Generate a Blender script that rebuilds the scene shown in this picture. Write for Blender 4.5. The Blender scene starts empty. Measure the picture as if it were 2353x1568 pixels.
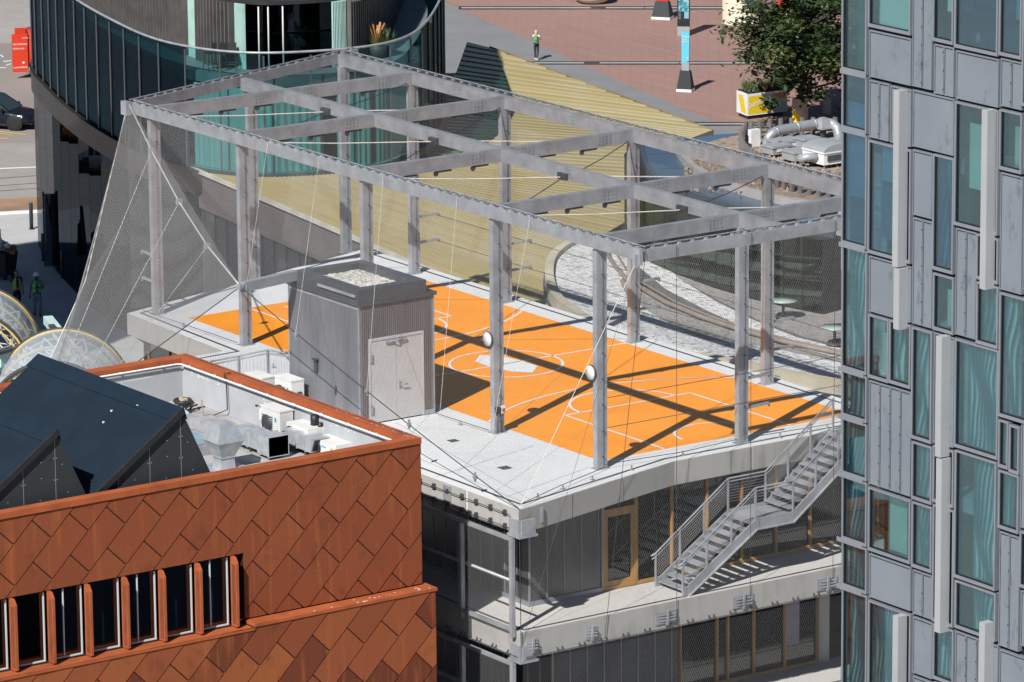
import bpy, math, random
from mathutils import Vector, Matrix
SC = bpy.context.scene; COL = SC.collection; D_ = bpy.data
RND = random.Random(11)
pi = math.pi
GZ = -11.3                                   # street level; the rooftop court is z = 0

# ------------------------------------------------------------------ camera
CF, CP, CR_, CYW = 11823.1876, 0.2334, -0.0081, 2.533
CC = Vector((130.3457, -90.5951, 38.4819))
_d = Vector((math.cos(CP)*math.cos(CYW), math.cos(CP)*math.sin(CYW), -math.sin(CP)))
_r = _d.cross(Vector((0, 0, 1))).normalized(); _u = _r.cross(_d)
_r2 = math.cos(CR_)*_r + math.sin(CR_)*_u; _u2 = -math.sin(CR_)*_r + math.cos(CR_)*_u
def ray(x, y): return _d*CF + (x-1176.5)*_r2 - (y-784.)*_u2
def at(x, y, z):                              # sight line met with the level z
    v = ray(x, y); return CC + v*((z-CC.z)/v.z)
def ony(x, y, Y):
    v = ray(x, y); return CC + v*((Y-CC.y)/v.y)
def onx(x, y, X):
    v = ray(x, y); return CC + v*((X-CC.x)/v.x)
def onview(x, y, P):                           # sight line met with the upright plane through P that faces the camera
    n = Vector((_d.x, _d.y, 0)); v = ray(x, y); return CC + v*((Vector(P)-CC).dot(n)/v.dot(n))
def zp(ox, oy, x, y): return ((ox+x/2.45)/1.632, (oy+y/2.45)/1.632)

# ------------------------------------------------------------------ objects
def tag(o, label=None, cat=None, group=None, kind=None):
    if label: o['label'] = label
    if cat: o['category'] = cat
    if group: o['group'] = group
    if kind: o['kind'] = kind
    return o
def thing(name, label, cat, loc=(0, 0, 0), rz=0, group=None):
    o = D_.objects.new(name, None); COL.objects.link(o); o.empty_display_size = .2
    o.location = loc; o.rotation_euler = (0, 0, rz)
    return tag(o, label, cat, group)
def dup(o, loc=None, rz=None, label=None, parent=None):
    c = o.copy(); COL.objects.link(c)
    if parent is not None: c.parent = parent
    if loc is not None: c.location = loc
    if rz is not None: c.rotation_euler = (0, 0, rz)
    if label: c['label'] = label
    for ch in list(o.children): dup(ch, parent=c)
    return c

class MB:
    def __init__(s): s.v = []; s.f = []; s.sm = []; s.uv = None
    def add(s, vs, fs, smooth=False):
        n = len(s.v); s.v += [tuple(p) for p in vs]
        for f in fs: s.f.append([i+n for i in f]); s.sm.append(smooth)
    def box(s, a, b):
        x0, y0, z0 = a; x1, y1, z1 = b
        s.hexa([(x0, y0, z0), (x1, y0, z0), (x1, y1, z0), (x0, y1, z0), (x0, y0, z1), (x1, y0, z1), (x1, y1, z1), (x0, y1, z1)])
    def hexa(s, p): s.add(p, [(3, 2, 1, 0), (4, 5, 6, 7), (0, 1, 5, 4), (1, 2, 6, 5), (2, 3, 7, 6), (3, 0, 4, 7)])
    def quad(s, *p): s.add(p, [tuple(range(len(p)))])
    def prism(s, poly, z0, z1):
        n = len(poly); a = sum(poly[i][0]*poly[(i+1) % n][1]-poly[(i+1) % n][0]*poly[i][1] for i in range(n))
        if a < 0: poly = poly[::-1]
        s.add([(p[0], p[1], z0) for p in poly]+[(p[0], p[1], z1) for p in poly],
              [tuple(range(n-1, -1, -1)), tuple(range(n, 2*n))]+[(i, (i+1) % n, n+(i+1) % n, n+i) for i in range(n)])
    def extr(s, poly, dvec):                  # any planar polygon pushed along a vector
        n = len(poly); q = [Vector(p) for p in poly]; dv = Vector(dvec)
        s.add([tuple(p) for p in q]+[tuple(p+dv) for p in q],
              [tuple(range(n-1, -1, -1)), tuple(range(n, 2*n))]+[(i, (i+1) % n, n+(i+1) % n, n+i) for i in range(n)])
    def bar(s, p, q, w, h=None, up=(0, 0, 1)):
        p = Vector(p); q = Vector(q); h = h or w; t = (q-p).normalized(); up = Vector(up)
        if abs(t.dot(up)) > .98: up = Vector((1, 0, 0))
        a = t.cross(up).normalized()*(w/2); b = a.cross(t).normalized()*(h/2)
        s.hexa([p-a-b, p+a-b, q+a-b, q-a-b, p-a+b, p+a+b, q+a+b, q-a+b])
    def tube(s, pts, r, n=6, caps=True, closed=False):
        pts = [Vector(p) for p in pts]; m = len(pts); rings = []
        rr = r if isinstance(r, (list, tuple)) else [r]*m
        up = None
        for i in range(m):
            t = (pts[min(i+1, m-1)]-pts[max(i-1, 0)]).normalized()
            if up is None:
                up = Vector((0, 0, 1)) if abs(t.z) < .9 else Vector((1, 0, 0))
            a = t.cross(up).normalized(); b = a.cross(t).normalized(); up = b
            rings.append([pts[i]+(a*math.cos(2*pi*k/n)+b*math.sin(2*pi*k/n))*rr[i] for k in range(n)])
        vs = [p for g in rings for p in g]
        fs = [(i*n+k, i*n+(k+1) % n, (i+1)*n+(k+1) % n, (i+1)*n+k) for i in range(m-1) for k in range(n)]
        if caps: fs += [tuple(range(n-1, -1, -1)), tuple(range((m-1)*n, m*n))]
        s.add(vs, fs, n > 5)
    def wire(s, p, q, r):                     # three-sided strand
        s.tube([p, q], r, 3, caps=False)
    def lathe(s, prof, c=(0, 0, 0), n=16, axis='z'):
        vs = []; m = len(prof)
        for (r, h) in prof:
            for k in range(n):
                x, y = r*math.cos(2*pi*k/n), r*math.sin(2*pi*k/n)
                v = {'z': (x, y, h), 'x': (h, x, y), 'y': (y, h, x)}[axis]
                vs.append((c[0]+v[0], c[1]+v[1], c[2]+v[2]))
        fs = [(i*n+k, i*n+(k+1) % n, (i+1)*n+(k+1) % n, (i+1)*n+k) for i in range(m-1) for k in range(n)]
        fs += [tuple(range(n-1, -1, -1)), tuple(range((m-1)*n, m*n))]
        s.add(vs, fs, True)
    def build(s, name, m, parent=None, loc=None):
        me = D_.meshes.new(name); me.from_pydata(s.v, [], s.f); me.validate()
        if len(me.polygons) == len(s.sm): me.polygons.foreach_set('use_smooth', s.sm)
        me.update()
        o = D_.objects.new(name, me); COL.objects.link(o)
        if m: me.materials.append(m)
        if parent is not None: o.parent = parent
        if loc is not None: o.location = loc
        return o
def bx(name, a, b, m, parent=None):
    k = MB(); k.box(a, b); return k.build(name, m, parent)
def text(name, body, size, m, parent, loc, rot, align='LEFT', ext=.004):
    c = D_.curves.new(name, 'FONT'); c.body = body; c.size = size; c.extrude = ext; c.align_x = align
    q = D_.objects.new(name, c); COL.objects.link(q); me = D_.meshes.new_from_object(q.evaluated_get(bpy.context.evaluated_depsgraph_get()))
    D_.objects.remove(q); o = D_.objects.new(name, me); COL.objects.link(o); me.materials.clear(); me.materials.append(m)
    o.parent = parent; o.location = loc; o.rotation_euler = rot; return o

# ------------------------------------------------------------------ materials
class NT:
    def __init__(s, name):
        s.m = D_.materials.new(name); s.m.use_nodes = True; s.t = s.m.node_tree; s.t.nodes.clear()
        s.out = s.n('ShaderNodeOutputMaterial')
    def n(s, typ, **kw):
        o = s.t.nodes.new(typ)
        for k, v in kw.items():
            if hasattr(o, k) and k not in o.inputs: setattr(o, k, v)
            else: o.inputs[k].default_value = v
        return o
    def l(s, a, b): s.t.links.new(a, b)
    def pos(s, scale=(1, 1, 1), rot=(0, 0, 0)):
        c = s.n('ShaderNodeTexCoord'); mp = s.n('ShaderNodeMapping'); mp.inputs['Scale'].default_value = scale
        mp.inputs['Rotation'].default_value = rot; s.l(c.outputs['Object'], mp.inputs['Vector']); return mp.outputs['Vector']
    def noise(s, vec, scale, detail=4, rough=.55):
        t = s.n('ShaderNodeTexNoise'); t.inputs['Scale'].default_value = scale; t.inputs['Detail'].default_value = detail
        t.inputs['Roughness'].default_value = rough; s.l(vec, t.inputs['Vector']); return t.outputs['Fac']
    def ramp(s, fac, stops):
        r = s.n('ShaderNodeValToRGB'); e = r.color_ramp.elements
        while len(e) < len(stops): e.new(.5)
        for i, (p, c) in enumerate(stops):
            e[i].position = p; e[i].color = (*c, 1) if len(c) == 3 else c
        s.l(fac, r.inputs['Fac']); return r.outputs['Color']
    def mix(s, f, a, b, mode='MIX'):
        m = s.n('ShaderNodeMix', data_type='RGBA', blend_type=mode)
        for v, i in ((f, 0), (a, 6), (b, 7)):
            if hasattr(v, 'is_linked'): s.l(v, m.inputs[i])
            else: m.inputs[i].default_value = v if i == 0 else (*v, 1)
        return m.outputs[2]
    def math(s, op, a, b=0.):
        m = s.n('ShaderNodeMath', operation=op)
        for v, i in ((a, 0), (b, 1)):
            if hasattr(v, 'is_linked'): s.l(v, m.inputs[i])
            else: m.inputs[i].default_value = v
        return m.outputs[0]
    def bump(s, h, strength=.3, dist=.02):
        b = s.n('ShaderNodeBump'); b.inputs['Strength'].default_value = strength; b.inputs['Distance'].default_value = dist
        s.l(h, b.inputs['Height']); return b.outputs['Normal']
    def bsdf(s, col, rough=.6, metal=0., normal=None, spec=.5):
        p = s.n('ShaderNodeBsdfPrincipled'); p.inputs['Metallic'].default_value = metal; p.inputs['Specular IOR Level'].default_value = spec
        for v, k in ((col, 'Base Color'), (rough, 'Roughness')):
            if hasattr(v, 'is_linked'): s.l(v, p.inputs[k])
            else: p.inputs[k].default_value = (*v, 1) if k == 'Base Color' else v
        if normal is not None: s.l(normal, p.inputs['Normal'])
        s.l(p.outputs[0], s.out.inputs['Surface']); return p
def mul(c, k): return tuple(min(1., x*k) for x in c)
def mat(name, c, rough=.6, metal=0., var=.12, scale=2., bump=0., bscale=60., stretch=(1, 1, 1), spec=.5):
    t = NT(name); v = t.pos(stretch)
    f = t.noise(v, scale, 5); col = t.ramp(f, [(.3, mul(c, 1-var)), (.7, mul(c, 1+var))])
    nm = t.bump(t.noise(v, bscale, 2), bump, .01) if bump else None
    t.bsdf(col, rough, metal, nm, spec); return t.m
def plain(name, c, rough=.5, metal=0.):
    t = NT(name); t.bsdf(c, rough, metal); return t.m
def glass(name, tint, refl, gl=(1, 1, 1), rough=.0, wav=0., wscale=1., stretch=(1, 1, 1), fres=.6):
    t = NT(name); tr = t.n('ShaderNodeBsdfTransparent'); tr.inputs[0].default_value = (*tint, 1)
    g = t.n('ShaderNodeBsdfGlossy'); g.inputs['Color'].default_value = (*gl, 1); g.inputs['Roughness'].default_value = rough
    lw = t.n('ShaderNodeLayerWeight'); lw.inputs['Blend'].default_value = .25
    if wav:
        nm = t.bump(t.noise(t.pos(stretch), wscale, 1), wav, .05); t.l(nm, g.inputs['Normal'])
    f = t.math('ADD', t.math('MULTIPLY', lw.outputs['Fresnel'], fres), refl)
    m = t.n('ShaderNodeMixShader'); t.l(f, m.inputs[0]); t.l(tr.outputs[0], m.inputs[1]); t.l(g.outputs[0], m.inputs[2])
    t.l(m.outputs[0], t.out.inputs['Surface']); return t.m

def concrete(name, c, stain=.18):
    t = NT(name); v = t.pos(); a = t.noise(v, .7, 6, .6); b = t.noise(t.pos((3, 3, .35)), 1.3, 4)
    f = t.math('ADD', t.math('MULTIPLY', a, .6), t.math('MULTIPLY', b, .4))
    col = t.ramp(f, [(.32, mul(c, 1-stain)), (.5, c), (.7, mul(c, 1.06))])
    fine = t.noise(v, 45, 3); col = t.mix(.12, col, t.ramp(fine, [(.3, mul(c, .75)), (.7, mul(c, 1.15))]))
    t.bsdf(col, .8, 0, t.bump(fine, .15, .01)); return t.m
M = {}
M['deck'] = concrete('pale_deck_concrete', (.67, .675, .67), .09)
M['conc'] = concrete('fascia_concrete', (.42, .405, .38), .3)
M['conc_floor'] = concrete('terrace_floor_concrete', (.58, .555, .52), .10)
M['steel'] = mat('galvanised_steel', (.36, .375, .40), .45, .25, .2, 2.2, .12, 30)
M['steel_dk'] = mat('dark_steel', (.10, .105, .115), .5, .5, .2)
M['rod'] = plain('dark_cable', (.07, .075, .08), .5, .5)
M['rope'] = mat('pale_rope', (.62, .61, .58), .6, 0, .2, 30)
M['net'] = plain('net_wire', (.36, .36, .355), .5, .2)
M['drain'] = mat('drain_grating', (.10, .105, .115), .5, .4, .4, 30)
M['white'] = mat('white_paint', (.78, .78, .77), .5, 0, .06, 3)
M['offwhite'] = mat('white_unit_paint', (.72, .72, .70), .45, 0, .06, 3)
M['black'] = mat('black_plastic', (.02, .021, .023), .5, 0, .2)
M['timber'] = mat('timber_frame', (.42, .23, .075), .55, 0, .2, 6, 0, 60, (1, 1, .15))
M['galv'] = mat('bright_galvanised_sheet', (.50, .53, .56), .36, .35, .2, 3.5)
M['alu'] = mat('grey_aluminium_frame', (.30, .32, .355), .4, .4, .06)
M['gasket'] = plain('black_gasket', (.012, .013, .016), .6)
M['red'] = plain('red_plastic', (.6, .03, .02), .5)

# orange court: rolled paint with wear
t = NT('orange_court_paint'); v = t.pos()
col = t.ramp(t.noise(v, .35, 6, .65), [(.3, (.86, .295, .022)), (.55, (.93, .335, .028)), (.75, (.92, .355, .045))])
col = t.mix(t.math('MULTIPLY', t.noise(v, 14, 4), .22), col, (.70, .22, .035))
sc_ = t.noise(t.pos((.5, 1.6, 1), (0, 0, .5)), 1.6, 7, .75); col = t.mix(t.ramp(sc_, [(.56, (0, 0, 0)), (.72, (.35, .35, .35))]), col, (.60, .25, .08))
t.bsdf(col, .7, 0, t.bump(t.noise(v, 90, 2), .2, .005), .3); M['orange'] = t.m

# ribbed dark cladding (brushed, thin vertical ribs)
def ribbed(name, c, axis, pitch=.12, rough=.35, metal=.75, vary=.2, strength=.5):
    t = NT(name); sc = [0, 0, 0]; sc[axis] = 1.
    v = t.pos(tuple(sc)); w = t.n('ShaderNodeTexWave', wave_type='BANDS', bands_direction='XYZ'[axis]); w.inputs['Scale'].default_value = .314/pitch
    w.inputs['Distortion'].default_value = 0.; t.l(v, w.inputs['Vector'])
    n = t.noise(t.pos((1.5, 1.5, .25)), 1.2, 4)
    col = t.ramp(n, [(.3, mul(c, 1-vary)), (.7, mul(c, 1+vary))])
    t.bsdf(col, rough, metal, t.bump(w.outputs['Fac'], strength, pitch*.35)); return t.m
M['lift_x'] = ribbed('lift_cladding_grey', (.25, .255, .28), 0, .07, .42, .35)
M['lift_y'] = ribbed('lift_cladding_mauve', (.185, .165, .17), 1, .07, .5, .35)
M['parapet'] = mat('dark_parapet_metal', (.13, .137, .15), .4, .5, .12, 3)
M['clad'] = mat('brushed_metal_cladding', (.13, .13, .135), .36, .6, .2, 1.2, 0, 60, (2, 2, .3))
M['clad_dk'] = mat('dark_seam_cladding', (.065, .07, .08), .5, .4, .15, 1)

# gravel
def gravel(name, c, scale, dark=.5):
    t = NT(name); v = t.pos(); vo = t.n('ShaderNodeTexVoronoi'); vo.inputs['Scale'].default_value = scale; t.l(v, vo.inputs['Vector'])
    sep = t.n('ShaderNodeSeparateColor'); t.l(vo.outputs['Color'], sep.inputs[0])
    col = t.ramp(sep.outputs[0], [(.0, mul(c, dark)), (.35, mul(c, .9)), (1., mul(c, 1.12))])
    col = t.mix(.3, col, t.ramp(t.noise(v, .8, 5), [(.35, mul(c, .75)), (.65, mul(c, 1.1))]))
    t.bsdf(col, .85, 0, t.bump(vo.outputs['Distance'], .9, .05)); return t.m
M['gravel_w'] = gravel('white_gravel', (.64, .64, .63), 7, .3)
M['gravel_g'] = gravel('grey_gravel', (.30, .285, .265), 9)
M['gravel_c'] = gravel('cream_gravel', (.55, .53, .48), 14)
M['gravel_b'] = gravel('brown_stones', (.34, .26, .20), 5, .35)

# corten: every tile its own tone, rain streaks, scuffs
def corten(name, dark):
    t = NT(name); g = t.n('ShaderNodeNewGeometry'); r = g.outputs['Random Per Island']
    base = t.ramp(r, [(0, (.10*dark, .025*dark, .014*dark)), (.2, (.265, .068, .030)), (.6, (.305, .082, .034)), (.88, (.345, .098, .038)), (1, (.42, .135, .042))])
    v = t.pos(); st = t.noise(t.pos((2.2, 2.2, .16)), 1.6, 5, .6); sp = t.noise(v, 1.1, 6, .7)
    col = t.mix(t.math('MULTIPLY', st, .5), base, (.19, .040, .016))
    col = t.mix(t.ramp(st, [(.53, (0, 0, 0)), (.70, (.8, .8, .8))]), col, (.42, .125, .04))
    col = t.mix(t.ramp(sp, [(.55, (0, 0, 0)), (.75, (.8, .8, .8))]), col, (.10, .032, .022))
    col = t.mix(.25, col, t.ramp(t.noise(v, 38, 3), [(.3, (.12, .035, .015)), (.7, (.36, .11, .04))]))
    t.bsdf(col, .75, .1, t.bump(t.noise(v, 60, 3), .2, .01), .3); return t.m
M['corten'] = corten('weathered_corten_tiles', 1.)
M['corten2'] = corten('streaked_corten_tiles', .55)
M['corten_cap'] = mat('orange_corten_cap', (.40, .098, .030), .7, .1, .2, 1.4, .1, 50)
M['joint'] = plain('dark_joint_backing', (.035, .011, .006), .8)
# ================================================================== ground, plaza, street
t = NT('street_concrete'); v = t.pos(); f = t.noise(v, .09, 7, .6); g = t.noise(v, 1.2, 5)
col = t.ramp(f, [(.35, (.30, .275, .25)), (.65, (.37, .34, .31))]); col = t.mix(.3, col, t.ramp(g, [(.3, (.25, .235, .22)), (.7, (.40, .375, .35))]))
t.bsdf(col, .85, 0, t.bump(g, .1, .02)); M['street'] = t.m
k = MB(); k.add([(-900, -700, GZ), (700, -700, GZ), (700, 900, GZ), (-900, 900, GZ)], [(0, 1, 2, 3)]); tag(k.build('ground', M['street']), kind='structure')
DIRP = math.atan2(1.34, 1)
t = NT('red_plaza_brick'); v = t.pos((.10, 1.9, 1), (0, 0, -DIRP)); s1 = t.noise(v, 1.5, 5, .6); s2 = t.noise(t.pos((.35, 6, 1), (0, 0, -DIRP)), 1.3, 3, .6); big = t.noise(t.pos(), .05, 4)
col = t.ramp(s1, [(.3, (.27, .155, .128)), (.55, (.315, .188, .157)), (.75, (.36, .225, .19))])
col = t.mix(t.ramp(s2, [(.60, (0, 0, 0)), (.78, (.75, .75, .75))]), col, (.47, .33, .28)); col = t.mix(.35, col, t.ramp(big, [(.35, (.27, .165, .14)), (.65, (.37, .23, .19))]))
br = t.n('ShaderNodeTexBrick'); br.inputs['Scale'].default_value = 1.; br.inputs['Mortar Size'].default_value = .02; br.inputs['Brick Width'].default_value = 1.2; br.inputs['Row Height'].default_value = .22
t.l(t.pos((1, 1, 1), (0, 0, -DIRP)), br.inputs['Vector']); col = t.mix(t.math('MULTIPLY', br.outputs['Fac'], .35), col, (.12, .07, .06))
t.bsdf(col, .85); M['brick'] = t.m
def sheet(name, pts, z, m):
    k = MB(); k.add([tuple(Vector((p.x, p.y, z))) for p in pts], [tuple(range(len(pts)))]); o = k.build(name, m); tag(o, kind='structure'); return o
g_ = lambda x, y: at(x, y, GZ)
sheet('plaza', [g_(1000, 420), g_(2300, 420), g_(2300, -420), g_(1000, -420)], GZ+.004, M['brick'])
M['slabs'] = mat('grey_path_slabs', (.215, .215, .22), .8, 0, .10, .35, .1, 30)
sheet('path', [g_(960, -22), g_(1073, 30), g_(1176, 75), g_(1314, 139), g_(1421, 186), g_(1644, 282), g_(1760, 330), g_(1760, 400), g_(1000, 400)], GZ+.008, M['slabs'])
sheet('path', [g_(1640, 283), g_(1650, 298), g_(1900, 300), g_(1900, 290)], GZ+.0095, M['slabs'])
sheet('path', [g_(1800, 14), g_(1850, 10), g_(1790, 60), g_(1740, 46)], GZ+.008, M['slabs'])
def strip(y0, y1, spans):
    sheet('drain', [g_(spans[0][0]-6, y1), g_(spans[-1][1]+6, y1), g_(spans[-1][1]+6, y0), g_(spans[0][0]-6, y0)], GZ+.012, M['rod'])
    ym = (y0+y1)/2
    for a, b in spans: sheet('drain', [g_(a, ym+1.1), g_(b, ym+1.1), g_(b, ym-1.3), g_(a, ym-1.3)], GZ+.016, M['conc'])
strip(15, 22.6, [(1060, 1357), (1392, 1480), (1482, 1700)]); strip(141.5, 149.5, [(1225, 1342), (1378, 1560), (1562, 1760)]); strip(281, 290.5, [(1600, 1755)])
# street side: dirt strip, pale paving, painted lines
M['dirt'] = mat('orange_dirt', (.30, .19, .12), .95, 0, .3, .5, .3, 8)
M['pave'] = concrete('pale_street_paving', (.44, .44, .43), .2)
sheet('dirt_strip', [g_(-80, 500), g_(100, 487), g_(100, 452), g_(-80, 462)], GZ+.006, M['dirt'])
sheet('pavement', [g_(-300, 900), g_(500, 900), g_(400, 560), g_(120, 488), g_(-300, 510)], GZ+.005, M['pave'])
k = MB(); a, b = g_(-60, 497), g_(96, 488); k.bar((a.x, a.y, GZ+.06), (b.x, b.y, GZ+.06), .18, .12); tag(k.build('kerb', M['white']), kind='structure')
M['ylw'] = plain('yellow_road_paint', (.62, .42, .06), .7)
for (pts, m) in (([(-10, 387), (92, 383), (92, 385.5), (-10, 390)], M['white']), ([(-10, 301), (60, 309), (58, 310.5), (-10, 303)], M['ylw']), ([(-10, 317), (18, 318), (18, 320), (-10, 319)], M['ylw']), ([(-10, 305), (30, 311), (28, 312), (-10, 307)], M['ylw']),
        ([(2, 126), (9, 131), (7, 133), (0, 128)], M['white']), ([(8, 141), (26, 139), (26, 141), (8, 143)], M['white']), ([(-4, 155), (14, 156), (14, 157.5), (-4, 157)], M['white']), ([(14, 150), (26, 146), (26, 148), (14, 152)], M['white'])):
    sheet('road_marking', [g_(*p) for p in pts], GZ+.010, m)
sheet('road', [g_(-200, 330), g_(105, 330), g_(105, 100), g_(-200, 100)], GZ+.003, mat('warm_asphalt', (.27, .235, .215), .9, 0, .12, .15, .15, 12))
for (px, y) in ((5, 415), (30, 430), (-20, 446)):
    a, b = g_(px-60, y), g_(px+120, y-14); d = (b-a).normalized(); w = Vector((-d.y, d.x, 0))*.03
    k = MB(); k.add([tuple(Vector((*(a-w).xy, GZ+.012))), tuple(Vector((*(b-w).xy, GZ+.012))), tuple(Vector((*(b+w).xy, GZ+.012))), tuple(Vector((*(a+w).xy, GZ+.012)))], [(0, 1, 2, 3)]); tag(k.build('paving_joint', M['drain']), kind='structure')
# ================================================================== the court building (axis-aligned, z = 0 on the roof)
L1, L2, L3 = -3.65, -7.3, -10.95
cb = thing('court_building', 'concrete building with an orange sports court painted on its roof and stepped open terraces', 'building', (0, 0, GZ))
def cpart(name, mb, m, parent=cb):
    return mb.build(name, m, parent, (0, 0, -GZ) if parent is cb else None)
SLAB = [(-13.4, -5.95), (-6.9, -6.25), (-6.7, -9.75), (14.65, -9.75), (12.9, -3.0), (12.9, 5.65), (-17.0, 5.9)]
k = MB(); k.prism(SLAB, -.66, 0); cpart('roof_slab', k, M['deck'])
# thin fascia skin, slightly proud, cast in panels
k = MB(); n = len(SLAB)
def off(i, d):
    p0, p1, p2 = Vector(SLAB[i-1]), Vector(SLAB[i]), Vector(SLAB[(i+1) % n])
    e1 = (p1-p0).normalized(); e2 = (p2-p1).normalized(); n1 = Vector((e1.y, -e1.x)); n2 = Vector((e2.y, -e2.x))
    b = (n1+n2).normalized(); return p1+b*(d/max(.3, b.dot(n1)))
for i in range(n):
    a, b = off(i, .03), off((i+1) % n, .03); a2, b2 = off(i, .0), off((i+1) % n, .0); Ld = (b-a).length; m_ = max(1, round(Ld/2.6))
    for j in range(m_):
        s0, s1 = j/m_+.003*(j > 0), (j+1)/m_-.003*(j < m_-1)
        P = [a.lerp(b, s0), a.lerp(b, s1), a2.lerp(b2, s1), a2.lerp(b2, s0)]
        k.prism([tuple(p) for p in P], -.72, -.008)
cpart('roof_fascia', k, M['conc'])
k = MB()                                     # slot drain running round just inside the edge
for i in range(n):
    a, b = off(i, -.30), off((i+1) % n, -.30); a2, b2 = off(i, -.40), off((i+1) % n, -.40)
    k.add([(a.x, a.y, .005), (b.x, b.y, .005), (b2.x, b2.y, .005), (a2.x, a2.y, .005)], [(0, 1, 2, 3)])
for (x, y, w) in ((6.9, -7.0, .3), (10.4, -7.6, .35)):
    k.add([(x, y, .005), (x+w, y, .005), (x+w, y+w, .005), (x, y+w, .005)], [(0, 1, 2, 3)])
cpart('drain_channel', k, M['drain'])
k = MB(); k.add([(-11.62, -4.72, .004), (11.62, -4.72, .004), (11.62, 4.72, .004), (-11.62, 4.72, .004)], [(0, 1, 2, 3)])
court = cpart('orange_court', k, M['orange'])
# painted lines and the white emblem
LZ = .009; LW = .08
def ln(a, b):
    k = MB(); a = Vector(a); b = Vector(b); t = (b-a).normalized(); nn = Vector((-t.y, t.x))*(LW/2)
    k.add([(*(a-nn), LZ), (*(b-nn), LZ), (*(b+nn), LZ), (*(a+nn), LZ)], [(0, 1, 2, 3)]); cpart('court_line', k, M['white'])
def arc(c, r, a0, a1, n=48):
    k = MB()
    for i in range(n):
        p = [a0+(a1-a0)*(i+q)/n for q in (0, 1)]
        k.add([(c[0]+(r+s)*math.cos(q), c[1]+(r+s)*math.sin(q), LZ) for q, s in ((p[0], -LW/2), (p[0], LW/2), (p[1], LW/2), (p[1], -LW/2))], [(0, 1, 2, 3)])
    cpart('court_line', k, M['white'])
ln((0, -4.72), (0, -.62)); ln((0, .64), (0, 4.72)); arc((0, 0), 1.8, 0, 2*pi, 80)
for s in (1, -1):
    ln((s*6.55, -2.4), (s*6.55, 2.4)); ln((s*6.55, -2.375), (s*11.6, -2.375)); ln((s*6.55, 2.375), (s*11.6, 2.375))
    arc((s*6.55, 0), 1.8, pi/2 if s > 0 else -pi/2, 1.5*pi if s > 0 else pi/2)
    a = math.asin(4.71/7.15); arc((s*11.2, 0), 7.15, pi-a if s > 0 else -a, pi+a if s > 0 else a)
    arc((s*11.05, 0), 1.27, pi/2 if s > 0 else -pi/2, 1.5*pi if s > 0 else pi/2)
    ln((s*5.4, -1.05), (s*5.4, 1.05)) if False else None
k = MB(); E1 = [(-.02, -.63), (.96, -.47), (1.47, -.01), (.85, .62), (-.03, .63)]
k.add([(x, y, .0085) for x, y in E1], [tuple(range(5))]); cpart('white_court_emblem', k, M['white']); k = MB(); k.add([(-x, -y, .0085) for x, y in E1], [tuple(range(5))])
cpart('white_court_emblem', k, M['white'])
# little cable studs round the deck
k = MB()
for (x, y) in [(-10.6, -5.5), (-4, -6.2), (13.6, -7.5), (13.25, -6.2), (13.0, -4.6), (12.55, -2.4), (12.6, 1.2), (12.6, 3.0), (5.6, -5.6), (13.9, -8.6)]:
    k.bar((x, y, 0), (x, y, .14), .04); k.box((x-.09, y-.05, .0), (x+.09, y+.05, .015))
cpart('cable_stud', k, M['steel'])
k = MB()
for pts in ([(14.5, -9.6, .12), (13.55, -7.5, .13), (12.55, -5.2, .1)], [(12.5, -5.2, .16), (12.6, -2.4, .13), (12.45, -.3, .15)], [(12.5, 0, .16), (12.6, 3, .13), (12.5, 5, .15)], [(-13, -5.6, .12), (-7.2, -5.55, .12)], [(4.3, -5.6, .1), (7, -5.5, .1)]):
    k.tube(pts, .012, 4)
cpart('edge_cable', k, M['rod'])

# score joints in the deck screed and a row of clips along the front edge
k = MB()
for (a, b) in (((4.2, -7.0), (14.0, -8.9)), ((9.0, -5.3), (10.2, -9.6)), ((12.0, -5.4), (13.3, -9.3)), ((4.0, -8.6), (13.9, -9.2)), ((-11, 4.9), (-11, 5.6)), ((-2, 4.9), (-2, 5.6)), ((6, 4.9), (6, 5.6))):
    a = Vector(a); b = Vector(b); t_ = (b-a).normalized(); w = Vector((-t_.y, t_.x))*.010; k.add([(*(a-w), .004), (*(b-w), .004), (*(b+w), .004), (*(a+w), .004)], [(0, 1, 2, 3)])
cpart('screed_joint', k, mat('joint_grey', (.30, .31, .31), .8))
k = MB()
x = 14.0
while x > 4.5:
    for z in (-.20, -.60): k.box((x-.05, -9.86, z-.07), (x+.05, -9.782, z+.07)); k.bar((x-.1, -9.86, z-.05), (x+.1, -9.86, z+.03), .03)
    x -= .72
k.tube([(14.3, -9.87, -.2), (4, -9.87, -.2)], .014, 4); k.tube([(14.3, -9.87, -.6), (4, -9.87, -.6)], .014, 4); cpart('net_clip', k, M['steel_dk'])
k = MB(); k.box((10.9, -9.84, -.66), (11.25, -9.782, -.05)); cpart('corner_plate', k, M['steel'])
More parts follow.
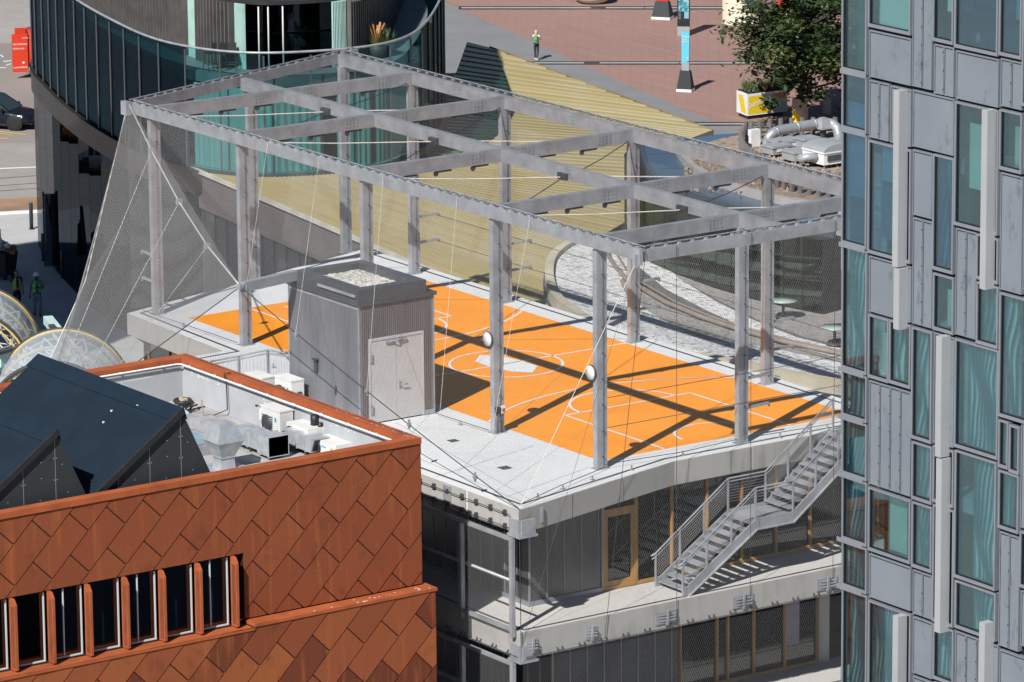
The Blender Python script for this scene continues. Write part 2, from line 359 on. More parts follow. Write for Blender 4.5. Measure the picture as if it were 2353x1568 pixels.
# walls, storey by storey
XF, YF = 12.6, -8.0
BACK = 5.5
def storey(zt, zb, x0, y0, light, first):
    # solid cladding wall: front (-y) and the stretch of the +x face nearest the corner
    k = MB(); yc = -5.45 if first else -2.6
    k.box((-6.2, y0, zb), (x0, y0+.25, zt)); k.box((-6.2, y0+.25, zb), (-5.95, -5.0, zt)); k.box((x0-.25, y0+.25, zb), (x0, yc, zt))
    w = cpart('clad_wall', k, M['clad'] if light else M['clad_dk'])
    k = MB(); yy = y0+.0                     # standing seams
    y = y0+.62
    while y < yc: k.box((x0, y-.012, zb), (x0+.022, y+.012, zt)); y += .62
    x = x0-.62
    while x > 4: k.box((x-.012, y0-.022, zb), (x+.012, y0, zt)); x -= .62
    k.box((x0-.02, y0-.03, zb), (x0+.03, y0+.02, zt))
    k.build('seam', M['alu'], w)
    k = MB(); k.box((x0+.003, y0, zb), (x0+.06, yc, zb+.14)); k.box((-6.2, y0-.06, zb), (x0+.06, y0-.003, zb+.14)); cpart('kick_plate', k, M['alu'])
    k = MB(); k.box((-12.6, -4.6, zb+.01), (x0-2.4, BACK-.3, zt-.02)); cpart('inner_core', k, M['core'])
    return yc
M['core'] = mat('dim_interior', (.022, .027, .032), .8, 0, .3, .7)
M['pane'] = glass('terrace_glass', (.36, .42, .44), .07, fres=.25)
M['pane_b'] = glass('blue_glass', (.30, .45, .52), .25)
def glazing(x0, ys, zb, zt, doors=(), stripe=True):
    k = MB()
    for i in range(len(ys)-1):
        f = MB(); a, b = ys[i], ys[i+1]; t_ = .07 if i in doors else .032
        f.box((x0-.12, a+.005, zb), (x0+.05, a+t_, zt)); f.box((x0-.12, b-t_, zb), (x0+.05, b-.005, zt))
        f.box((x0-.12, a+t_, zb), (x0+.046, b-t_, zb+.09)); f.box((x0-.12, a+t_, zt-.09), (x0+.046, b-t_, zt))
        dz = zb+2.35
        isd = i in doors
        if isd: f.box((x0-.12, a+t_, dz), (x0+.046, b-t_, dz+.1))
        w = cpart('glazed_door' if isd else 'window', f, M['timber'])
        g = MB(); g.box((x0-.05, a+t_, zb+.09), (x0-.03, b-t_, zt-.09)); g.build('pane', M['pane'], w)
        if isd:
            g = MB()
            for (p, q) in ((a+t_, a+t_+.13), (b-t_-.13, b-t_)): g.box((x0-.02, p, zb+.09), (x0+.03, q, dz))
            g.box((x0-.02, a+t_+.13, zb+.09), (x0+.03, b-t_-.13, zb+.26)); g.box((x0-.02, a+t_+.13, dz-.14), (x0+.03, b-t_-.13, dz)); g.build('door_leaf', M['timber'], w)
            g = MB(); g.tube([(x0+.09, b-.26, zb+1.0), (x0+.09, b-.26, zb+1.3)], .015); g.build('handle', M['steel'], w)
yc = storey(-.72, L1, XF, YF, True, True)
glazing(XF, [-5.40, -4.15, -2.85, -1.55, -.25, 1.05, 2.35, 3.65, 5.0], L1+.02, -.74, (0,))
k = MB(); k.box((XF-.12, -5.447, L1), (XF+.07, -5.403, -.73)); cpart('steel_jamb', k, M['alu'])
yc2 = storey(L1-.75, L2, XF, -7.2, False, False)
glazing(XF, [-2.55, -1.17, -.76, .22, 1.40, 2.65], L2+.02, L1-.77)
k = MB(); k.box((XF-.2, 2.66, L2), (XF+.1, 3.05, L1-.75)); cpart('grey_pier', k, M['conc'])
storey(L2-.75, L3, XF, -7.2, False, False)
glazing(XF, [-2.55, -1.0, .15, 1.3, 2.65], L3+.02, L2-.77)
k = MB(); k.box((XF-.2, 2.66, L3), (XF+.1, 3.05, L2-.75)); cpart('grey_pier', k, M['conc'])
# rooms: floors seen through the panes
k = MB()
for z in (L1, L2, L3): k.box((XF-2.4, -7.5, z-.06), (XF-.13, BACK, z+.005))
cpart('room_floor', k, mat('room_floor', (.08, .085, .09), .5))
k = MB(); k.box((-16.4, 5.2, GZ), (12.5, 5.5, -.67)); k.box((-13.2, -5.5, GZ), (-13.0, 5.2, -.67)); cpart('rear_wall', k, M['clad_dk'])
for z1_, z0_ in ((-.73, L1), (L1-.63, L2), (L2-.63, GZ)):           # glazed strip under the left end of the deck
    for i in range(5):
        a = -12.95+1.35*i; f = MB(); f.box((a, -5.5, z0_+.01), (a+.05, -5.38, z1_)); f.box((a+.05, -5.5, z0_+.01), (a+1.33, -5.38, z0_+.12)); w = cpart('window', f, M['timber'])
        g = MB(); g.box((a+.05, -5.46, z0_+.12), (a+1.34, -5.44, z1_)); g.build('pane', M['pane_b'], w)
# terrace slabs with upstand and fascia
for (z, x1, nm) in ((L1, 14.7, 'terrace_slab'), (L2, 14.7, 'terrace_slab'), (L3, 14.7, 'terrace_slab')):
    k = MB(); y1 = -9.75
    k.prism([(-13.2, -6.1), (-6.9, -6.2), (-6.7, y1), (x1, y1), (x1, 6.0), (-13.2, 6.0)], z-.62, z); s_ = cpart(nm, k, M['conc_floor'])
    k = MB()
    ys = [y1-.03]+[y1+2.9*i for i in range(1, 6)]+[6.0]
    for a, b in zip(ys, ys[1:]): k.box((x1, a, z-.76), (x1+.05, b-.01, z+.03))
    for i in range(7): k.box((x1-2.9*(i+1)+.01, y1-.05, z-.76), (x1-2.9*i, y1, z+.03))
    k.build('terrace_fascia', M['conc'], s_)
    k = MB(); k.add([(x1-.30, y1+.2, z+.006), (x1-.20, y1+.2, z+.006), (x1-.20, 6, z+.006), (x1-.30, 6, z+.006)], [(0, 1, 2, 3)])
    k.add([(-6.5, y1+.2, z+.006), (x1-.3, y1+.2, z+.006), (x1-.3, y1+.3, z+.006), (-6.5, y1+.3, z+.006)], [(0, 1, 2, 3)]); k.build('slot_drain', M['drain'], s_)
    if z > L3:
        k = MB()                              # net clips along the fascia foot
        y = y1+.5
        while y < 5.8:
            for dy in (-.09, .09): k.bar((x1+.05, y+dy, z-.62), (x1+.13, y+dy, z-.72), .03, .05)
            k.bar((x1+.11, y-.12, z-.70), (x1+.11, y+.12, z-.70), .03); y += .78
        x = x1-.5
        while x > 5:
            for dx in (-.09, .09): k.bar((x+dx, y1-.05, z-.62), (x+dx, y1-.13, z-.72), .03, .05)
            k.bar((x-.12, y1-.11, z-.70), (x+.12, y1-.11, z-.70), .03); x -= .78
        k.tube([(x1+.12, y1+.05, z-.71), (x1+.12, 5.9, z-.71)], .014, 4); k.tube([(x1-.05, y1-.12, z-.71), (4, y1-.12, z-.71)], .014, 4)
        k.build('net_clip', M['steel_dk'], s_)
        for y in (-9.45, -7.35, -4.65, -1.85, 1.3):                # anchor plates
            k = MB(); w_ = .55 if y > -6 else .28
            k.box((x1+.055, y-w_*.7, z-.58), (x1+.085, y+w_*.7, z-.22))
            for q in (-.3, 0, .3): k.bar((x1+.08, y-w_*.5, z-.40+q*.3), (x1+.17, y+w_*.5, z-.38+q*.3), .03)
            k.bar((x1+.1, y, z-.62), (x1+.16, y, z-.15), .07); k.build('anchor_plate', M['steel'], s_)
# corner plates under the roof tip
for z in (-.72, L1-.78):
    k = MB(); k.box((14.25, -9.86, z-.02), (14.74, -9.78, z+.42)); k.box((14.705, -9.78, z-.02), (14.79, -9.3, z+.42)) ; k.box((14.2, -9.90, z-.10), (14.83, -9.25, z-.03))
    cpart('corner_plate', k, M['steel'])
k = MB(); k.box((14.02, -8.9, -.55), (14.50, -8.82, -.12)); cpart('corner_plate', k, M['steel'])
# tubular guard frames of the lower terraces (front face)
for z0, z1 in ((L1-.05, -.9), (L2-.05, L1-.95)):
    k = MB()
    for x in (14.45, 11.9, 9.3, 6.7): k.bar((x, -9.9, z0-.1), (x, -9.9, z1), .13, .13)
    for z in (z1, z0+.12): k.bar((14.5, -9.9, z), (4, -9.9, z), .1, .1)
    k.tube([(14.4, -9.75, z0+1.5), (4, -9.75, z0+1.5)], .05)
    for i in range(7): k.bar((14.45, -9.84, z0+.35+i*.38), (14.33, -9.84, z0+.35+i*.38), .05)
    cpart('guard_frame', k, M['steel'])
# things in the lower window
pt = thing('planter_pot', 'white round plant pot behind the lower terrace window', 'plant pot', (11.55, -1.62, L2))
k = MB(); k.lathe([(.18, 0.02), (.24, .3), (.30, .75), (.27, .75), (.25, .68)], n=18); k.build('pot', M['white'], pt)
k = MB(); rr = random.Random(3)
for i in range(60):
    a = rr.uniform(0, 2*pi); e = rr.uniform(.2, .5); h = rr.uniform(.85, 1.55); c = Vector((math.cos(a)*e*.8, math.sin(a)*e*.8, h)); w = .09
    k.add([c+Vector((-w, 0, -.1)), c+Vector((w, 0, -.1)), c+Vector((w*.6, .05, .12)), c+Vector((-w*.6, -.05, .12))], [(0, 1, 2, 3)])
k.build('foliage', mat('pot_leaves', (.035, .06, .03), .6), pt)
tag(bx('paper_notice', (12.62, 1.40, L2+.75), (12.625, 1.95, L2+2.1), mat('purple_grey_paper', (.26, .24, .30), .7)), 'pale grey notice sheet hung in the lower terrace window', 'notice')

# ================================================================== housing on the roof
lh = thing('stair_housing', 'boxy grey metal stair housing with double door and gravel roof on the court deck', 'roof housing', (0, 0, .0))
k = MB(); x0, x1, y0, y1 = .04, 3.94, -8.14, -5.40
k.box((x0, y0, 0.002), (x1, y0+.1, 3.72)); k.box((x0, y1-.1, 0.002), (x1, y1, 3.72)); k.box((x0, y0+.1, .002), (x0+.1, y1-.1, 3.72)); w1 = k.build('long_wall', M['lift_x'], lh)
k = MB(); k.box((x1-.1, y0+.1, .002), (x1+.004, y0+.34, 3.72)); k.box((x1-.1, y1-.40, .002), (x1+.004, y1-.1, 3.72)); k.box((x1-.1, y0+.34, 2.66), (x1+.004, y1-.4, 3.72)); k.build('end_wall', M['lift_y'], lh)
k = MB()
for (a, b) in (((x1, y0), 1), ((x1, y1-.03), 1), ((x0, y0), 1)):
    kk = MB(); kk.box((a[0]-.02, a[1]-.012, 0), (a[0]+.018, a[1]+.03, 3.73)); kk.build('edge_trim', M['steel'], lh)
k.box((x0, y0-.012, 3.60), (x1, y0, 3.66)); k.build('edge_trim', M['steel'], lh)
k = MB(); k.box((x1-.06, y0+.34, 0.02), (x1+.03, y0+.40, 2.66)); k.box((x1-.06, y1-.46, .02), (x1+.03, y1-.40, 2.66)); k.box((x1-.06, y0+.40, 2.58), (x1+.03, y1-.46, 2.66)); df = k.build('door_frame', M['doorg'] if 'doorg' in M else M.setdefault('doorg', mat('pale_grey_door', (.56, .54, .53), .5, .1, .05)), lh)
ym = (y0+.40+y1-.46)/2
for a, b in ((y0+.405, ym-.005), (ym+.005, y1-.465)):
    k = MB(); k.box((x1-.05, a, .04), (x1+.012, b, 2.575)); d = k.build('door_leaf', M['doorg'], lh)
    if a > y0+1:
        k = MB(); k.box((x1+.012, a+.06, 1.02), (x1+.05, a+.12, 1.22)); k.tube([(x1+.05, a+.1, 1.12), (x1+.10, a+.1, 1.12), (x1+.10, a+.34, 1.10)], .018); k.build('handle', M['steel'], d)
k = MB(); k.tube([(x1+.03, ym-.35, 2.52), (x1+.12, ym-.05, 2.5), (x1+.03, ym+.3, 2.52)], .018); k.box((x1+.012, ym-.4, 2.46), (x1+.07, ym-.1, 2.54)); k.box((x1+.012, ym+.05, 2.46), (x1+.07, ym+.35, 2.54)); k.build('door_closer', M['steel'], lh)
k = MB(); k.box((x1+.031, y0+.36, 1.95), (x1+.07, y0+.44, 2.2)); k.box((x1+.031, y0+.36, .35), (x1+.07, y0+.44, .6)); k.box((x1+.004, y1-.38, .02), (x1+.03, y1-.02, .16)); k.build('hinge', M['steel'], lh)
k = MB(); k.box((x0-.06, y0-.05, 3.72), (x1+.07, y1+.07, 3.83)); fl = k.build('roof_flange', M['parapet'], lh)
k = MB(); a0, a1, b0, b1 = .50, 4.02, -8.20, -5.72; t_ = .34
for A, B in (((a0, b0), (a1, b0+t_)), ((a0, b1-t_), (a1, b1)), ((a0, b0+t_), (a0+t_, b1-t_)), ((a1-t_, b0+t_), (a1, b1-t_))): k.box((*A, 3.83), (*B, 4.24))
k.build('parapet', M['parapet'], lh)
k = MB(); NX, NY = 30, 20; rr = random.Random(5)
for i in range(NX+1):
    for j in range(NY+1): k.v.append((a0+t_+(a1-a0-2*t_)*i/NX, b0+t_+(b1-b0-2*t_)*j/NY, 4.02+rr.uniform(-.02, .04)+.07*math.sin(i*.35)*math.cos(j*.4)))
for i in range(NX):
    for j in range(NY): k.f.append([i*(NY+1)+j, (i+1)*(NY+1)+j, (i+1)*(NY+1)+j+1, i*(NY+1)+j+1]); k.sm.append(False)
k.build('roof_gravel', M['gravel_c'], lh)
k = MB(); k.box((1.5, y0-.07, 1.25), (1.66, y0, 1.62)); k.box((1.46, y0-.12, 1.62), (1.70, y0, 1.66)); k.build('wall_vent', M['steel_dk'], lh)
# outrigger arm that holds the net clear
ar = MB(); ar.bar((.55, -8.2, 4.1), (.86, -10.3, 4.06), .22, .30); ar.build('outrigger_arm', M['steel'], lh)
k = MB(); k.bar((1.9, -8.26, 4.05), (3.95, -8.26, 4.05), .05, .08); k.build('rail_clip', M['steel'], lh)

# air conditioner boxes on the deck beside the housing
def ac_unit(label, loc, rz=0, w=.95, d=.42, h=.78, group='white air conditioner boxes'):
    o = thing('air_conditioner', label, 'air conditioner', loc, rz, group)
    k = MB(); k.box((-w/2, -d/2, .06), (w/2, d/2, h)); k.box((-w/2-.012, -d/2-.012, h-.03), (w/2+.012, d/2+.012, h+.02)); k.build('casing', M['offwhite'], o)
    k = MB()
    for i in range(9): k.box((-w/2+.06, -d/2-.014, .14+i*.065), (w*.12, -d/2-.001, .165+i*.065))
    for i in range(9): k.box((w/2+.001, -d/2+.05, .14+i*.065), (w/2+.012, d/2-.06, .155+i*.065)) if i < 4 else None
    k.build('grille', M['steel_dk'], o)
    k = MB(); k.lathe([(.01, 0), (.27, 0), (.27, .02), (.01, .02)], (-w*.18, -d/2-.03, h*.48), 20, 'y'); k.build('fan_ring', M['steel_dk'], o)
    k = MB(); k.box((w/2+.012, -.03, h*.55), (w/2+.05, .12, h*.62)); k.box((w/2+.012, -.03, h*.42), (w/2+.03, .1, h*.46)); k.build('valve_cover', M['steel_dk'], o)
    k = MB(); k.box((w*.22, -d/2-.006, h*.62), (w*.30, -d/2-.001, h*.75)); k.build('maker_plate', plain('blue_plate', (.03, .25, .45)), o)
    k = MB()
    for x in (-w*.35, w*.35): k.box((x-.05, -d/2-.02, 0), (x+.05, d/2+.02, .06))
    k.build('foot', M['black'], o); return o
ac_unit('white air conditioner beside the grey stair housing, right of the pair', (.75, -8.62, .02), 0, .95, .45, .95)
ac_unit('white air conditioner half hidden behind the rust parapet, left of the housing pair', (-.55, -8.85, .02), 0, .95, .45, .82)
# railing at the deck corner left of the housing
rl = thing('deck_railing', 'galvanised tube railing with mesh infill beside the stair housing', 'railing', (0, 0, 0))
P = [(-4.2, -8.4), (-3.0, -8.1), (-2.25, -7.5), (-1.3, -7.2), (-.15, -7.05)]
k = MB()
for z in (1.1, 1.0): k.tube([(x, y, z-.02*0-.62*(i < 1)-.25*(i == 1)) for i, (x, y) in enumerate(P)], .03)
k.build('handrail', M['steel'], rl)
for i, (x, y) in enumerate(P[:-1]):
    k = MB(); k.bar((x, y, -.6 if i < 1 else 0), (x, y, 1.08-.62*(i < 1)-.25*(i == 1)), .07, .07); k.build('post', M['steel'], rl)
k = MB()
for (a, b) in zip(P, P[1:]):
    a = Vector((*a, .08)); b = Vector((*b, .08)); m_ = int((b-a).length/.11)
    for i in range(m_): p = a.lerp(b, i/m_); k.wire(p, p+Vector((0, 0, .75)), .004)
k.build('mesh_infill', M['net'], rl)
gp = MB(); gp.bar((-.32, -6.6, 0.0), (-.32, -6.6, 2.25), .13, .22); gp.bar((-.32, -6.6, 2.2), (.0, -6.6, 2.2), .05, .06); o = gp.build('gate_post', M['steel']); tag(o, 'tall galvanised gate post against the corner of the stair housing', 'gate post')

# ================================================================== outside stair on the right terrace
st = thing('steel_staircase', 'galvanised steel outside staircase climbing from the terrace up to the court deck', 'staircase', (13.78, -3.85, L1))
def sp(x, y, z): return (x-13.78, y+3.85, z-L1)
xa, xb = 13.12, 14.45; rise = .185; going = .265
S = []                                       # (y, z) of tread noses
y, z = -3.75, L1
for i in range(10): z += rise; S.append((y, z)); y += going
yl0, zl = y, z
yl1 = yl0+1.25
y = yl1
T = []
for i in range(10): z += rise; T.append((y, z)); y += going
for (yy, zz) in S+T:
    k = MB(); k.box(sp(xa+.05, yy, zz-.05), sp(xb-.05, yy+.27, zz)); k.build('tread', M['steel'], st)
k = MB(); k.box(sp(xa+.05, yl0+.005, zl-.06), sp(xb-.05, yl1+.26, zl-.004)); k.build('landing', M['steel'], st)
for x in (xa, xb):
    k = MB(); w_ = .05
    pts = [(-3.82, L1), (yl0-.02, zl-.12), (yl1+.1, zl-.12), (y, z-.1)]
    for (a, b) in zip(pts, pts[1:]):
        k.hexa([sp(x-w_/2, a[0], a[1]-.10), sp(x+w_/2, a[0], a[1]-.10), sp(x+w_/2, b[0], b[1]-.10), sp(x-w_/2, b[0], b[1]-.10),
                sp(x-w_/2, a[0], a[1]+.20), sp(x+w_/2, a[0], a[1]+.20), sp(x+w_/2, b[0], b[1]+.20), sp(x-w_/2, b[0], b[1]+.20)])
        k.hexa([sp(x-.09, a[0], a[1]-.14), sp(x+.09, a[0], a[1]-.14), sp(x+.09, b[0], b[1]-.14), sp(x-.09, b[0], b[1]-.14),
                sp(x-.09, a[0], a[1]-.10), sp(x+.09, a[0], a[1]-.10), sp(x+.09, b[0], b[1]-.10), sp(x-.09, b[0], b[1]-.10)])
    k.build('stringer', M['steel'], st)
    H = 1.02
    R_ = [(-3.98, L1+H-.06), (-3.82, L1+H), (yl0-.05, zl+H), (yl1+.1, zl+H), (y, z+H)]
    k = MB(); k.tube([sp(x, a, b) for a, b in R_], .028); k.tube([sp(x, a+.02, b-.10) for a, b in R_], .018); k.build('handrail', M['steel'], st)
    n_ = 0
    for q, (a, b, za, zb) in enumerate(((-3.82, yl0-.05, L1, zl), (yl1+.1, y, zl, z))):
        for i in range(4):
            f = i/3; yy = a+(b-a)*f; zz = za+(zb-za)*f
            k = MB(); k.bar(sp(x, yy, zz-.1), sp(x, yy, zz+H), .045, .06); k.build('baluster_post', M['steel'], st)
    k = MB()
    for j in range(1, 9):
        o_ = .22+j*.085; k.tube([sp(x, a, b-H+o_) for a, b in R_[1:]], .005, 3, False)
    k.build('wire_infill', M['net'], st)
sgp = MB(); sgp.bar((12.98, 3.35, -.1), (12.98, 3.35, 2.55), .12, .2); sgp.bar((12.98, 3.35, 2.5), (12.98, 4.2, 2.5), .1, .1)
tag(sgp.build('gate_post', M['steel']), 'galvanised gate post at the head of the outside staircase beside the glass tower', 'gate post')
# ================================================================== the steel ball cage
cg = thing('ball_court_cage', 'galvanised steel frame of posts and roof beams hung with wire netting round the orange court', 'ball cage', (0, 0, 0))
BT, BD = 7.0, .42
FX = [-12.68, -7.2, 0., 7.03, 12.3]
def post(x, y, top=BT-BD, base=.002):
    k = MB(); w, d = .1, .18
    k.box((x-w, y-d, base), (x+w, y+d, top)); o = k.build('post', M['steel'], cg)
    k = MB(); k.box((x-w-.07, y-d-.06, base), (x+w+.07, y+d+.06, base+.022)); k.build('base_plate', M['steel'], o)
    k = MB(); k.tube([(x+w+.03, y+.02, .1), (x+w+.03, y+.02, top-.1)], .009, 4)
    z = .35
    while z < top: k.box((x+w, y-.0, z), (x+w+.06, y+.04, z+.04)); z += .78
    k.build('net_cleat', M['steel_dk'], o); return o
FP = [post(x, -5.22) for x in FX]
BP = [post(x, 5.02) for x in FX]
post(-15.15, .1); post(-16.95, 5.02-.0) ; post(12.4, -.1)
def beam(a, b, w=.2, h=BD, top=BT):
    k = MB(); k.bar((*a, top-h/2), (*b, top-h/2), w, h); return k
beam((-13.75, -5.4), (14.72, -5.4), .18, .36).build('edge_beam', M['steel'], cg)
beam((-15.3, -.1), (14.56, -.1)).build('middle_beam', M['steel'], cg)
beam((-17.55, 5.05), (14.56, 5.05)).build('edge_beam', M['steel'], cg)
beam((14.66, -5.29), (14.66, 5.3), .18, .36).build('edge_beam', M['steel'], cg)
a, b = Vector((-13.78, -5.5)), Vector((-17.6, 6.0)); beam(a, b, .16, .34).build('edge_beam', M['steel'], cg)
for x in FX:
    beam((x, -5.305), (x, -.205)).build('cross_beam', M['steel'], cg); beam((x, .005), (x, 4.945)).build('cross_beam', M['steel'], cg)
k = MB()                                     # bolted splice plates near the crossings
for x in FX:
    for y0 in (-1.3, .6, 3.6):
        for i in range(4):
            for j in range(3): k.box((x+.1, y0+i*.14, BT-.33+j*.11), (x+.115, y0+.035+i*.14, BT-.30+j*.11))
for x in (-10, -3.4, 3.6, 9.8):
    for y in (-.205, 4.94):
        for i in range(3):
            for j in range(3): k.box((x+i*.12, y-.012, BT-.33+j*.11), (x+.03+i*.12, y, BT-.30+j*.11))
k.build('splice_bolt', mat('bolt_grey', (.22, .23, .24), .5, .3), cg)
k = MB()                                     # clamps hanging below the beams
for x in FX:
    for y in (-3.9, -2.6, -1.2, 1.4, 3.0): k = MB(); k.box((x-.06, y, BT-BD-.07), (x+.06, y+.55, BT-BD-.003)); k.lathe([(.05, -.01), (.09, -.01), (.09, .01), (.05, .01)], (x+.05, y-.04, BT-BD-.09), 10, 'x'); k.build('beam_clamp', M['steel_dk'], cg)
# bracing: ropes on the front half, rods on the rear half
k = MB(); q = MB(); g = MB()
for i in range(4):
    xm = (FX[i]+FX[i+1])/2
    for x in (FX[i], FX[i+1]):
        (k if x < xm else q).tube([(x, -5.2, BT-.35), ((x+xm)/2, -2.65, BT-.40), (xm, -.22, BT-.35)], .018 if x < xm else .016, 5)
        (q if x < xm else k).tube([(x, 4.9, BT-.35), ((x+xm)/2, 2.5, BT-.39), (xm, .02, BT-.35)], .016 if x < xm else .018, 5)
    g = MB(); g.box((xm-.22, -.32, BT-.42), (xm+.22, -.20, BT-.22)); g.build('brace_bracket', M['steel_dk'], cg); g = MB(); g.box((xm-.22, .005, BT-.42), (xm+.22, .12, BT-.22)); g.build('brace_bracket', M['steel_dk'], cg)
k.build('brace_rope', M['rope'], cg); q.build('brace_rod', M['rod'], cg)
# lacing along the beam tops
k = MB(); g = MB()
def lace(a, b, n, amp=.07):
    a = Vector(a); b = Vector(b); d = (b-a); sd = Vector((-d.y, d.x, 0)).normalized(); pts = []
    for i in range(n*6+1):
        f = i/(n*6.); s = abs(math.sin(pi*i/6.)); pts.append(a+d*f+sd*(amp*(s-.5))+Vector((0, 0, .02+.05*s)))
    k.tube(pts, .012, 4)
    for i in range(n):
        p = a+d*((i+.5)/n); g.box((p.x-.05, p.y-.05, p.z), (p.x+.05, p.y+.05, p.z+.06))
    g.tube([a+sd*.05+Vector((0, 0, .07)), b+sd*.05+Vector((0, 0, .07))], .025, 5)
lace((-13.7, -5.4, BT), (14.7, -5.4, BT), 58); lace((14.66, -5.3, BT), (14.66, 5.2, BT), 22); lace((-13.8, -5.4, BT), (-17.55, 5.9, BT), 24); lace((-17.5, 5.25, BT), (14.5, 5.25, BT), 62)
k.build('lacing_cord', M['rod'], cg); g.build('lacing_rail', M['steel'], cg)
# guard-rope arms on some posts
for (x, y, sx, sy) in ((-12.68, -5.22, -1, 0), (0, -5.22, -1, 0), (0, -5.22, 0, 1), (-12.68, 5.02, 0, 1), (-7.2, 5.02, 0, 1), (0, 5.02, 0, 1), (7.03, 5.02, 0, 1), (12.4, -.1, 0, 1)):
    for z in (1.05, 1.95):
        k = MB(); p = Vector((x+sx*.1, y+sy*.18, z)); e = p+Vector((sx*.85, sy*.85, .03)); k.bar(p, e, .09, .07); k.bar(e, e+Vector((0, 0, -.12)), .05); k.build('guard_arm', M['steel'], cg)
k = MB()
for z in (1.05, 1.95):
    k.wire((-12.9, 5.9, z), (13, 5.9, z), .012); k.wire((12.5, -5.1, z+.2), (12.5, 5, z+.2), .012)
k.build('guard_rope', M['rod'], cg)
k = MB(); k.box((14.45, -5.62, BT-.42), (14.80, -5.5, BT+.05)); k.box((14.62, -5.75, BT-.5), (14.74, -5.62, BT-.1)); k.box((-13.95, -5.7, BT-.4), (-13.6, -5.52, BT+.05)); k.build('corner_shackle', M['steel'], cg)

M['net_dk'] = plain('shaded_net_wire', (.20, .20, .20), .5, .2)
# netting: real wire in two diagonal families, clipped to each panel
def net(name, poly, along, pitch=.075, r=.0019, ang=62, m=None):
    P = [Vector(p) for p in poly]; o = P[0]; nrm = (P[1]-P[0]).cross(P[2]-P[0])
    if len(P) > 3: nrm += (P[2]-P[0]).cross(P[3]-P[0])
    nrm.normalize(); e1 = Vector(along); e1 = (e1-nrm*e1.dot(nrm)).normalized(); e2 = nrm.cross(e1)
    Q = [((p-o).dot(e1), (p-o).dot(e2)) for p in P]; k = MB()
    for sg in (1, -1):
        a = math.radians(ang)*sg; dx, dy = math.cos(a), math.sin(a); nx, ny = -dy, dx
        s = [q[0]*nx+q[1]*ny for q in Q]; c = math.floor(min(s)/pitch)*pitch+pitch/2
        while c < max(s):
            hits = []
            for i in range(len(Q)):
                s0, s1 = s[i]-c, s[(i+1) % len(Q)]-c
                if s0*s1 < 0:
                    f = s0/(s0-s1); hits.append(P[i].lerp(P[(i+1) % len(Q)], f))
            hits.sort(key=lambda h: (h-o).dot(e1)*dx+(h-o).dot(e2)*dy)
            for i in range(0, len(hits)-1, 2):
                if (hits[i+1]-hits[i]).length > .03: k.wire(hits[i], hits[i+1], r)
            c += pitch
    return k.build(name, m or M['net'], cg)
A = (-13.8, -5.5, 7.0); Rr = (14.75, -5.5, 7.0); TIP = (14.66, -9.78, .03); CO = (.9, -10.4, 4.1)
G2 = (-12.95, -10.7, -3.65); RT = BT+.10
net('roof_net', [(-13.75, -5.4, RT), (14.7, -5.4, RT), (14.7, 5.2, RT), (-17.5, 5.3, RT)], (1, 0, 0), .10, .0017, 58, M['rod'])
net('front_net', [A, CO, Rr], (1, 0, 0)); net('front_net', [CO, TIP, Rr], (1, -.2, -.4))
net('end_net', [(14.79, -5.5, 7.0), (14.76, -9.78, .03), (14.86, -9.85, -4.4), (14.86, 5.6, -4.4), (14.86, 5.2, 7.0)], (0, 1, 0), .066, .0012, 66)
net('lower_net', [(14.6, -9.98, -.75), (14.6, -9.98, -4.35), (4.2, -9.98, -4.35), (4.2, -9.98, -.75)], (1, 0, 0), .066, .0015)
net('lower_net', [(14.6, -9.98, -4.5), (14.6, -9.98, -8.0), (4.2, -9.98, -8.0), (4.2, -9.98, -4.5)], (1, 0, 0), .066, .0015)
net('end_net', [(14.88, -9.85, -4.45), (14.88, -9.85, -8.0), (14.88, 5.6, -8.0), (14.88, 5.6, -4.45)], (0, 1, 0), .066, .0012, 66)
M1 = Vector(A).lerp(Vector(G2), .5)+Vector((.35, .35, -.25))
C2 = (-6.2, -10.5, 0.0)
net('side_net', [A, tuple(M1), G2, C2, CO], (0, .3, -1), .07, .0040, 30)
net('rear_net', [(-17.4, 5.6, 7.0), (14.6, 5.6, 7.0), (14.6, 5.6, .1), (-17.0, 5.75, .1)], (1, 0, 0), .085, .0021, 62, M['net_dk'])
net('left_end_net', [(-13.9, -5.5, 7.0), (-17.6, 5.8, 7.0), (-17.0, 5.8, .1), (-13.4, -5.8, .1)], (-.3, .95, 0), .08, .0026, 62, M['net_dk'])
# seam ropes of the netting
k = MB()
def rope(a, b, r=.022, sag=0.):
    a = Vector(a); b = Vector(b); k.tube([a.lerp(b, i/8.)+Vector((0, 0, -sag*4*(i/8.)*(1-i/8.))) for i in range(9)], r, 5)
E_ = [Vector(A), Vector(A).lerp(Vector(CO), .22)+Vector((0, 0, -.35)), Vector(A).lerp(Vector(CO), .47)+Vector((0, 0, -.55)), Vector(A).lerp(Vector(CO), .72)+Vector((0, 0, -.45)), Vector(CO)]
k.tube(E_, .026, 6); bot = [Vector(G2).lerp(Vector(C2), f) for f in (.30, .62)]
rope(A, M1, .018); rope(M1, G2, .018)
for e, f in ((E_[1], .25), (E_[2], .55), (E_[3], .85)): rope(e, Vector(G2).lerp(Vector(C2), f), .010)
for xx, f in ((-5.2, .02), (-2.2, .21), (1.4, .47), (5.4, .72), (9.2, .88)): rope((xx, -5.5, BT), Vector(CO).lerp(Vector(TIP), f), .006)
rope((14.72, -5.6, BT-.2), TIP, .011)
k.build('seam_rope', M['rope'], cg)
k = MB(); rope(CO, TIP, .016, .12); rope(CO, C2, .016); rope(C2, G2, .016); rope((14.72, -5.6, BT-.2), (14.78, -9.8, -3.9), .006)
for y in (-6.9, -4.3, -1.6, 1.5, 4): rope((14.8, y, -4.3), (14.8, max(-5.4, y), BT), .009)
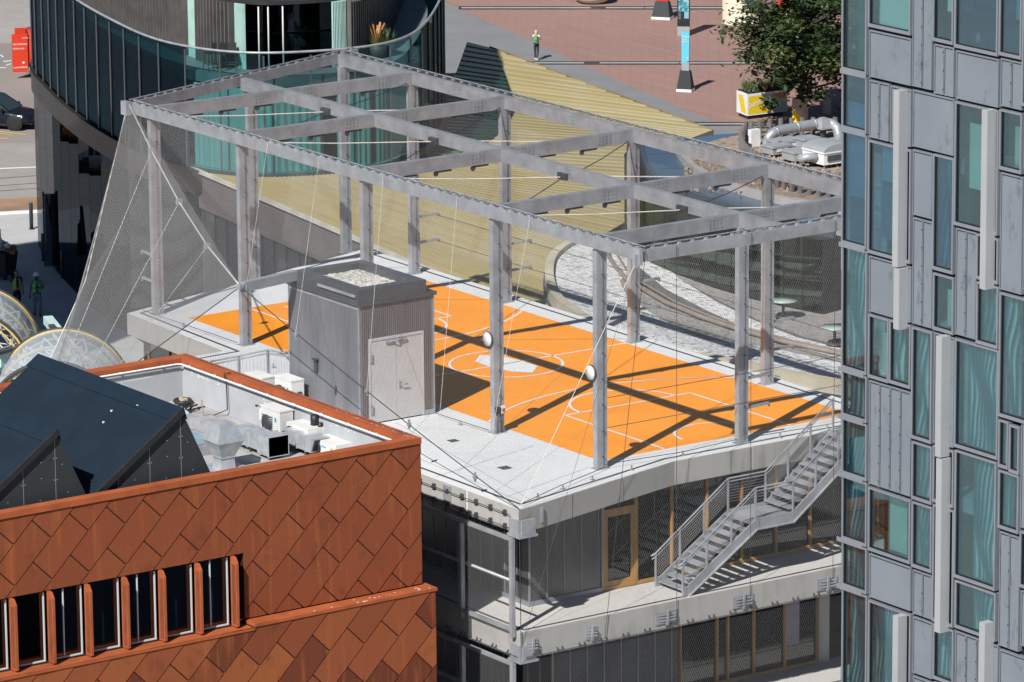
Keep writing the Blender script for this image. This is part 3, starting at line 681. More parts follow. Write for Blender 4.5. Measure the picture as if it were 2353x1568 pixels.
rope(TIP, (14.8, -9.85, -4.0), .014); k.build('edge_wire', M['rod'], cg)
k = MB()
for f in (.21, .47, .62, .85): p = Vector(CO).lerp(Vector(TIP), f)+Vector((0, 0, -.1)); k.bar(p+Vector((0, 0, -.14)), p+Vector((0, 0, .14)), .05); k.box((p.x-.05, p.y-.05, p.z-.05), (p.x+.05, p.y+.05, p.z+.05))
for e in E_[1:]: k.box((e.x-.08, e.y-.08, e.z-.08), (e.x+.08, e.y+.08, e.z+.08))
k.build('rope_clamp', M['steel'], cg)

# lamps and switch box on the front posts
for i, lab in ((3, 'round white floodlight on the post right of the stair housing'), (4, 'round white floodlight on the front corner post of the cage')):
    x = FX[i]; o = thing('floodlight', lab, 'floodlight', (x-.12, -5.46, 2.9), 0, 'round floodlights on the front posts')
    k = MB(); k.lathe([(.05, .18), (.17, .10), (.235, .02), (.235, -.03), (.22, -.03)], (0, 0, 0), 22, 'y'); k.build('lamp_body', M['steel_dk'], o)
    k = MB(); k.lathe([(.005, -.028), (.215, -.028), (.215, -.036), (.005, -.036)], (0, 0, 0), 22, 'y'); k.build('lens', M['white'], o)
    k = MB(); k.bar((.12, .0, 0), (.12, .16, 0), .06, .1); k.build('bracket', M['steel_dk'], o)
o = thing('switch_box', 'small black and red switch boxes low on the post', 'switch box', (7.13, -5.25, .62))
k = MB(); k.box((.002, -.13, 0), (.09, .03, .2)); k.build('casing', M['black'], o)
k = MB(); k.box((.002, .05, .0), (.08, .2, .22)); k.build('casing', M['white'], o)
k = MB(); k.box((.08, .08, .06), (.11, .17, .15)); k.build('switch', M['red'], o)
k = MB()
for y in (-.06, .05, .12): k.tube([(.03, y, 0), (.03, y, -.6)], .014)
k.build('conduit', M['steel_dk'], o)
# ================================================================== corten-clad building, front left
RX, RY, RZ_ = 13.7, -12.5, 2.35
rb = thing('rust_building', 'rust coloured corten building with diagonal metal tiles and a row of finned windows', 'building', (7, -26, GZ))
def rpart(name, mb, m, parent=rb):
    return mb.build(name, m, parent, (-7, 26, -GZ) if parent is rb else None)
RW = -40.; RL = 1.1
k = MB(); k.box((RL, RW, .35), (RX-.30, RY-.31, 1.08)); rpart('roof_deck', k, mat('roof_membrane', (.40, .385, .37), .75, 0, .22, .8))
k = MB(); k.box((RX-.35, RW, 1.085), (RX-.04, RY-.36, 2.15)); k.box((RL, RY-.36, 1.085), (RX-.04, RY-.04, 2.15)); k.box((RL+.04, RW, 1.085), (RL+.36, RY-.36, 2.15))
pl_ = rpart('parapet_lining', k, mat('grey_parapet_membrane', (.43, .445, .465), .7, 0, .10, .9))
k = MB(); rr = random.Random(8)              # patched spots of white sealant
for i in range(42):
    x = rr.choice([2.2, 2.6, 3.1, 4.6, 6.2, 7.4, 8.6, 9.7, 10.6])+rr.uniform(-.4, .4); z = 2.02-abs(rr.gauss(0, .05)); w = rr.uniform(.02, .12)
    k.box((x, RY-.3615, z-.02), (x+w, RY-.3602, z+rr.uniform(-.01, .02)))
for (y, z, w, h) in ((-13.6, 1.95, .03, .1), (-14.9, 1.9, 1.0, .02), (-15.0, 1.72, .03, .2), (-15.05, 1.45, .15, .05)): k.box((RL+.3602, y, z), (RL+.3615, y+w, z+h))
k.build('sealant_patch', M['white'], pl_)
# caps
k = MB()
def cap(a, b, z0, z1, seg=2.3, axis=0):
    n_ = max(1, round((b[axis]-a[axis])/seg))
    for i in range(n_):
        A, B = list(a), list(b); L = b[axis]-a[axis]; A[axis] = a[axis]+L*i/n_; B[axis] = a[axis]+L*(i+1)/n_-.008
        k.box((*A, z0), (*B, z1))
cap((RL-.05, RY-.42), (RX-.27, RY+.02), RZ_-.17, RZ_, 2.4, 0); cap((RX-.27, RW), (RX+.06, RY+.02), RZ_-.17, RZ_, 2.3, 1); cap((RL-.05, RW), (RL+.40, RY-.425), RZ_-.17, RZ_, 2.3, 1)
rpart('parapet_cap', k, M['corten_cap'])
k = MB(); k.tube([(RX-.5, RY-.50, RZ_-.15), (RL+.55, RY-.50, RZ_-.15), (RL+.46, RY-.62, RZ_-.15), (RL+.46, RW, RZ_-.15)], .028, 6)
x = 2.0
while x < 13: k.bar((x, RY-.40, RZ_-.16), (x, RY-.52, RZ_-.14), .05); x += 1.45
y = -13.6
while y > -20: k.bar((RL+.38, y, RZ_-.16), (RL+.48, y, RZ_-.14), .05); y -= 1.45
rpart('lightning_tube', k, M['white'])
k = MB(); k.tube([(4.1, RY-.30, RZ_+.03), (4.1, RY-.52, RZ_+.05), (4.1, RY-.44, 2.0), (4.15, RY-.46, 1.3), (3.9, RY-.8, 1.12), (3.3, RY-1.2, 1.11), (2.4, RY-.9, 1.11)], .02, 5); rpart('loose_cable', k, M['black'])
k = MB(); q = [(x_, RY-.12, RZ_+.012+.01*math.sin(x_*3)) for x_ in [1.2+.4*i for i in range(31)]]; k.tube(q, .012, 4); rpart('cap_wire', k, M['steel_dk'])

# diagonal tiles: 45 degree lattice measured on the wall
def clip(poly, ax, v, keep_gt):
    o = []
    for i in range(len(poly)):
        a, b = poly[i], poly[(i+1) % len(poly)]; ia = (a[ax] > v) == keep_gt; ib = (b[ax] > v) == keep_gt
        if ia: o.append(a)
        if ia != ib:
            f = (v-a[ax])/(b[ax]-a[ax]); o.append(tuple(a[j]+f*(b[j]-a[j]) for j in (0, 1)))
    return o
def tiles(name, X, rects, m, seed, off=0., axis='x', tone=lambda r, y, z: .22+.5*r.random()):
    k = MB(); tn = []; rr = random.Random(seed); W_ = 1.152; g = .033
    y0 = min(r[0] for r in rects); y1 = max(r[1] for r in rects); z0 = min(r[2] for r in rects); z1 = max(r[3] for r in rects)
    for s in range(-60, 90):
        c0 = -25.92+W_*s+off
        for m_ in range(-40, 60):
            e0 = -24.25+1.16*(s % 2)+2.32*m_+off
            # corners: y-z in [c0,c0+W], y+z in [e0,e0+2.32]
            p = [((c+e)/2, (e-c)/2) for c, e in ((c0+g*.42, e0+g*1.2), (c0+W_-g*.42, e0+g*1.2), (c0+W_-g*.42, e0+2.32-g*.5), (c0+g*.42, e0+2.32-g*.5))]
            if max(a[0] for a in p) < y0 or min(a[0] for a in p) > y1 or max(a[1] for a in p) < z0 or min(a[1] for a in p) > z1: continue
            t_ = tone(rr, p[0][0], p[0][1])
            for (a, b, c, d) in rects:
                q = p
                for ax, v, gt in ((0, a, True), (0, b, False), (1, c, True), (1, d, False)):
                    q = clip(q, ax, v, gt)
                    if len(q) < 3: break
                if len(q) < 3: continue
                # slight shingle lean: the upper left side sits deeper
                dep = [.016+.014*((q_[0]-q_[1]-c0)/W_) for q_ in q]
                n_ = len(q)
                if axis == 'x': A_ = [(X+dd_, y, z) for (y, z), dd_ in zip(q, dep)]; B_ = [(X, y, z) for y, z in q]
                else: A_ = [(-y, X+dd_, z) for (y, z), dd_ in zip(q, dep)]; B_ = [(-y, X, z) for y, z in q]
                nf = len(k.f); k.add(A_+B_, [tuple(range(n_))]+[(i, n_+i, n_+(i+1) % n_, (i+1) % n_) for i in range(n_)])
                tn += [t_]*(len(k.f)-nf)
    o = rpart(name, k, m); at_ = o.data.attributes.new('tone', 'FLOAT', 'FACE')
    if len(tn) == len(at_.data): at_.data.foreach_set('value', tn)
    return o
def corten_tone(mt):
    nt = mt.node_tree; g = [n for n in nt.nodes if n.type == 'NEW_GEOMETRY'][0]
    a = nt.nodes.new('ShaderNodeAttribute'); a.attribute_name = 'tone'
    for l in list(g.outputs['Random Per Island'].links): nt.links.new(a.outputs['Fac'], l.to_socket)
corten_tone(M['corten']); corten_tone(M['corten2'])
WH, WS, WE = -.03, -2.08, -18.42
k = MB(); k.box((RX-.3, RW, WH), (RX, RY-.001, RZ_-.18)); k.box((RX-.3, WE, -1.9), (RX, RY-.001, WH)); k.box((RL, RY-.3, -1.9), (RX-.3, RY-.001, RZ_-.18))
rpart('wall_backing', k, M['joint'])
tiles('upper_wall', RX+.001, [(RW, WE, WH, RZ_-.19), (WE, RY, -1.92, RZ_-.19)], M['corten'], 4)
tiles('upper_wall', RY+.001, [(-13.7, -1.1, -1.92, RZ_-.19)], M['corten'], 5, 0, 'y')
LX, LY = RX+.5, RY+.12
k = MB(); k.box((RL, RW, GZ), (LX, WE-.001, -2.135)); k.box((RL, WE, GZ), (LX, LY, -2.045)); rpart('wall_backing', k, M['joint'])
def low_tone(r, y, z):
    v = r.random()
    if -17.2 < y < -13.2 and -4.9 < z < -3.4 and r.random() < .6: return v*.12
    return v
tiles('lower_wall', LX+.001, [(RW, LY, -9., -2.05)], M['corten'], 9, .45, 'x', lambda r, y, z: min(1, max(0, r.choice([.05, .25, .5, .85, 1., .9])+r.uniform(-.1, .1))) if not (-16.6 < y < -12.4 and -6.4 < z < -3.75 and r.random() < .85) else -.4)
tiles('lower_wall', LY+.001, [(-14.2, -1.1, -9., -2.05)], M['corten'], 10, .2, 'y')
k = MB()
def cap2(a, b, z0, z1, axis): 
    n_ = max(1, round((b[axis]-a[axis])/2.33))
    for i in range(n_):
        A, B = list(a), list(b); L = b[axis]-a[axis]; A[axis] = a[axis]+L*i/n_; B[axis] = a[axis]+L*(i+1)/n_-.006
        k.box((*A, z0), (*B, z1))
cap2((RX-.6, RW), (LX+.05, WE), WS-.05, WS, 1); cap2((RX+.035, WE), (LX+.05, LY+.05), -2.04, -1.95, 1); cap2((RL, RY+.035), (RX+.03, LY+.05), -2.04, -1.95, 0)
rpart('ledge_cap', k, M['corten_cap'])
k = MB(); rr = random.Random(2)
for i in range(26):
    y = rr.triangular(-18, -12.48, -12.8); x = rr.uniform(RX+.12, LX); w = rr.uniform(.01, .045); k.box((x, y, -1.948), (x+w, y+w*1.6, -1.945))
for i in range(40):
    x = rr.triangular(9, 13.7, 13.3); y = rr.uniform(RY-.25, RY+.0); w = rr.uniform(.008, .03); k.box((x, y, RZ_+.001), (x+w, y+w*1.4, RZ_+.004))
rpart('bird_lime_speck', k, M['white'])
# windows and fins
M['rpane'] = glass('dark_office_glass', (.25, .31, .34), .09)
M['wframe'] = plain('white_window_frame', (.62, .66, .66), .4)
M['void'] = plain('unlit_room', (.012, .013, .015), .8)
k = MB(); k.box((RX-1.2, RW, WS-.1), (RX-1.15, WE, WH+.2)); k.box((RX-1.15, WE-.05, WS), (RX-.35, WE, WH)); rpart('room_back', k, M['void'])
k = MB(); k.box((RX-1.15, RW, WS+.002), (RX-.35, WE-.05, WS+.02)); k.box((RX-1.15, RW, WH-.06), (RX-.12, WE-.05, WH-.005)); rpart('reveal', k, M['void'])
FY = [-18.80-1.165*i for i in range(16)]
for i, fy in enumerate(FY):
    k = MB(); d = .29; w = .075; ch = .16; x0 = RX-.02; zb, zt = WS+.04, WH-.02
    k.extr([(x0, fy-w/2, zb), (RX+d-.02, fy-w/2, zb), (RX+d, fy-w/2, zb+.02), (RX+d, fy-w/2, zt-ch), (RX+d-ch*.8, fy-w/2, zt), (x0, fy-w/2, zt)], (0, w, 0))
    f = rpart('fin', k, M['corten_cap'])
    k = MB(); k.box((RX+d-.23, fy-w/2-.004, zb+.06), (RX+d-.05, fy-w/2-.001, zt-ch-.05)); k.build('fin_panel', M['corten_panel'] if 'corten_panel' in M else M.setdefault('corten_panel', mat('brown_corten_panel', (.22, .06, .026), .75, .1, .25, 2)), f)
for i in range(15):
    a, b = FY[i+1]+.05, FY[i]-.05
    k = MB(); t_ = .045; xg = RX-.075
    k.box((xg-.03, b-.095, WS+.05), (xg+.03, b-.055, WH-.06)); k.box((xg-.03, a+.01, WS+.05), (xg+.03, b-.095, WS+.09)); k.box((xg-.03, a+.01, WS+.09), (xg+.03, a+.03, WH-.06))
    if i % 2 == 0: k.box((xg-.03, a+.42, WS+.10), (xg+.03, a+.45, WH-.06))
    w_ = rpart('window', k, M['wframe'])
    k = MB(); k.box((xg-.012, a+.05, WS+.10), (xg+.002, b-.095, WH-.06)); k.build('pane', M['rpane'], w_)
    if i in (0, 1, 3): k = MB(); k.box((xg-.5, a+.3 if i else a+.5, WS+.1), (xg-.47, b-.12, WH-.08)); k.build('inner_screen', M['inscr'] if 'inscr' in M else M.setdefault('inscr', mat('slate_screen', (.10, .15, .18), .7, 0, .3, 2)), w_)
    k = MB(); k.box((xg-.06, a-.01, WS+.02), (xg+.06, b+.01, WS+.05)); k.build('sill', M['black'], w_)

# saw-tooth roof lights
t = NT('black_blue_corrugated_sheet'); v = t.pos((1, 0, 0)); w = t.n('ShaderNodeTexWave', wave_type='BANDS', bands_direction='X'); w.inputs['Scale'].default_value = .314/.135; t.l(v, w.inputs['Vector'])
col = t.ramp(w.outputs['Fac'], [(.0, (.010, .020, .032)), (.5, (.017, .034, .052)), (1, (.022, .042, .064))])
t.bsdf(col, .5, .1, t.bump(w.outputs['Fac'], .8, .04)); M['corr'] = t.m
M['ridge'] = mat('dark_blue_flashing', (.011, .022, .036), .75, 0, .15, 1, spec=.15)
M['gable'] = mat('charcoal_gable_board', (.028, .035, .040), .7, 0, .12, 2)
for j in range(4):
    yr = -19.95-3.96*j; zr = 4.14
    rf = thing('sawtooth_roof', ['tall black corrugated saw-tooth roof beside the ducts on the rust building', 'second black saw-tooth roof at the left edge of the photo', 'third black saw-tooth roof outside the frame', 'last black saw-tooth roof outside the frame'][j], 'roof light', (9.2, yr, 1.09), 0, 'saw-tooth roofs of the rust building')
    if j > 1: D_.objects.remove(rf); break
    def lp(x, y, z): return (x-9.2, y-yr, z-1.09)
    X0, X1 = 5.27, 13.14; sl = (4.14-2.28)/2.66; yl = yr-3.95; zl_ = zr-sl*3.95
    k = MB()                                 # corrugated slope as a real folded sheet
    n_ = 58
    for i in range(n_):
        xx = X0+(X1-X0)*i/n_; dx = (X1-X0)/n_
        for (a, b, h0, h1) in ((0, .35, 0, 0), (.35, .5, 0, .035), (.5, .85, .035, .035), (.85, 1, .035, 0)):
            k.add([lp(xx+a*dx, yr, zr+h0), lp(xx+b*dx, yr, zr+h1), lp(xx+b*dx, yl, zl_+h1), lp(xx+a*dx, yl, zl_+h0)], [(0, 3, 2, 1)])
    k.build('corrugated_slope', M['ridge'], rf)
    yb = yr+.83*(zr-1.1)/1.86
    k = MB(); k.hexa([lp(X0, yr-.02, zr-.06), lp(X1, yr-.02, zr-.06), lp(X1, yb, 1.1), lp(X0, yb, 1.1), lp(X0, yr, zr-.02), lp(X1, yr, zr-.02), lp(X1, yb+.04, 1.12), lp(X0, yb+.04, 1.12)]); k.build('steep_slope', M['gable'], rf)
    k = MB(); k.extr([lp(X1-.08, yr, zr-.03), lp(X1-.08, yl, max(1.1, zl_-.03)), lp(X1-.08, yl, 1.1), lp(X1-.08, yb-.02, 1.1)], (.06, 0, 0)); k.extr([lp(X0+.02, yr, zr-.03), lp(X0+.02, yl, max(1.1, zl_-.03)), lp(X0+.02, yl, 1.1), lp(X0+.02, yb-.02, 1.1)], (.06, 0, 0)); gb = k.build('gable', M['gable'], rf)
    k = MB()
    for dy in (-.05, -1.05, -2.05): k.box(lp(X1-.0199, yr+dy-.006, 1.2), lp(X1-.017, yr+dy+.006, zr-.08+sl*min(0, dy)))
    for dy in (-.05, -1.05, -2.05):
        for zz in (1.6, 2.2, 2.8, 3.4):
            if zz < zr-.3+sl*dy: k.box(lp(X1-.0199, yr+dy-.06, zz), lp(X1-.012, yr+dy-.035, zz+.025)); k.box(lp(X1-.0199, yr+dy+.035, zz), lp(X1-.012, yr+dy+.06, zz+.025))
    for (dy, zz) in ((-.55, 1.7), (-.55, 2.3), (-.5, 2.9), (-.5, 3.35), (-1.5, 1.7), (-1.55, 2.4), (.35, 1.8), (.3, 2.4), (.15, 3.2)): k.box(lp(X1-.0199, yr+dy, zz), lp(X1-.012, yr+dy+.025, zz+.025))
    k.build('panel_joint', plain('pale_joint', (.30, .32, .33)), gb)
    k = MB(); a = .38
    k.hexa([lp(X0-.05, yr-a, zr-a*sl+.045), lp(X1+.05, yr-a, zr-a*sl+.045), lp(X1+.05, yr, zr+.045), lp(X0-.05, yr, zr+.045), lp(X0-.05, yr-a, zr-a*sl+.06), lp(X1+.05, yr-a, zr-a*sl+.06), lp(X1+.05, yr+.03, zr+.08), lp(X0-.05, yr+.03, zr+.08)])
    k.hexa([lp(X0-.05, yr+.10, zr-.25), lp(X1+.05, yr+.10, zr-.25), lp(X1+.05, yr+.14, zr-.25), lp(X0-.05, yr+.14, zr-.25), lp(X0-.05, yr, zr+.045), lp(X1+.05, yr, zr+.045), lp(X1+.05, yr+.04, zr+.075), lp(X0-.05, yr+.04, zr+.075)])
    k.build('ridge_cap', M['ridge'], rf)
    k = MB(); k.bar(lp(X1+.02, yr+.02, zr), lp(X1+.02, yl, zl_), .12, .16); k.build('verge_trim', M['black'], rf)
    k = MB(); rr = random.Random(4+j)
    for i in range(3): 
        f = rr.uniform(.05, .6); xx = rr.uniform(10.2, 12.9); k.box(lp(xx, yr-3.95*f, zr-sl*3.95*f+.036), lp(xx+.06, yr-3.95*f+.05, zr-sl*3.95*f+.08))
    k.build('bird_lime_speck', M['white'], rf)

# roof plant
RZ0 = 1.085
vc = thing('vent_cowl', 'galvanised hexagonal vent cowl beside the black saw-tooth roof', 'vent', (9.25, -16.25, RZ0))
def frust(k, s0, z0, s1, z1, c=(0, 0)):
    k.hexa([(c[0]-s0, c[1]-s0, z0), (c[0]+s0, c[1]-s0, z0), (c[0]+s0, c[1]+s0, z0), (c[0]-s0, c[1]+s0, z0), (c[0]-s1, c[1]-s1, z1), (c[0]+s1, c[1]-s1, z1), (c[0]+s1, c[1]+s1, z1), (c[0]-s1, c[1]+s1, z1)])
k = MB(); frust(k, .24, 0, .22, .36); k.build('neck', M['galv'], vc)
k = MB(); k.box((-.25, -.25, .36), (.25, .25, .40)); frust(k, .23, .40, .42, .84); k.box((-.43, -.43, .84), (.43, .43, .87)); frust(k, .42, .87, .26, 1.36); k.build('cowl', M['galv'], vc)
k = MB(); k.box((-.62, -.55, .0), (.55, .62, .035)); k.build('flashing', M['galv'], vc)
def duct(label, base, boxes, legs, mouth=None):
    o = thing('duct', label, 'duct', base, 0, 'bright metal ducts on the rust building roof')
    k = MB()
    for a, b in boxes: k.box(a, b)
    k.build('duct_box', M['galv'], o)
    k = MB()
    for a, b in boxes:
        for x in (a[0], b[0]-.03): k.box((x, a[1]-.025, a[2]-.025), (x+.03, b[1]+.025, b[2]+.025))
    k.build('flange', M['galv'], o)
    for (x, y, h) in legs: kk = MB(); kk.bar((x, y, 0), (x, y, h), .05); kk.build('leg', M['steel_dk'], o)
    if mouth:
        k = MB(); a, b, sgn = mouth; e = .42*sgn
        x = b[0] if sgn > 0 else a[0]
        k.hexa([(x, a[1], a[2]), (x+e*.55, a[1], a[2]-.02), (x+e*.55, b[1], a[2]-.02), (x, b[1], a[2]), (x, a[1], b[2]), (x+e, a[1], b[2]), (x+e, b[1], b[2]), (x, b[1], b[2])]); k.build('hood', M['galv'], o)
        k = MB(); q = .008*sgn; k.add([(x+e*.59+q, a[1]+.04, a[2]+.03), (x+e*.59+q, b[1]-.04, a[2]+.03), (x+e*.95+q, b[1]-.04, b[2]-.04), (x+e*.95+q, a[1]+.04, b[2]-.04)], [(0, 1, 2, 3)]); k.build('bird_mesh', M['black'], o)
    return o
bA = at(628, 1050, RZ0); 
duct('square duct with a hood at its left end beside the vent cowl', (bA.x, bA.y, RZ0), [((-.30, -.33, .10), (.30, .33, .66)), ((-.95, -.28, .16), (-.30, .28, .62)), ((-1.25, -.28, .16), (-.95, .28, .62))], [(-.9, -.2, .2), (.2, -.25, .12)], ((-1.25, -.28, .16), (-.95, .28, .62), -1))
bB = at(705, 1042, RZ0)
duct('long duct with a dark meshed mouth pointing right beside the white units', (bB.x, bB.y, RZ0), [((-.75, -.25, .22), (-.15, .3, .62)), ((-.15, -.25, .18), (.35, .3, .60))], [(-.6, -.2, .25), (.25, -.2, .2)], ((-.15, -.25, .18), (.35, .3, .60), 1))
ac_unit('white air conditioner behind the ducts on the rust building roof', (7.2, -13.15, RZ0), 0, 1.05, .45, .92)
def condenser(label, loc, w, h):
    o = thing('condenser', label, 'condenser', loc, 0, 'white condensers on the rust building roof')
    k = MB(); k.box((-w/2, -.32, .05), (w/2, .32, h)); k.build('casing', M['offwhite'], o)
    k = MB(); k.lathe([(.02, 0), (.25, 0), (.25, .03), (.02, .03)], (-w*.3, -.36, h*.55), 18, 'y'); k.build('fan_ring', M['black'], o)
    k = MB(); k.box((w*.30, -.335, h*.62), (w*.36, -.321, h*.76)); k.build('warning_plate', plain('orange_plate', (.8, .3, .02)), o)
    k = MB(); k.box((-w*.10, -.326, h*.66), (w*.10, -.321, h*.74)); k.build('maker_plate', plain('pale_blue_plate', (.2, .45, .65)), o)
    k = MB(); k.box((-w/2+.05, -.3, 0), (w/2-.05, .3, .05)); k.build('foot', M['black'], o)
condenser('white condenser with an orange plate beside the dark duct mouth', (8.7, -13.1, RZ0), 1.15, .72)
condenser('white condenser at the corner, mostly hidden by the rust parapet', (10.1, -13.1, RZ0), 1.3, .55)
o = thing('exhaust_pipe', 'black twin exhaust pipes standing beside the white condenser', 'exhaust pipe', (9.05, -12.96, RZ0))
k = MB(); k.tube([(-.12, 0, 0), (-.12, 0, .72)], .08, 10); k.tube([(-.12, 0, .72), (-.12, 0, 1.02)], .12, 12); k.build('pipe', M['black'], o)
k = MB(); k.tube([(.15, 0.02, 0), (.15, .02, .6)], .05, 8); k.tube([(.15, .02, .6), (.15, .02, .84)], .075, 10); k.build('pipe', M['black'], o)
o = thing('wind_gauge', 'small white wind gauge with black cups beside the air conditioner', 'wind gauge', (6.05, -12.95, RZ0))
k = MB(); k.tube([(0, 0, 0), (0, 0, .6)], .025); k.box((-.05, -.06, .3), (.05, .06, .62)); k.build('mast', M['white'], o)
k = MB()
for a in (0, 2.1, 4.2): k.tube([(0, 0, .68), (.13*math.cos(a), .13*math.sin(a), .72)], .01, 4); k.lathe([(.005, .0), (.04, .02), (.05, .06), (.02, .06)], (.15*math.cos(a), .15*math.sin(a), .68), 8)
k.build('cup', M['black'], o)
o = thing('tool_bag', 'open black tool bag in the parapet corner of the rust building roof', 'bag', (2.0, -13.2, RZ0))
k = MB(); k.lathe([(.22, 0), (.30, .08), (.27, .14), (.22, .10), (.05, .08)], (0, 0, 0), 16); k.build('bag', M['black'], o)
k = MB()
for (x, y) in ((-.1, 0), (.05, .06), (.1, -.06)): k.box((x-.05, y-.04, .08), (x+.06, y+.05, .17))
k.build('cloth', mat('beige_cloth', (.55, .45, .3), .8), o)
o = thing('tool_pile', 'heap of black tools lying on the boards near the ridge end', 'tools', (3.35, -13.9, RZ0+.16))
k = MB(); rr = random.Random(6)
for i in range(16):
    a = rr.uniform(0, pi); x, y = rr.uniform(-.35, .35), rr.uniform(-.22, .22); k.bar((x, y, .02+i*.008), (x+.25*math.cos(a), y+.25*math.sin(a), .05+i*.008), .05, .04)
k.build('tool', M['black'], o)
o = thing('insulation_board', 'pale blue and white boards stacked by the steep roof slope', 'boards', (3.7, -14.1, RZ0))
k = MB(); k.box((-.7, -.5, 0), (.8, .3, .05)); k.build('timber_board', mat('pine_board', (.55, .42, .24), .8), o)
k = MB(); k.box((-.65, -.45, .05), (.35, .3, .11)); k.build('blue_board', plain('pale_blue_board', (.45, .68, .75)), o)
k = MB(); k.box((.36, -.42, .05), (.75, .25, .1)); k.build('white_board', M['white'], o)
o = thing('skylight', 'low glazed rooflight between the saw-tooth roof and the vent cowl', 'rooflight', (6.75, -15.9, RZ0))
k = MB(); k.box((-.9, -.8, 0), (.9, .7, .28)); k.build('upstand', mat('grey_upstand', (.30, .31, .33), .7), o)
k = MB(); k.box((-.78, -.68, .28), (.78, .58, .33)); k.build('pane', mat('rooflight_pane', (.30, .45, .55), .12, .2), o)
k = MB(); k.box((-.85, -.75, .281), (-.78, .65, .35)); k.box((.78, -.75, .281), (.85, .65, .35)); k.box((-.78, -.75, .281), (.78, -.68, .35)); k.box((-.78, .58, .281), (.78, .65, .35)); k.build('frame', M['steel'], o)
k = MB(); k.bar((4.9, -14.2, RZ0), (5.3, -14.55, RZ0+1.0), .03); o = k.build('wooden_pole', mat('pine_pole', (.55, .45, .25), .7)); tag(o, 'thin wooden pole leaning between the boards and the vent cowl', 'pole')
for (nm, a, b) in (('rear', (3.2, -14.9, 0), 0),):
    o = bx('roof_kerb', (4.6, -14.75, RZ0), (6.6, -14.1, RZ0+.42), mat('folded_membrane', (.36, .36, .37), .7, 0, .2, 3)); tag(o, 'grey membrane covered kerb box in front of the pale boards', 'roof kerb')
# ================================================================== glass and grey panel tower, right edge
TY = -18.0
tw = thing('panel_tower', 'tall tower of grey metal panels, teal windows and pale vertical fins', 'building', (46, -15, GZ))
def tpart(name, mb, m, parent=tw):
    return mb.build(name, m, parent, (-46, 15, -GZ) if parent is tw else None)
t = NT('grey_tower_panel'); v = t.pos(); n1 = t.noise(v, .5, 6, .6); n2 = t.noise(t.pos((1, 1, .5), (0, .5, 0)), 3.2, 8, .75)
col = t.ramp(n1, [(.3, (.190, .218, .25)), (.7, (.232, .262, .295))])
col = t.mix(t.ramp(n2, [(.36, (.55, .55, .55)), (.43, (0, 0, 0))]), col, (.11, .13, .155))
t.bsdf(col, .5, .15, t.bump(t.noise(v, 30, 2), .06, .01)); M['tpanel'] = t.m
M['tfin'] = mat('pale_fin', (.40, .41, .42), .5, .15, .06, .8)
M['tpane'] = glass('teal_window', (.84, .95, .96), .03, (.8, .95, 1.), 0, .04, .8, (1, 1, .4))
M['tpane2'] = glass('blue_window', (.66, .86, .95), .14, (.75, .92, 1.), 0, .05, .8, (1, 1, .4))
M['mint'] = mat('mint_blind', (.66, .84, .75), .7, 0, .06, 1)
M['mintg'] = mat('green_wall', (.42, .66, .53), .8, 0, .08, 1)
t = NT('pale_teal_reflection_stripes'); a_ = t.n('ShaderNodeAttribute'); a_.attribute_name = 'tone'
t.bsdf(t.ramp(a_.outputs['Fac'], [(0, (.018, .085, .12)), (.45, (.085, .25, .30)), (.75, (.38, .58, .58)), (1, (.76, .88, .85))]), .7); M['refl_stripe'] = t.m  # stripe colours imitate rippled reflections in the tower glass
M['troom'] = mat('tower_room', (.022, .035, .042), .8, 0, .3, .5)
M['skyb'] = mat('sky_blue_reflection', (.42, .58, .66), .7, 0, .06, 1); M['dteal'] = mat('dark_teal_sheet', (.05, .14, .17), .8, 0, .3, 1.5); M['dgrn'] = mat('dark_green_reflection', (.025, .10, .085), .8, 0, .2, 1)  # sheet colours that stand in for reflections in the corner panes
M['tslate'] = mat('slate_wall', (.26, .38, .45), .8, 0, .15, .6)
def tx(xz, dy): return ony((2880+xz/2.45)/1.632, dy, TY)
XL = tx(683, 700).x; XR = 60.
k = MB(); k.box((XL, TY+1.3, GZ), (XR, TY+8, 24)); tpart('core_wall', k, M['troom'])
k = MB(); k.box((XL, TY+.012, GZ), (XL+.06, TY+1.3, 24)); tpart('corner_glass', k, M['tpane'])
k = MB()
for z in (-8, -4.1, -.2, 3.7, 7.6, 11.5, 15.4, 19.3, 23): k.box((XL+.1, TY+.25, z), (XR, TY+1.29, z+.35))
tpart('floor_edge', k, M['tslate'])
W, P, S, H = 'window', 'panel', 'ribs', 'win'
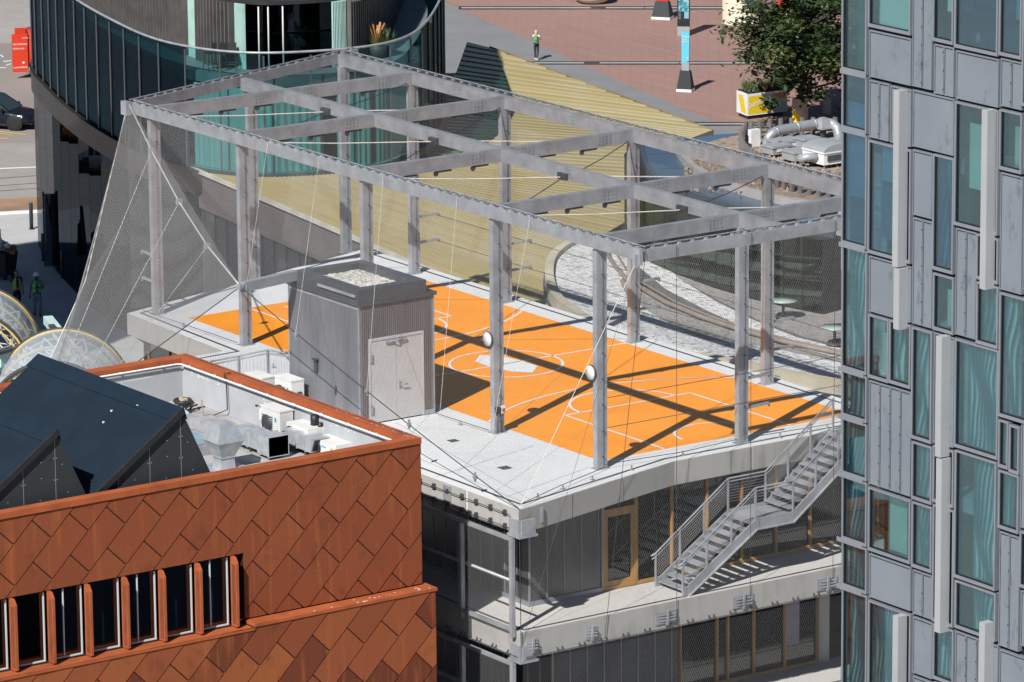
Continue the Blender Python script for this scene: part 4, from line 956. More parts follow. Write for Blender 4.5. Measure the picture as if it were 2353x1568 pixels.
T = [  # kind, x left, x right, y top, y bottom (left edge), extra
 ('W', 683, 915, -40, 162, 'g0'), ('W', 683, 915, 163, 296, 'g1'), ('W', 683, 915, 297, 560, 'g2'), ('W', 683, 915, 561, 847, 'c'), ('W', 683, 915, 848, 956, 'c'), ('W', 683, 915, 957, 1089, 'c'), ('W', 683, 915, 1090, 1239, 'c'), ('W', 683, 915, 1240, 1347, 'c'), ('W', 683, 915, 1348, 1620, 'c'),
 ('W', 925, 1318, -70, 62, 'm1'), ('P', 925, 1318, 66, 178, 0), ('S', 925, 1115, 181, 317, 2), ('P', 1118, 1318, 194, 329, 0), ('W', 925, 1318, 320, 582, 'm2'), ('P', 925, 1318, 585, 717, 0), ('W', 925, 1115, 720, 868, 'h'), ('W', 1118, 1318, 733, 881, 'c2'), ('S', 925, 1315, 871, 1113, 4), ('W', 925, 1315, 1117, 1265, 'm3'), ('P', 925, 1315, 1269, 1373, 0), ('W', 925, 1315, 1377, 1640, 'c3'),
 ('S', 1325, 1512, -60, 200, 2), ('P', 1325, 1712, 204, 338, 0), ('S', 1325, 1512, 341, 495, 1), ('S', 1325, 1512, 497, 745, 2), ('W', 1325, 1512, 749, 1008, 'c2'), ('W', 1325, 1512, 1012, 1147, 'c'), ('W', 1325, 1512, 1150, 1303, 'c3'), ('S', 1325, 1512, 1306, 1411, 2), ('P', 1325, 1512, 1414, 1547, 0), ('P', 1325, 1512, 1550, 1660, 0),
 ('W', 1520, 1712, -60, 95, 'd'), ('S', 1520, 1712, 98, 216, 2), ('W', 1520, 1712, 352, 620, 'c2'), ('W', 1520, 1712, 625, 758, 'h'), ('P', 1520, 1712, 761, 1018, 0), ('W', 1520, 1712, 1021, 1154, 'c4'), ('W', 1520, 1712, 1157, 1428, 'c4'), ('W', 1520, 1712, 1431, 1560, 'c3'), ('P', 1520, 1712, 1563, 1660, 0),
 ('W', 1722, 2122, -80, 110, 'k'), ('P', 1722, 2122, 113, 228, 0), ('W', 1722, 2122, 231, 518, 'm4'), ('S', 1722, 1915, 521, 770, 2), ('W', 1920, 2122, 535, 642, 'c4'), ('W', 1920, 2122, 645, 790, 'c'), ('W', 1722, 2122, 776, 1028, 'c5'), ('W', 1722, 2100, 1032, 1328, 'c6'), ('W', 1722, 2100, 1331, 1443, 'c6'), ('S', 1715, 2115, 1447, 1680, 4),
 ('W', 2132, 2340, -60, 128, 'k'), ('S', 2132, 2340, 131, 245, 2), ('W', 2132, 2340, 249, 390, 'h'), ('P', 2132, 2340, 393, 667, 0), ('W', 2132, 2400, 670, 958, 'c4'), ('W', 2122, 2215, 962, 1074, 'c'), ('W', 2220, 2315, 974, 1086, 'd'), ('W', 2122, 2310, 1078, 1214, 'c4'), ('S', 2122, 2310, 1218, 1485, 2), ('P', 2122, 2420, 1489, 1680, 0),
 ('W', 2348, 2480, -40, 245, 'd'), ('P', 2348, 2480, 249, 390, 0), ('P', 2348, 2480, 393, 667, 0), ('P', 2322, 2480, 962, 1214, 0), ('W', 2318, 2480, 1218, 1350, 'd'), ('P', 2318, 2480, 1354, 1485, 0)]
rr = random.Random(21)
def reflection_stripes(w_, x0, x1, z0, z1, y, m, seed=0, wob=.06):  # rippled window reflections modelled as a striped wavy sheet behind the pane
    k = MB(); r = random.Random(seed); nx = max(8, int((x1-x0)/.016)); nz = 26; ph = r.uniform(0, 6); fr = r.uniform(44, 70); tone = []; q1, q2 = r.uniform(1.2, 2.6), r.uniform(3.5, 6)
    for j in range(nz+1):
        z = z0+(z1-z0)*j/nz
        for i in range(nx+1):
            u = i/nx; x = x0+(x1-x0)*u; sh = 2.2*wob*math.sin(z*q1+ph+u*3)+.6*wob*math.sin(z*q2+ph*2+u*2)
            xx = x+sh*min(1, 5*u, 5*(1-u)); k.v.append((min(max(xx, x0), x1), y+.03*math.sin(x*fr+ph), z)); tone.append((.5+.5*math.sin(x*fr+ph))*(.55+.45*math.sin(u*4+z*.8+ph)**2))
    for j in range(nz):
        for i in range(nx): a = j*(nx+1)+i; k.f.append([a, a+1, a+nx+2, a+nx+1]); k.sm.append(True)
    o = k.build('reflection_stripes', m, w_); a_ = o.data.attributes.new('tone', 'FLOAT', 'POINT')
    if len(a_.data) == len(tone): a_.data.foreach_set('value', tone)
    return o
for n_, (kind, xa_, xb_, ya, yb, ex) in enumerate(T):
    p0 = tx(xa_, ya); p1 = tx(xa_, yb); x0 = p0.x; x1 = tx(xb_, (ya+yb)/2+.12*(xb_-xa_)/2.45).x; z1, z0 = p0.z, p1.z
    g = .028
    if kind in 'PS':
        k = MB(); x0g, x1g, z0g, z1g = x0+g, x1-g, z0+g*.8, z1-g*.8
        m_ = 1 if kind == 'P' else max(1, ex); wd = (x1g-x0g)/m_
        for i in range(m_):
            a, b = x0g+wd*i+(.012 if i else 0), x0g+wd*(i+1)-(.012 if i < m_-1 else 0); e = .05
            k.box((a, TY, z0g), (b, TY+.14, z1g))                       # rim
            k.hexa([(a+e, TY-.001, z0g+e), (b-e, TY-.001, z0g+e), (b-e, TY+.02, z0g+e), (a+e, TY+.02, z0g+e), (a+e, TY-.001, z1g-e), (b-e, TY-.001, z1g-e), (b-e, TY+.02, z1g-e), (a+e, TY+.02, z1g-e)])
        o = tpart('panel', k, M['tpanel'])
        k = MB(); k.box((x0-.03, TY+.12, z0-.03), (x1+.03, TY+.18, z1+.03)); k.build('panel_backing', M['gasket'], o)
        k = MB(); e = .035
        for i in range(m_):
            a, b = x0g+wd*i, x0g+wd*(i+1)
            k.box((a+e, TY-.0035, z1g-e-.022), (b-e, TY-.0012, z1g-e)); k.box((a+e, TY-.0035, z0g+e), (a+e+.018, TY-.0012, z1g-e-.022))
            if kind == 'S' and i:
                z = z0g+.12
                while z < z1g-.1: k.box((a-.022, TY-.012, z), (a+.0, TY-.0012, z+.022)); z += .42
        k.build('shadow_groove', M['gasket'], o); continue
    f = MB(); t_ = .045; x0g, x1g, z0g, z1g = x0+.012, x1-.012, z0+.012, z1-.012
    f.box((x0g, TY-.03, z0g), (x0g+t_, TY+.12, z1g)); f.box((x1g-t_, TY-.03, z0g), (x1g, TY+.12, z1g)); f.box((x0g+t_, TY-.028, z0g), (x1g-t_, TY+.12, z0g+t_+.03)); f.box((x0g+t_, TY-.028, z1g-t_), (x1g-t_, TY+.12, z1g))
    w_ = tpart('window', f, M['alu'])
    k = MB(); q = t_; zb_ = z0g+t_+.03
    for (a, b) in (((x0g+q, zb_), (x0g+q+.014, z1g-q)), ((x1g-q-.014, zb_), (x1g-q, z1g-q)), ((x0g+q+.014, zb_), (x1g-q-.014, zb_+.014)), ((x0g+q+.014, z1g-q-.014), (x1g-q-.014, z1g-q))): k.box((a[0], TY-.004, a[1]), (b[0], TY+.05, b[1]))
    k.box((x0-.004, TY-.006, z0-.012), (x1+.004, TY-.001, z0+.012)); k.build('gasket', M['gasket'], w_)
    sky = ex in ('g1', 'g2', 'm2', 'c2') and yb < 640
    k = MB(); k.box((x0g+q+.01, TY+.02, zb_+.01), (x1g-q-.01, TY+.035, z1g-q-.01)); k.build('pane', M['tpane2'] if sky or ex in ('k',) else M['tpane'], w_)
    X0, X1, Z0, Z1 = x0g+q, x1g-q, zb_, z1g-q; wd, ht = X1-X0, Z1-Z0
    def sheet(nm, a, b, c, d, y, m): kk = MB(); kk.box((X0+wd*a, TY+.05+y*.35, Z0+ht*c), (X0+wd*b, TY+.05+y*.35+.015, Z0+ht*d)); return kk.build(nm, m, w_)
    if ex in ('m1',): sheet('blind_or_reflection', .14, 1, .0, 1, .2, M['mint'])
    if ex == 'm2': sheet('blind_or_reflection', .2, 1, .66, 1, .2, M['mint']); sheet('lit_wall', .3, .88, .06, .62, .7, M['mintg']); sheet('wall_or_reflection', 0, .3, .1, 1, .8, M['tslate'])
    if ex == 'm4': sheet('blind_or_reflection', .22, 1, .30, .85, .2, M['mintg']); sheet('wall_or_reflection', 0, .2, .0, 1, .5, M['void'])
    if ex == 'm3': sheet('lit_wall', .28, .72, .0, .96, .6, M['mintg']); sheet('wall_or_reflection', .73, 1, 0, 1, .55, M['troom'])
    if ex == 'h': sheet('blind_or_reflection', .45, .98, .05, .75, .25, M['mintg'])
    if ex == 'd': sheet('blind_or_reflection', .45, .98, .45, 1, .25, M['mint'])
    if ex == 'k': sheet('blind_or_reflection', .05, 1., .55, 1, .3, M['dteal']); sheet('blind_or_reflection', .55 if xa_ > 2000 else .02, 1. if xa_ > 2000 else .3, .45, 1, .2, M['mint'] if xa_ > 2000 else M['dteal'])
    if ex == 'g2': sheet('blind_or_reflection', .0, 1, .42, 1, .2, M['skyb']); sheet('wall_or_reflection', .05, 1, 0, .41, .3, M['dteal'])  # corner panes, here and below: reflected buildings imitated by coloured sheets
    if ex == 'g1': sheet('blind_or_reflection', .0, 1, 0, .46, .2, M['skyb']); sheet('wall_or_reflection', .35, 1, .47, 1, .4, M['dgrn'])
    if ex == 'g0': sheet('wall_or_reflection', .35, 1, 0, 1, .4, M['dgrn'])
    if ex.startswith('c'):
        a, b = {'c': (.12, .97), 'c2': (.02, .62), 'c3': (.04, .95), 'c4': (.02, .6), 'c5': (.22, .98), 'c6': (.36, .98)}[ex]
        reflection_stripes(w_, X0+wd*a, X0+wd*b, Z0+.02, Z1-.02, TY+.11, M['refl_stripe'], n_, .05)
        if ex == 'c5': sheet('wall_or_reflection', 0, .2, 0, 1, .5, M['tslate'])
        if ex in ('c3', 'c6'): sheet('storage_box', .45, .95, .02, .34 if ex == 'c6' else .45, .20, M['mint'])
# pale fins standing proud
for (xa_, xb_, ya, yb) in ((1225, 1262, 203, 608), (1225, 1262, 611, 751), (1615, 1652, 767, 1044), (1615, 1652, 1047, 1447), (2035, 2072, 248, 660), (2010, 2047, 1423, 1660), (1215, 1252, 1408, 1660)):
    a = tx(xa_, ya); b = tx(xa_, yb); wd = .20
    k = MB(); x = a.x+.06; k.box((x, TY-.27, b.z), (x+wd, TY-.006, a.z)); tpart('fin', k, M['tfin'])
k = MB()                                     # slim rails across the glass corner strip
for dy in (162, 296, 560.5, 847.5, 956.5, 1089.5, 1239.5, 1347.5):
    p = tx(683, dy); k = MB(); k.box((XL-.09, TY-.05, p.z-.06), (XL+.85, TY-.031, p.z+.05)); tpart('corner_rail', k, M['alu'])
# few things on the sills
o = thing('sanitiser_bottle', 'small white pump bottle on a sill of the tower', 'bottle', tuple(tx(1850, 103)+Vector((0, .25, .03))))
k = MB(); k.lathe([(.05, 0), (.05, .13), (.02, .16), (.02, .2), (.035, .21)], n=10); k.build('body', M['white'], o)
o = thing('picture_frame', 'dark propped screen standing on the top left sill of the tower', 'screen', tuple(tx(1150, 66)+Vector((0, .15, .06))))
k = MB(); k.hexa([(-.14, 0, 0), (.14, 0, 0), (.14, .03, 0), (-.14, .03, 0), (-.14, .1, .36), (.14, .1, .36), (.14, .13, .36), (-.14, .13, .36)]); k.build('screen', M['black'], o)
o = thing('speaker_box', 'black box on the floor beside the plug socket inside the tower', 'box', tuple(tx(1175, 560)+Vector((0, .42, .12))))
k = MB(); k.box((-.15, 0, 0), (.16, .25, .5)); k.build('casing', M['black'], o)
k = MB(); k.tube([(-.15, .1, .3), (-.3, .12, .2), (-.42, .15, .5), (-.45, .2, .9)], .012, 5); k.build('lead', M['white'], o)
k = MB(); k.box((-.52, .18, .88), (-.38, .2, 1.02)); k.build('plug_socket', M['white'], o)
# ================================================================== curved glass building, top left
gb_ = thing('curved_glass_building', 'dark glass building with a rounded plan, a grey band and a curtained upper storey', 'building', (-62, 30, GZ))
def gpart(name, mb, m, parent=gb_):
    return mb.build(name, m, parent, (62, -30, -GZ) if parent is gb_ else None)
CV = [(-82, 37), (-77.5, 30), (-74, 25.6), (-70.6, 23.1), (-68.4, 22), (-66, 21.1), (-63, 20.0), (-60, 19.0), (-57, 18.1), (-53.4, 17.2), (-49.5, 16.4), (-46.8, 16.3), (-44.4, 16.9), (-42.8, 18.2), (-41.8, 20.6), (-41.7, 22.8), (-42.6, 24.8), (-44.6, 27), (-48.2, 30.1), (-52, 33), (-56.3, 35.6), (-62, 39), (-68, 42.6), (-75, 47), (-84, 53)]
def smooth(P, step):
    Q = []
    for i in range(len(P)-1):
        p0, p1, p2, p3 = P[max(i-1, 0)], P[i], P[i+1], P[min(i+2, len(P)-1)]
        for j in range(12):
            t_ = j/12; Q.append(tuple(.5*((2*p1[a])+(-p0[a]+p2[a])*t_+(2*p0[a]-5*p1[a]+4*p2[a]-p3[a])*t_*t_+(-p0[a]+3*p1[a]-3*p2[a]+p3[a])*t_**3) for a in (0, 1)))
    Q.append(P[-1]); out = [Vector(Q[0])]; acc = 0
    for a, b in zip(Q, Q[1:]):
        a = Vector(a); b = Vector(b); L = (b-a).length
        while acc+L >= step:
            f = (step-acc)/L; a = a.lerp(b, f); out.append(a.copy()); L = (b-a).length; acc = 0
        acc += L
    return out
def offc(P, d):
    o = []
    for i, p in enumerate(P):
        t_ = (P[min(i+1, len(P)-1)]-P[max(i-1, 0)]).normalized(); o.append(p+Vector((-t_.y, t_.x))*d)   # + = inwards (left of travel)
    return o
def band(P, Q, z0, z1, k, cap_=True):
    for i in range(len(P)-1):
        a, b, c, d = P[i], P[i+1], Q[i+1], Q[i]
        k.hexa([(a.x, a.y, z0), (b.x, b.y, z0), (c.x, c.y, z0), (d.x, d.y, z0), (a.x, a.y, z1), (b.x, b.y, z1), (c.x, c.y, z1), (d.x, d.y, z1)])
fine_ = smooth(CV, .5)
M['gdark'] = glass('dark_facade_glass', (.15, .34, .38), .02, (.6, .8, 1), 0, .03, .5, fres=.16)
M['gmirr'] = glass('mirror_facade_glass', (.03, .05, .06), .30, (.60, .64, .70), .01, .06, .35, fres=.3)
M['gclear'] = glass('clear_facade_glass', (.62, .82, .82), .02, (.6, .8, 1), 0, .03, .5, fres=.2)
M['gmirr2'] = glass('dimmed_mirror_glass', (.03, .05, .06), .09, (.5, .6, .72), .01, .06, .35, fres=.2)  # same mirror glass, dimmed to stand in for darker reflections
M['grail'] = glass('balustrade_glass', (.55, .70, .72), .10)
M['gband'] = mat('dark_grey_band', (.05, .048, .049), .45, .5, .15, .6)
M['gint'] = mat('glass_building_room', (.020, .045, .055), .7, 0, .5, .35)
M['gfloor'] = mat('teal_floor', (.34, .52, .50), .35, 0, .25, .4)
ZB0, ZB1, ZR = -4.08, -3.1, 1.9
PC = smooth(CV, 1.9)
for i in range(len(PC)-1):
    a, b = PC[i], PC[i+1]; t_ = (b-a).normalized(); nn = Vector((-t_.y, t_.x)); g = t_*.02
    k = MB(); p, q = a+g, b-g; r_, s_ = q+nn*.03, p+nn*.03
    k.hexa([(p.x, p.y, ZB1+.05), (q.x, q.y, ZB1+.05), (r_.x, r_.y, ZB1+.05), (s_.x, s_.y, ZB1+.05), (p.x, p.y, ZR), (q.x, q.y, ZR), (r_.x, r_.y, ZR), (s_.x, s_.y, ZR)])
    v_ = Vector((a.x, a.y, -1.))-CC; px_ = 1176.5+CF*v_.dot(_r2)/v_.dot(_d); o = gpart('facade_pane', k, M['gclear'] if 425 < px_ < 960 and a.x > -55 and a.y < 30 else M['gdark'])
    k = MB(); p = b-nn*.03; k.bar((p.x, p.y, ZB1+.05), (p.x, p.y, ZR-.1), .04, .06); k.build('mullion', M['dmul'] if 'dmul' in M else M.setdefault('dmul', mat('dark_mullion', (.10, .115, .125), .4, .3, .1)), o)
    k = MB(); p, q = a+g, b-g; r_, s_ = q+nn*.04, p+nn*.04
    k.hexa([(p.x, p.y, GZ+.02), (q.x, q.y, GZ+.02), (r_.x, r_.y, GZ+.02), (s_.x, s_.y, GZ+.02), (p.x, p.y, ZB0), (q.x, q.y, ZB0), (r_.x, r_.y, ZB0), (s_.x, s_.y, ZB0)])
    gpart('mirror_panel', k, M['gmirr'] if a.x < -66 else M['gmirr2'])
k = MB(); band(offc(fine_, -.10), offc(fine_, .35), ZB0, ZB1, k); band(offc(fine_, -.16), offc(fine_, -.10), ZB1-.10, ZB1, k); gpart('storey_band', k, M['gband'])
k = MB(); k.tube([(p.x, p.y, ZR+.03) for p in fine_], .055, 6); gpart('balustrade_rail', k, M['steel'])
k = MB(); band(offc(fine_, .7), offc(fine_, 5.), .38, .80, k); gpart('terrace_floor', k, mat('terrace_paving', (.16, .18, .19), .7, 0, .2, .7))
k = MB(); band(offc(fine_, .36), offc(fine_, 6.), ZB1-.02, ZB1+.0, k); gpart('room_floor', k, M['gfloor'])
k = MB(); band(offc(fine_, 4.6), offc(fine_, 4.8), ZB1, .37, k); gpart('room_back', k, M['gint'])
k = MB(); band(offc(fine_, .06), offc(fine_, .10), GZ, ZB0, k); gpart('lower_backing', k, M['void'])
k = MB()
for i in range(6, len(PC)-2, 2):
    p = offc(PC, 1.6)[i]; k.tube([(p.x, p.y, ZB1), (p.x, p.y, .37)], .22, 10)
gpart('column', k, M['gint'])
# pale teal curtains drawn behind the court-side panes
k = MB(); q_ = offc(smooth(CV, .16), .55)
for i in range(len(q_)-1):
    a, b = q_[i], q_[i+1]; v_ = Vector((a.x, a.y, -1.5))-CC; px = 1176.5+CF*v_.dot(_r2)/v_.dot(_d)
    if (445 < px < 742 or 770 < px < 850 or 862 < px < 960) and a.x > -54:
        t_ = (b-a).normalized(); w0 = Vector((-t_.y, t_.x))*(.07*(i % 2)); w1 = Vector((-t_.y, t_.x))*(.07*((i+1) % 2))
        k.add([(a.x+w0.x, a.y+w0.y, ZB1+.02), (b.x+w1.x, b.y+w1.y, ZB1+.02), (b.x+w1.x, b.y+w1.y, .35), (a.x+w0.x, a.y+w0.y, .35)], [(0, 1, 2, 3)], True)
gpart('voile_curtain', k, mat('teal_voile', (.36, .50, .49), .7, 0, .1, 1))
# set-back upper storey: fins, curtains and dark glass
_b = smooth(CV, .30); up = []
for _i, _p in enumerate(_b):
    _t = (_b[min(_i+1, len(_b)-1)]-_b[max(_i-1, 0)]).normalized(); up.append(_p+Vector((-_t.y, _t.x))*(.9+1.3*min(1, max(0, (_p.x+62)/10))))
M['ufin'] = mat('bronze_grey_fin', (.155, .145, .138), .5, .25, .18, 2)
M['ucur'] = mat('mint_voile', (.34, .50, .46), .7, 0, .12, 1.5)
segs = []
def pxof(p, z=1.6):
    v = Vector((p.x, p.y, z))-CC; d = v.dot(_d); return 1176.5+CF*v.dot(_r2)/d
k_f = MB(); k_w = MB(); k_c = MB(); k_g = MB()
for i in range(len(up)-1):
    a, b = up[i], up[i+1]; px = pxof(a); t_ = (b-a).normalized(); nn = Vector((-t_.y, t_.x)); m_ = (a+b)/2
    if px < 432 or 452 < px < 532 or px > 790:
        q = m_-nn*.12
        wf = .05
        k_f.bar((q.x, q.y, .8), (q.x, q.y, 3.5), wf, .26, (nn.x, nn.y, 0)) if True else None
        k_w.hexa([(a.x, a.y, .8), (b.x, b.y, .8), (b.x+nn.x*.05, b.y+nn.y*.05, .8), (a.x+nn.x*.05, a.y+nn.y*.05, .8), (a.x, a.y, 3.5), (b.x, b.y, 3.5), (b.x+nn.x*.05, b.y+nn.y*.05, 3.5), (a.x+nn.x*.05, a.y+nn.y*.05, 3.5)])
    elif 432 <= px <= 452 or 538 < px < 560 or 758 < px <= 790:
        for j in range(4):
            p = a.lerp(b, j/4); q = a.lerp(b, (j+1)/4); w0 = -nn*(.06*(j % 2)); w1 = -nn*(.06*((j+1) % 2))
            k_c.add([(p.x+w0.x, p.y+w0.y, .8), (q.x+w1.x, q.y+w1.y, .8), (q.x+w1.x, q.y+w1.y, 3.5), (p.x+w0.x, p.y+w0.y, 3.5)], [(0, 1, 2, 3)], True)
    elif px > 560:
        k_g.hexa([(a.x, a.y, .8), (b.x, b.y, .8), (b.x+nn.x*.03, b.y+nn.y*.03, .8), (a.x+nn.x*.03, a.y+nn.y*.03, .8), (a.x, a.y, 3.5), (b.x, b.y, 3.5), (b.x+nn.x*.03, b.y+nn.y*.03, 3.5), (a.x+nn.x*.03, a.y+nn.y*.03, 3.5)])
gpart('fin_screen', k_f, M['ufin']); gpart('upper_wall', k_w, mat('dark_bronze_wall', (.06, .056, .052), .5, .2, .2, 1)); gpart('voile_curtain', k_c, M['ucur']); gpart('upper_glass', k_g, M['gdark'])
k = MB(); q = offc(up, 2.5); band(q, offc(q, .2), .8, 3.5, k); gpart('upper_room_back', k, M['gint'])
k = MB(); band(offc(smooth(CV, .5), 2.2), offc(smooth(CV, .5), 9.), 3.5, 3.65, k); gpart('roof_edge', k, M['gband'])
k = MB()
for px in (608, 628, 660):
    j = min(range(len(up)), key=lambda i: abs(pxof(up[i])-px)+(0 if up[i].x > -60 else 50)); p = up[j]; k.tube([(p.x+.2, p.y-.4, .8), (p.x+.2, p.y-.4, 3.5)], .035, 6)
gpart('slim_pole', k, M['rope'])
# terrace furniture seen through and over the balustrade
def bar_stool(label, x, y, rz):
    o = thing('bar_stool', label, 'bar stool', (x, y, .8), rz, 'bar stools on the glass building terrace')
    k = MB(); k.box((-.19, -.19, .72), (.19, .19, .76)); k.build('seat', M['black'], o)
    k = MB(); k.extr([(-.18, .17, .76), (.18, .17, .76), (.16, .21, 1.12), (-.16, .21, 1.12)], (0, .02, 0)); k.build('backrest', M['black'], o)
    for sx in (-1, 1):
        for sy in (-1, 1): k = MB(); k.tube([(sx*.16, sy*.16, .72), (sx*.22, sy*.22, 0)], .015, 5); k.build('leg', M['black'], o)
    k = MB(); k.tube([(-.2, -.2, .28), (.2, -.2, .28), (.2, .2, .28), (-.2, .2, .28), (-.2, -.2, .28)], .012, 4); k.build('foot_ring', M['black'], o)
for i, px in enumerate((463, 487, 512)):
    p = at(px, 172, .8); bar_stool(['black bar stool behind the balustrade, leftmost of the three', 'black bar stool behind the balustrade, middle of the three', 'black bar stool behind the balustrade next to the orange grass pot'][i], p.x-.6, p.y+.8, .4*i)
def grass_pot(label, px, py, z, s, orange):
    p = at(px, py, z); o = thing('grass_pot', label, 'plant pot', (p.x, p.y, z), 0, 'grass pots on the glass building terrace')
    k = MB(); k.lathe([(.28*s, 0), (.38*s, .5*s), (.36*s, .5*s), (.34*s, .45*s)], n=14); k.build('pot', mat('dark_pot', (.05, .045, .04), .6), o)
    rr = random.Random(int(px)); k = MB()
    for i in range(90):
        a = rr.uniform(0, 2*pi); l = rr.uniform(.3, .62)*s; r0 = rr.uniform(0, .25)*s; c = Vector((r0*math.cos(a), r0*math.sin(a), .47*s)); e = c+Vector((math.cos(a)*l*.5, math.sin(a)*l*.5, l)); w = Vector((-math.sin(a), math.cos(a), 0))*.022
        k.add([c-w, c+w, e], [(0, 1, 2)])
    k.build('grass', mat('grass_green', (.09, .15, .04), .6) if not orange else mat('grass_olive', (.16, .15, .05), .6), o)
    k = MB()
    if orange:
        for i in range(40):
            a = rr.uniform(0, 2*pi); l = rr.uniform(.45, .8)*s; r0 = rr.uniform(0, .18)*s; c = Vector((r0*math.cos(a), r0*math.sin(a), .7*s)); e = c+Vector((math.cos(a)*l*.35, math.sin(a)*l*.35, l*.8)); w = Vector((-math.sin(a), math.cos(a), 0))*.03
            k.add([c-w, c+w, e+w, e-w], [(0, 1, 2, 3)])
        k.build('flower_plume', mat('orange_plume', (.42, .20, .07), .7), o)
grass_pot('pot of orange grass beside the bar stools', 548, 147, .8, 1.25, True)
grass_pot('pot of green grass at the middle of the curved balustrade', 655, 150, .8, 1.2, False)
grass_pot('pot of orange and green grass left of the shaded end of the balustrade', 868, 133, .8, 1.1, True)
grass_pot('pot of bright green grass nearest the rail end', 890, 128, .8, 1.1, False)
# dark block behind, upper left corner
db = thing('dark_block', 'dark glazed building standing in shade beyond the red van', 'building', (-150, 60, GZ))
k = MB(); k.box((-14, 0, 0), (20, 14, 26)); k.build('wall', mat('dark_blue_wall', (.02, .026, .036), .4, .1, .3, .2), db)
k = MB()
for i in range(8): k.box((-13.5+4.2*i, -.04, 1), (-10+4.2*i, -.003, 9))
k.build('window', M['pane_b'], db)
# ================================================================== low pavilion with the yellow ribbed roof
pv = thing('yellow_roof_pavilion', 'low pavilion with a wide yellow ribbed roof fanning out behind the court', 'building', (-40, 30, GZ))
def ppart(name, mb, m, parent=pv):
    return mb.build(name, m, parent, (40, -30, -GZ) if parent is pv else None)
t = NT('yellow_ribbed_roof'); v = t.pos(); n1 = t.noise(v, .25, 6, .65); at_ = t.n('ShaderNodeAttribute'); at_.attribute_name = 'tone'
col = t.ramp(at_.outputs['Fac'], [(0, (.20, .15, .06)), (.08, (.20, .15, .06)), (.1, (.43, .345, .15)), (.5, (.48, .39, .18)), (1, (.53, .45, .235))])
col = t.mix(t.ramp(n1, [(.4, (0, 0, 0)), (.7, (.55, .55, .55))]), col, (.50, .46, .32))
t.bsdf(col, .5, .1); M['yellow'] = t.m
def zs(s): return -3.2-2.2*max(0., (s-.5)/.5)**1.4
PAIR = [(0, 437, 386, 1960, 1040), (.07, 470, 389, 1700, 895), (.14, 510, 393, 1450, 785), (.21, 555, 396, 1310, 705), (.30, 600, 399, 1275, 640), (.40, 690, 392, 1305, 582), (.49, 752, 382, 1385, 548), (.59, 810, 376, 1505, 478), (.68, 862, 366, 1512, 408), (.77, 945, 305, 1560, 335), (.86, 1012, 235, 1640, 305), (.94, 1050, 165, 1400, 215), (1.001, 1074, 98, 1120, 110)]
NS = 100; k = MB(); tn = []; rr = random.Random(14)
def rib(s):
    for a_, b_ in zip(PAIR, PAIR[1:]):
        if a_[0] <= s <= b_[0]:
            f = (s-a_[0])/(b_[0]-a_[0]); lx, ly, rx, ry = [a_[i]+(b_[i]-a_[i])*f for i in (1, 2, 3, 4)]; break
    z = zs(s); a = at(lx, ly, z); b = at(rx, ry, z); L = (b-a).length; nn = Vector((_d.x, _d.y, 0)).normalized()
    c = a.lerp(b, .42)-nn*L*.07*max(0, 1-abs(s-.25)*2.5)*(s > .02)*min(1, s*6)
    return [a*(1-u)**2+c*2*u*(1-u)+b*u*u for u in [i/14 for i in range(15)]]
RB_ = [rib(i/NS) for i in range(NS+1)]
for i in range(NS):
    A_, B_ = RB_[i], RB_[i+1]; tone = rr.random(); nf = len(k.f)
    h = .085
    for j in range(14):
        a0, a1, b0, b1 = A_[j], A_[j+1], B_[j], B_[j+1]; up_ = Vector((0, 0, h)); c0, c1 = a0.lerp(b0, .16), a1.lerp(b1, .16)
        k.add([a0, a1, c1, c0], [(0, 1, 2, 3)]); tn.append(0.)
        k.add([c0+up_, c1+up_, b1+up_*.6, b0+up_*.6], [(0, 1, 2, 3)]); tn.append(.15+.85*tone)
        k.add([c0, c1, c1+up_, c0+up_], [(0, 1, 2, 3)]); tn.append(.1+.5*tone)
o = ppart('ribbed_roof', k, M['yellow']); a_ = o.data.attributes.new('tone', 'FLOAT', 'FACE')
if len(a_.data) == len(tn): a_.data.foreach_set('value', tn)
k = MB(); near = RB_[0]; 
for p, q in zip(near, near[1:]): k.bar(p+Vector((0, -.06, .04)), q+Vector((0, -.06, .04)), .12, .16)
ppart('roof_gutter', k, mat('pale_gutter', (.52, .49, .43), .6, .1, .25, 1))
k = MB(); 
for p, q in zip(near, near[1:]): k.hexa([(p.x, p.y-.02, -4.7), (q.x, q.y-.02, -4.7), (q.x, q.y+.15, -4.7), (p.x, p.y+.15, -4.7), (p.x, p.y-.02, -3.35), (q.x, q.y-.02, -3.35), (q.x, q.y+.15, -3.35), (p.x, p.y+.15, -3.35)])
ppart('wall_band', k, mat('grey_wall_band', (.125, .11, .107), .6, .1, .15, .8))
k = MB()
for p, q in zip(near, near[1:]): k.hexa([(p.x, p.y+.1, GZ), (q.x, q.y+.1, GZ), (q.x, q.y+.3, GZ), (p.x, p.y+.3, GZ), (p.x, p.y+.1, -4.7), (q.x, q.y+.1, -4.7), (q.x, q.y+.3, -4.7), (p.x, p.y+.3, -4.7)])
ppart('front_wall', k, mat('dark_front_wall', (.06, .062, .068), .4, .3, .3, .4))
k = MB()
for i in range(1, 40):
    f = i/40*13.9; j = int(f); p = near[j].lerp(near[j+1], f-j); k.box((p.x-.04, p.y+.02, GZ), (p.x+.04, p.y+.09, -4.7))
ppart('wall_mullion', k, M['steel_dk'])
far = [r[-1] for r in RB_]; k = MB()
for p, q in zip(far, far[1:]):
    if (q-p).length > .02: k.add([p+Vector((0, 0, .13)), q+Vector((0, 0, .13)), Vector((q.x, q.y, GZ)), Vector((p.x, p.y, GZ))], [(0, 1, 2, 3)])
ppart('far_wall', k, M['yellow'])

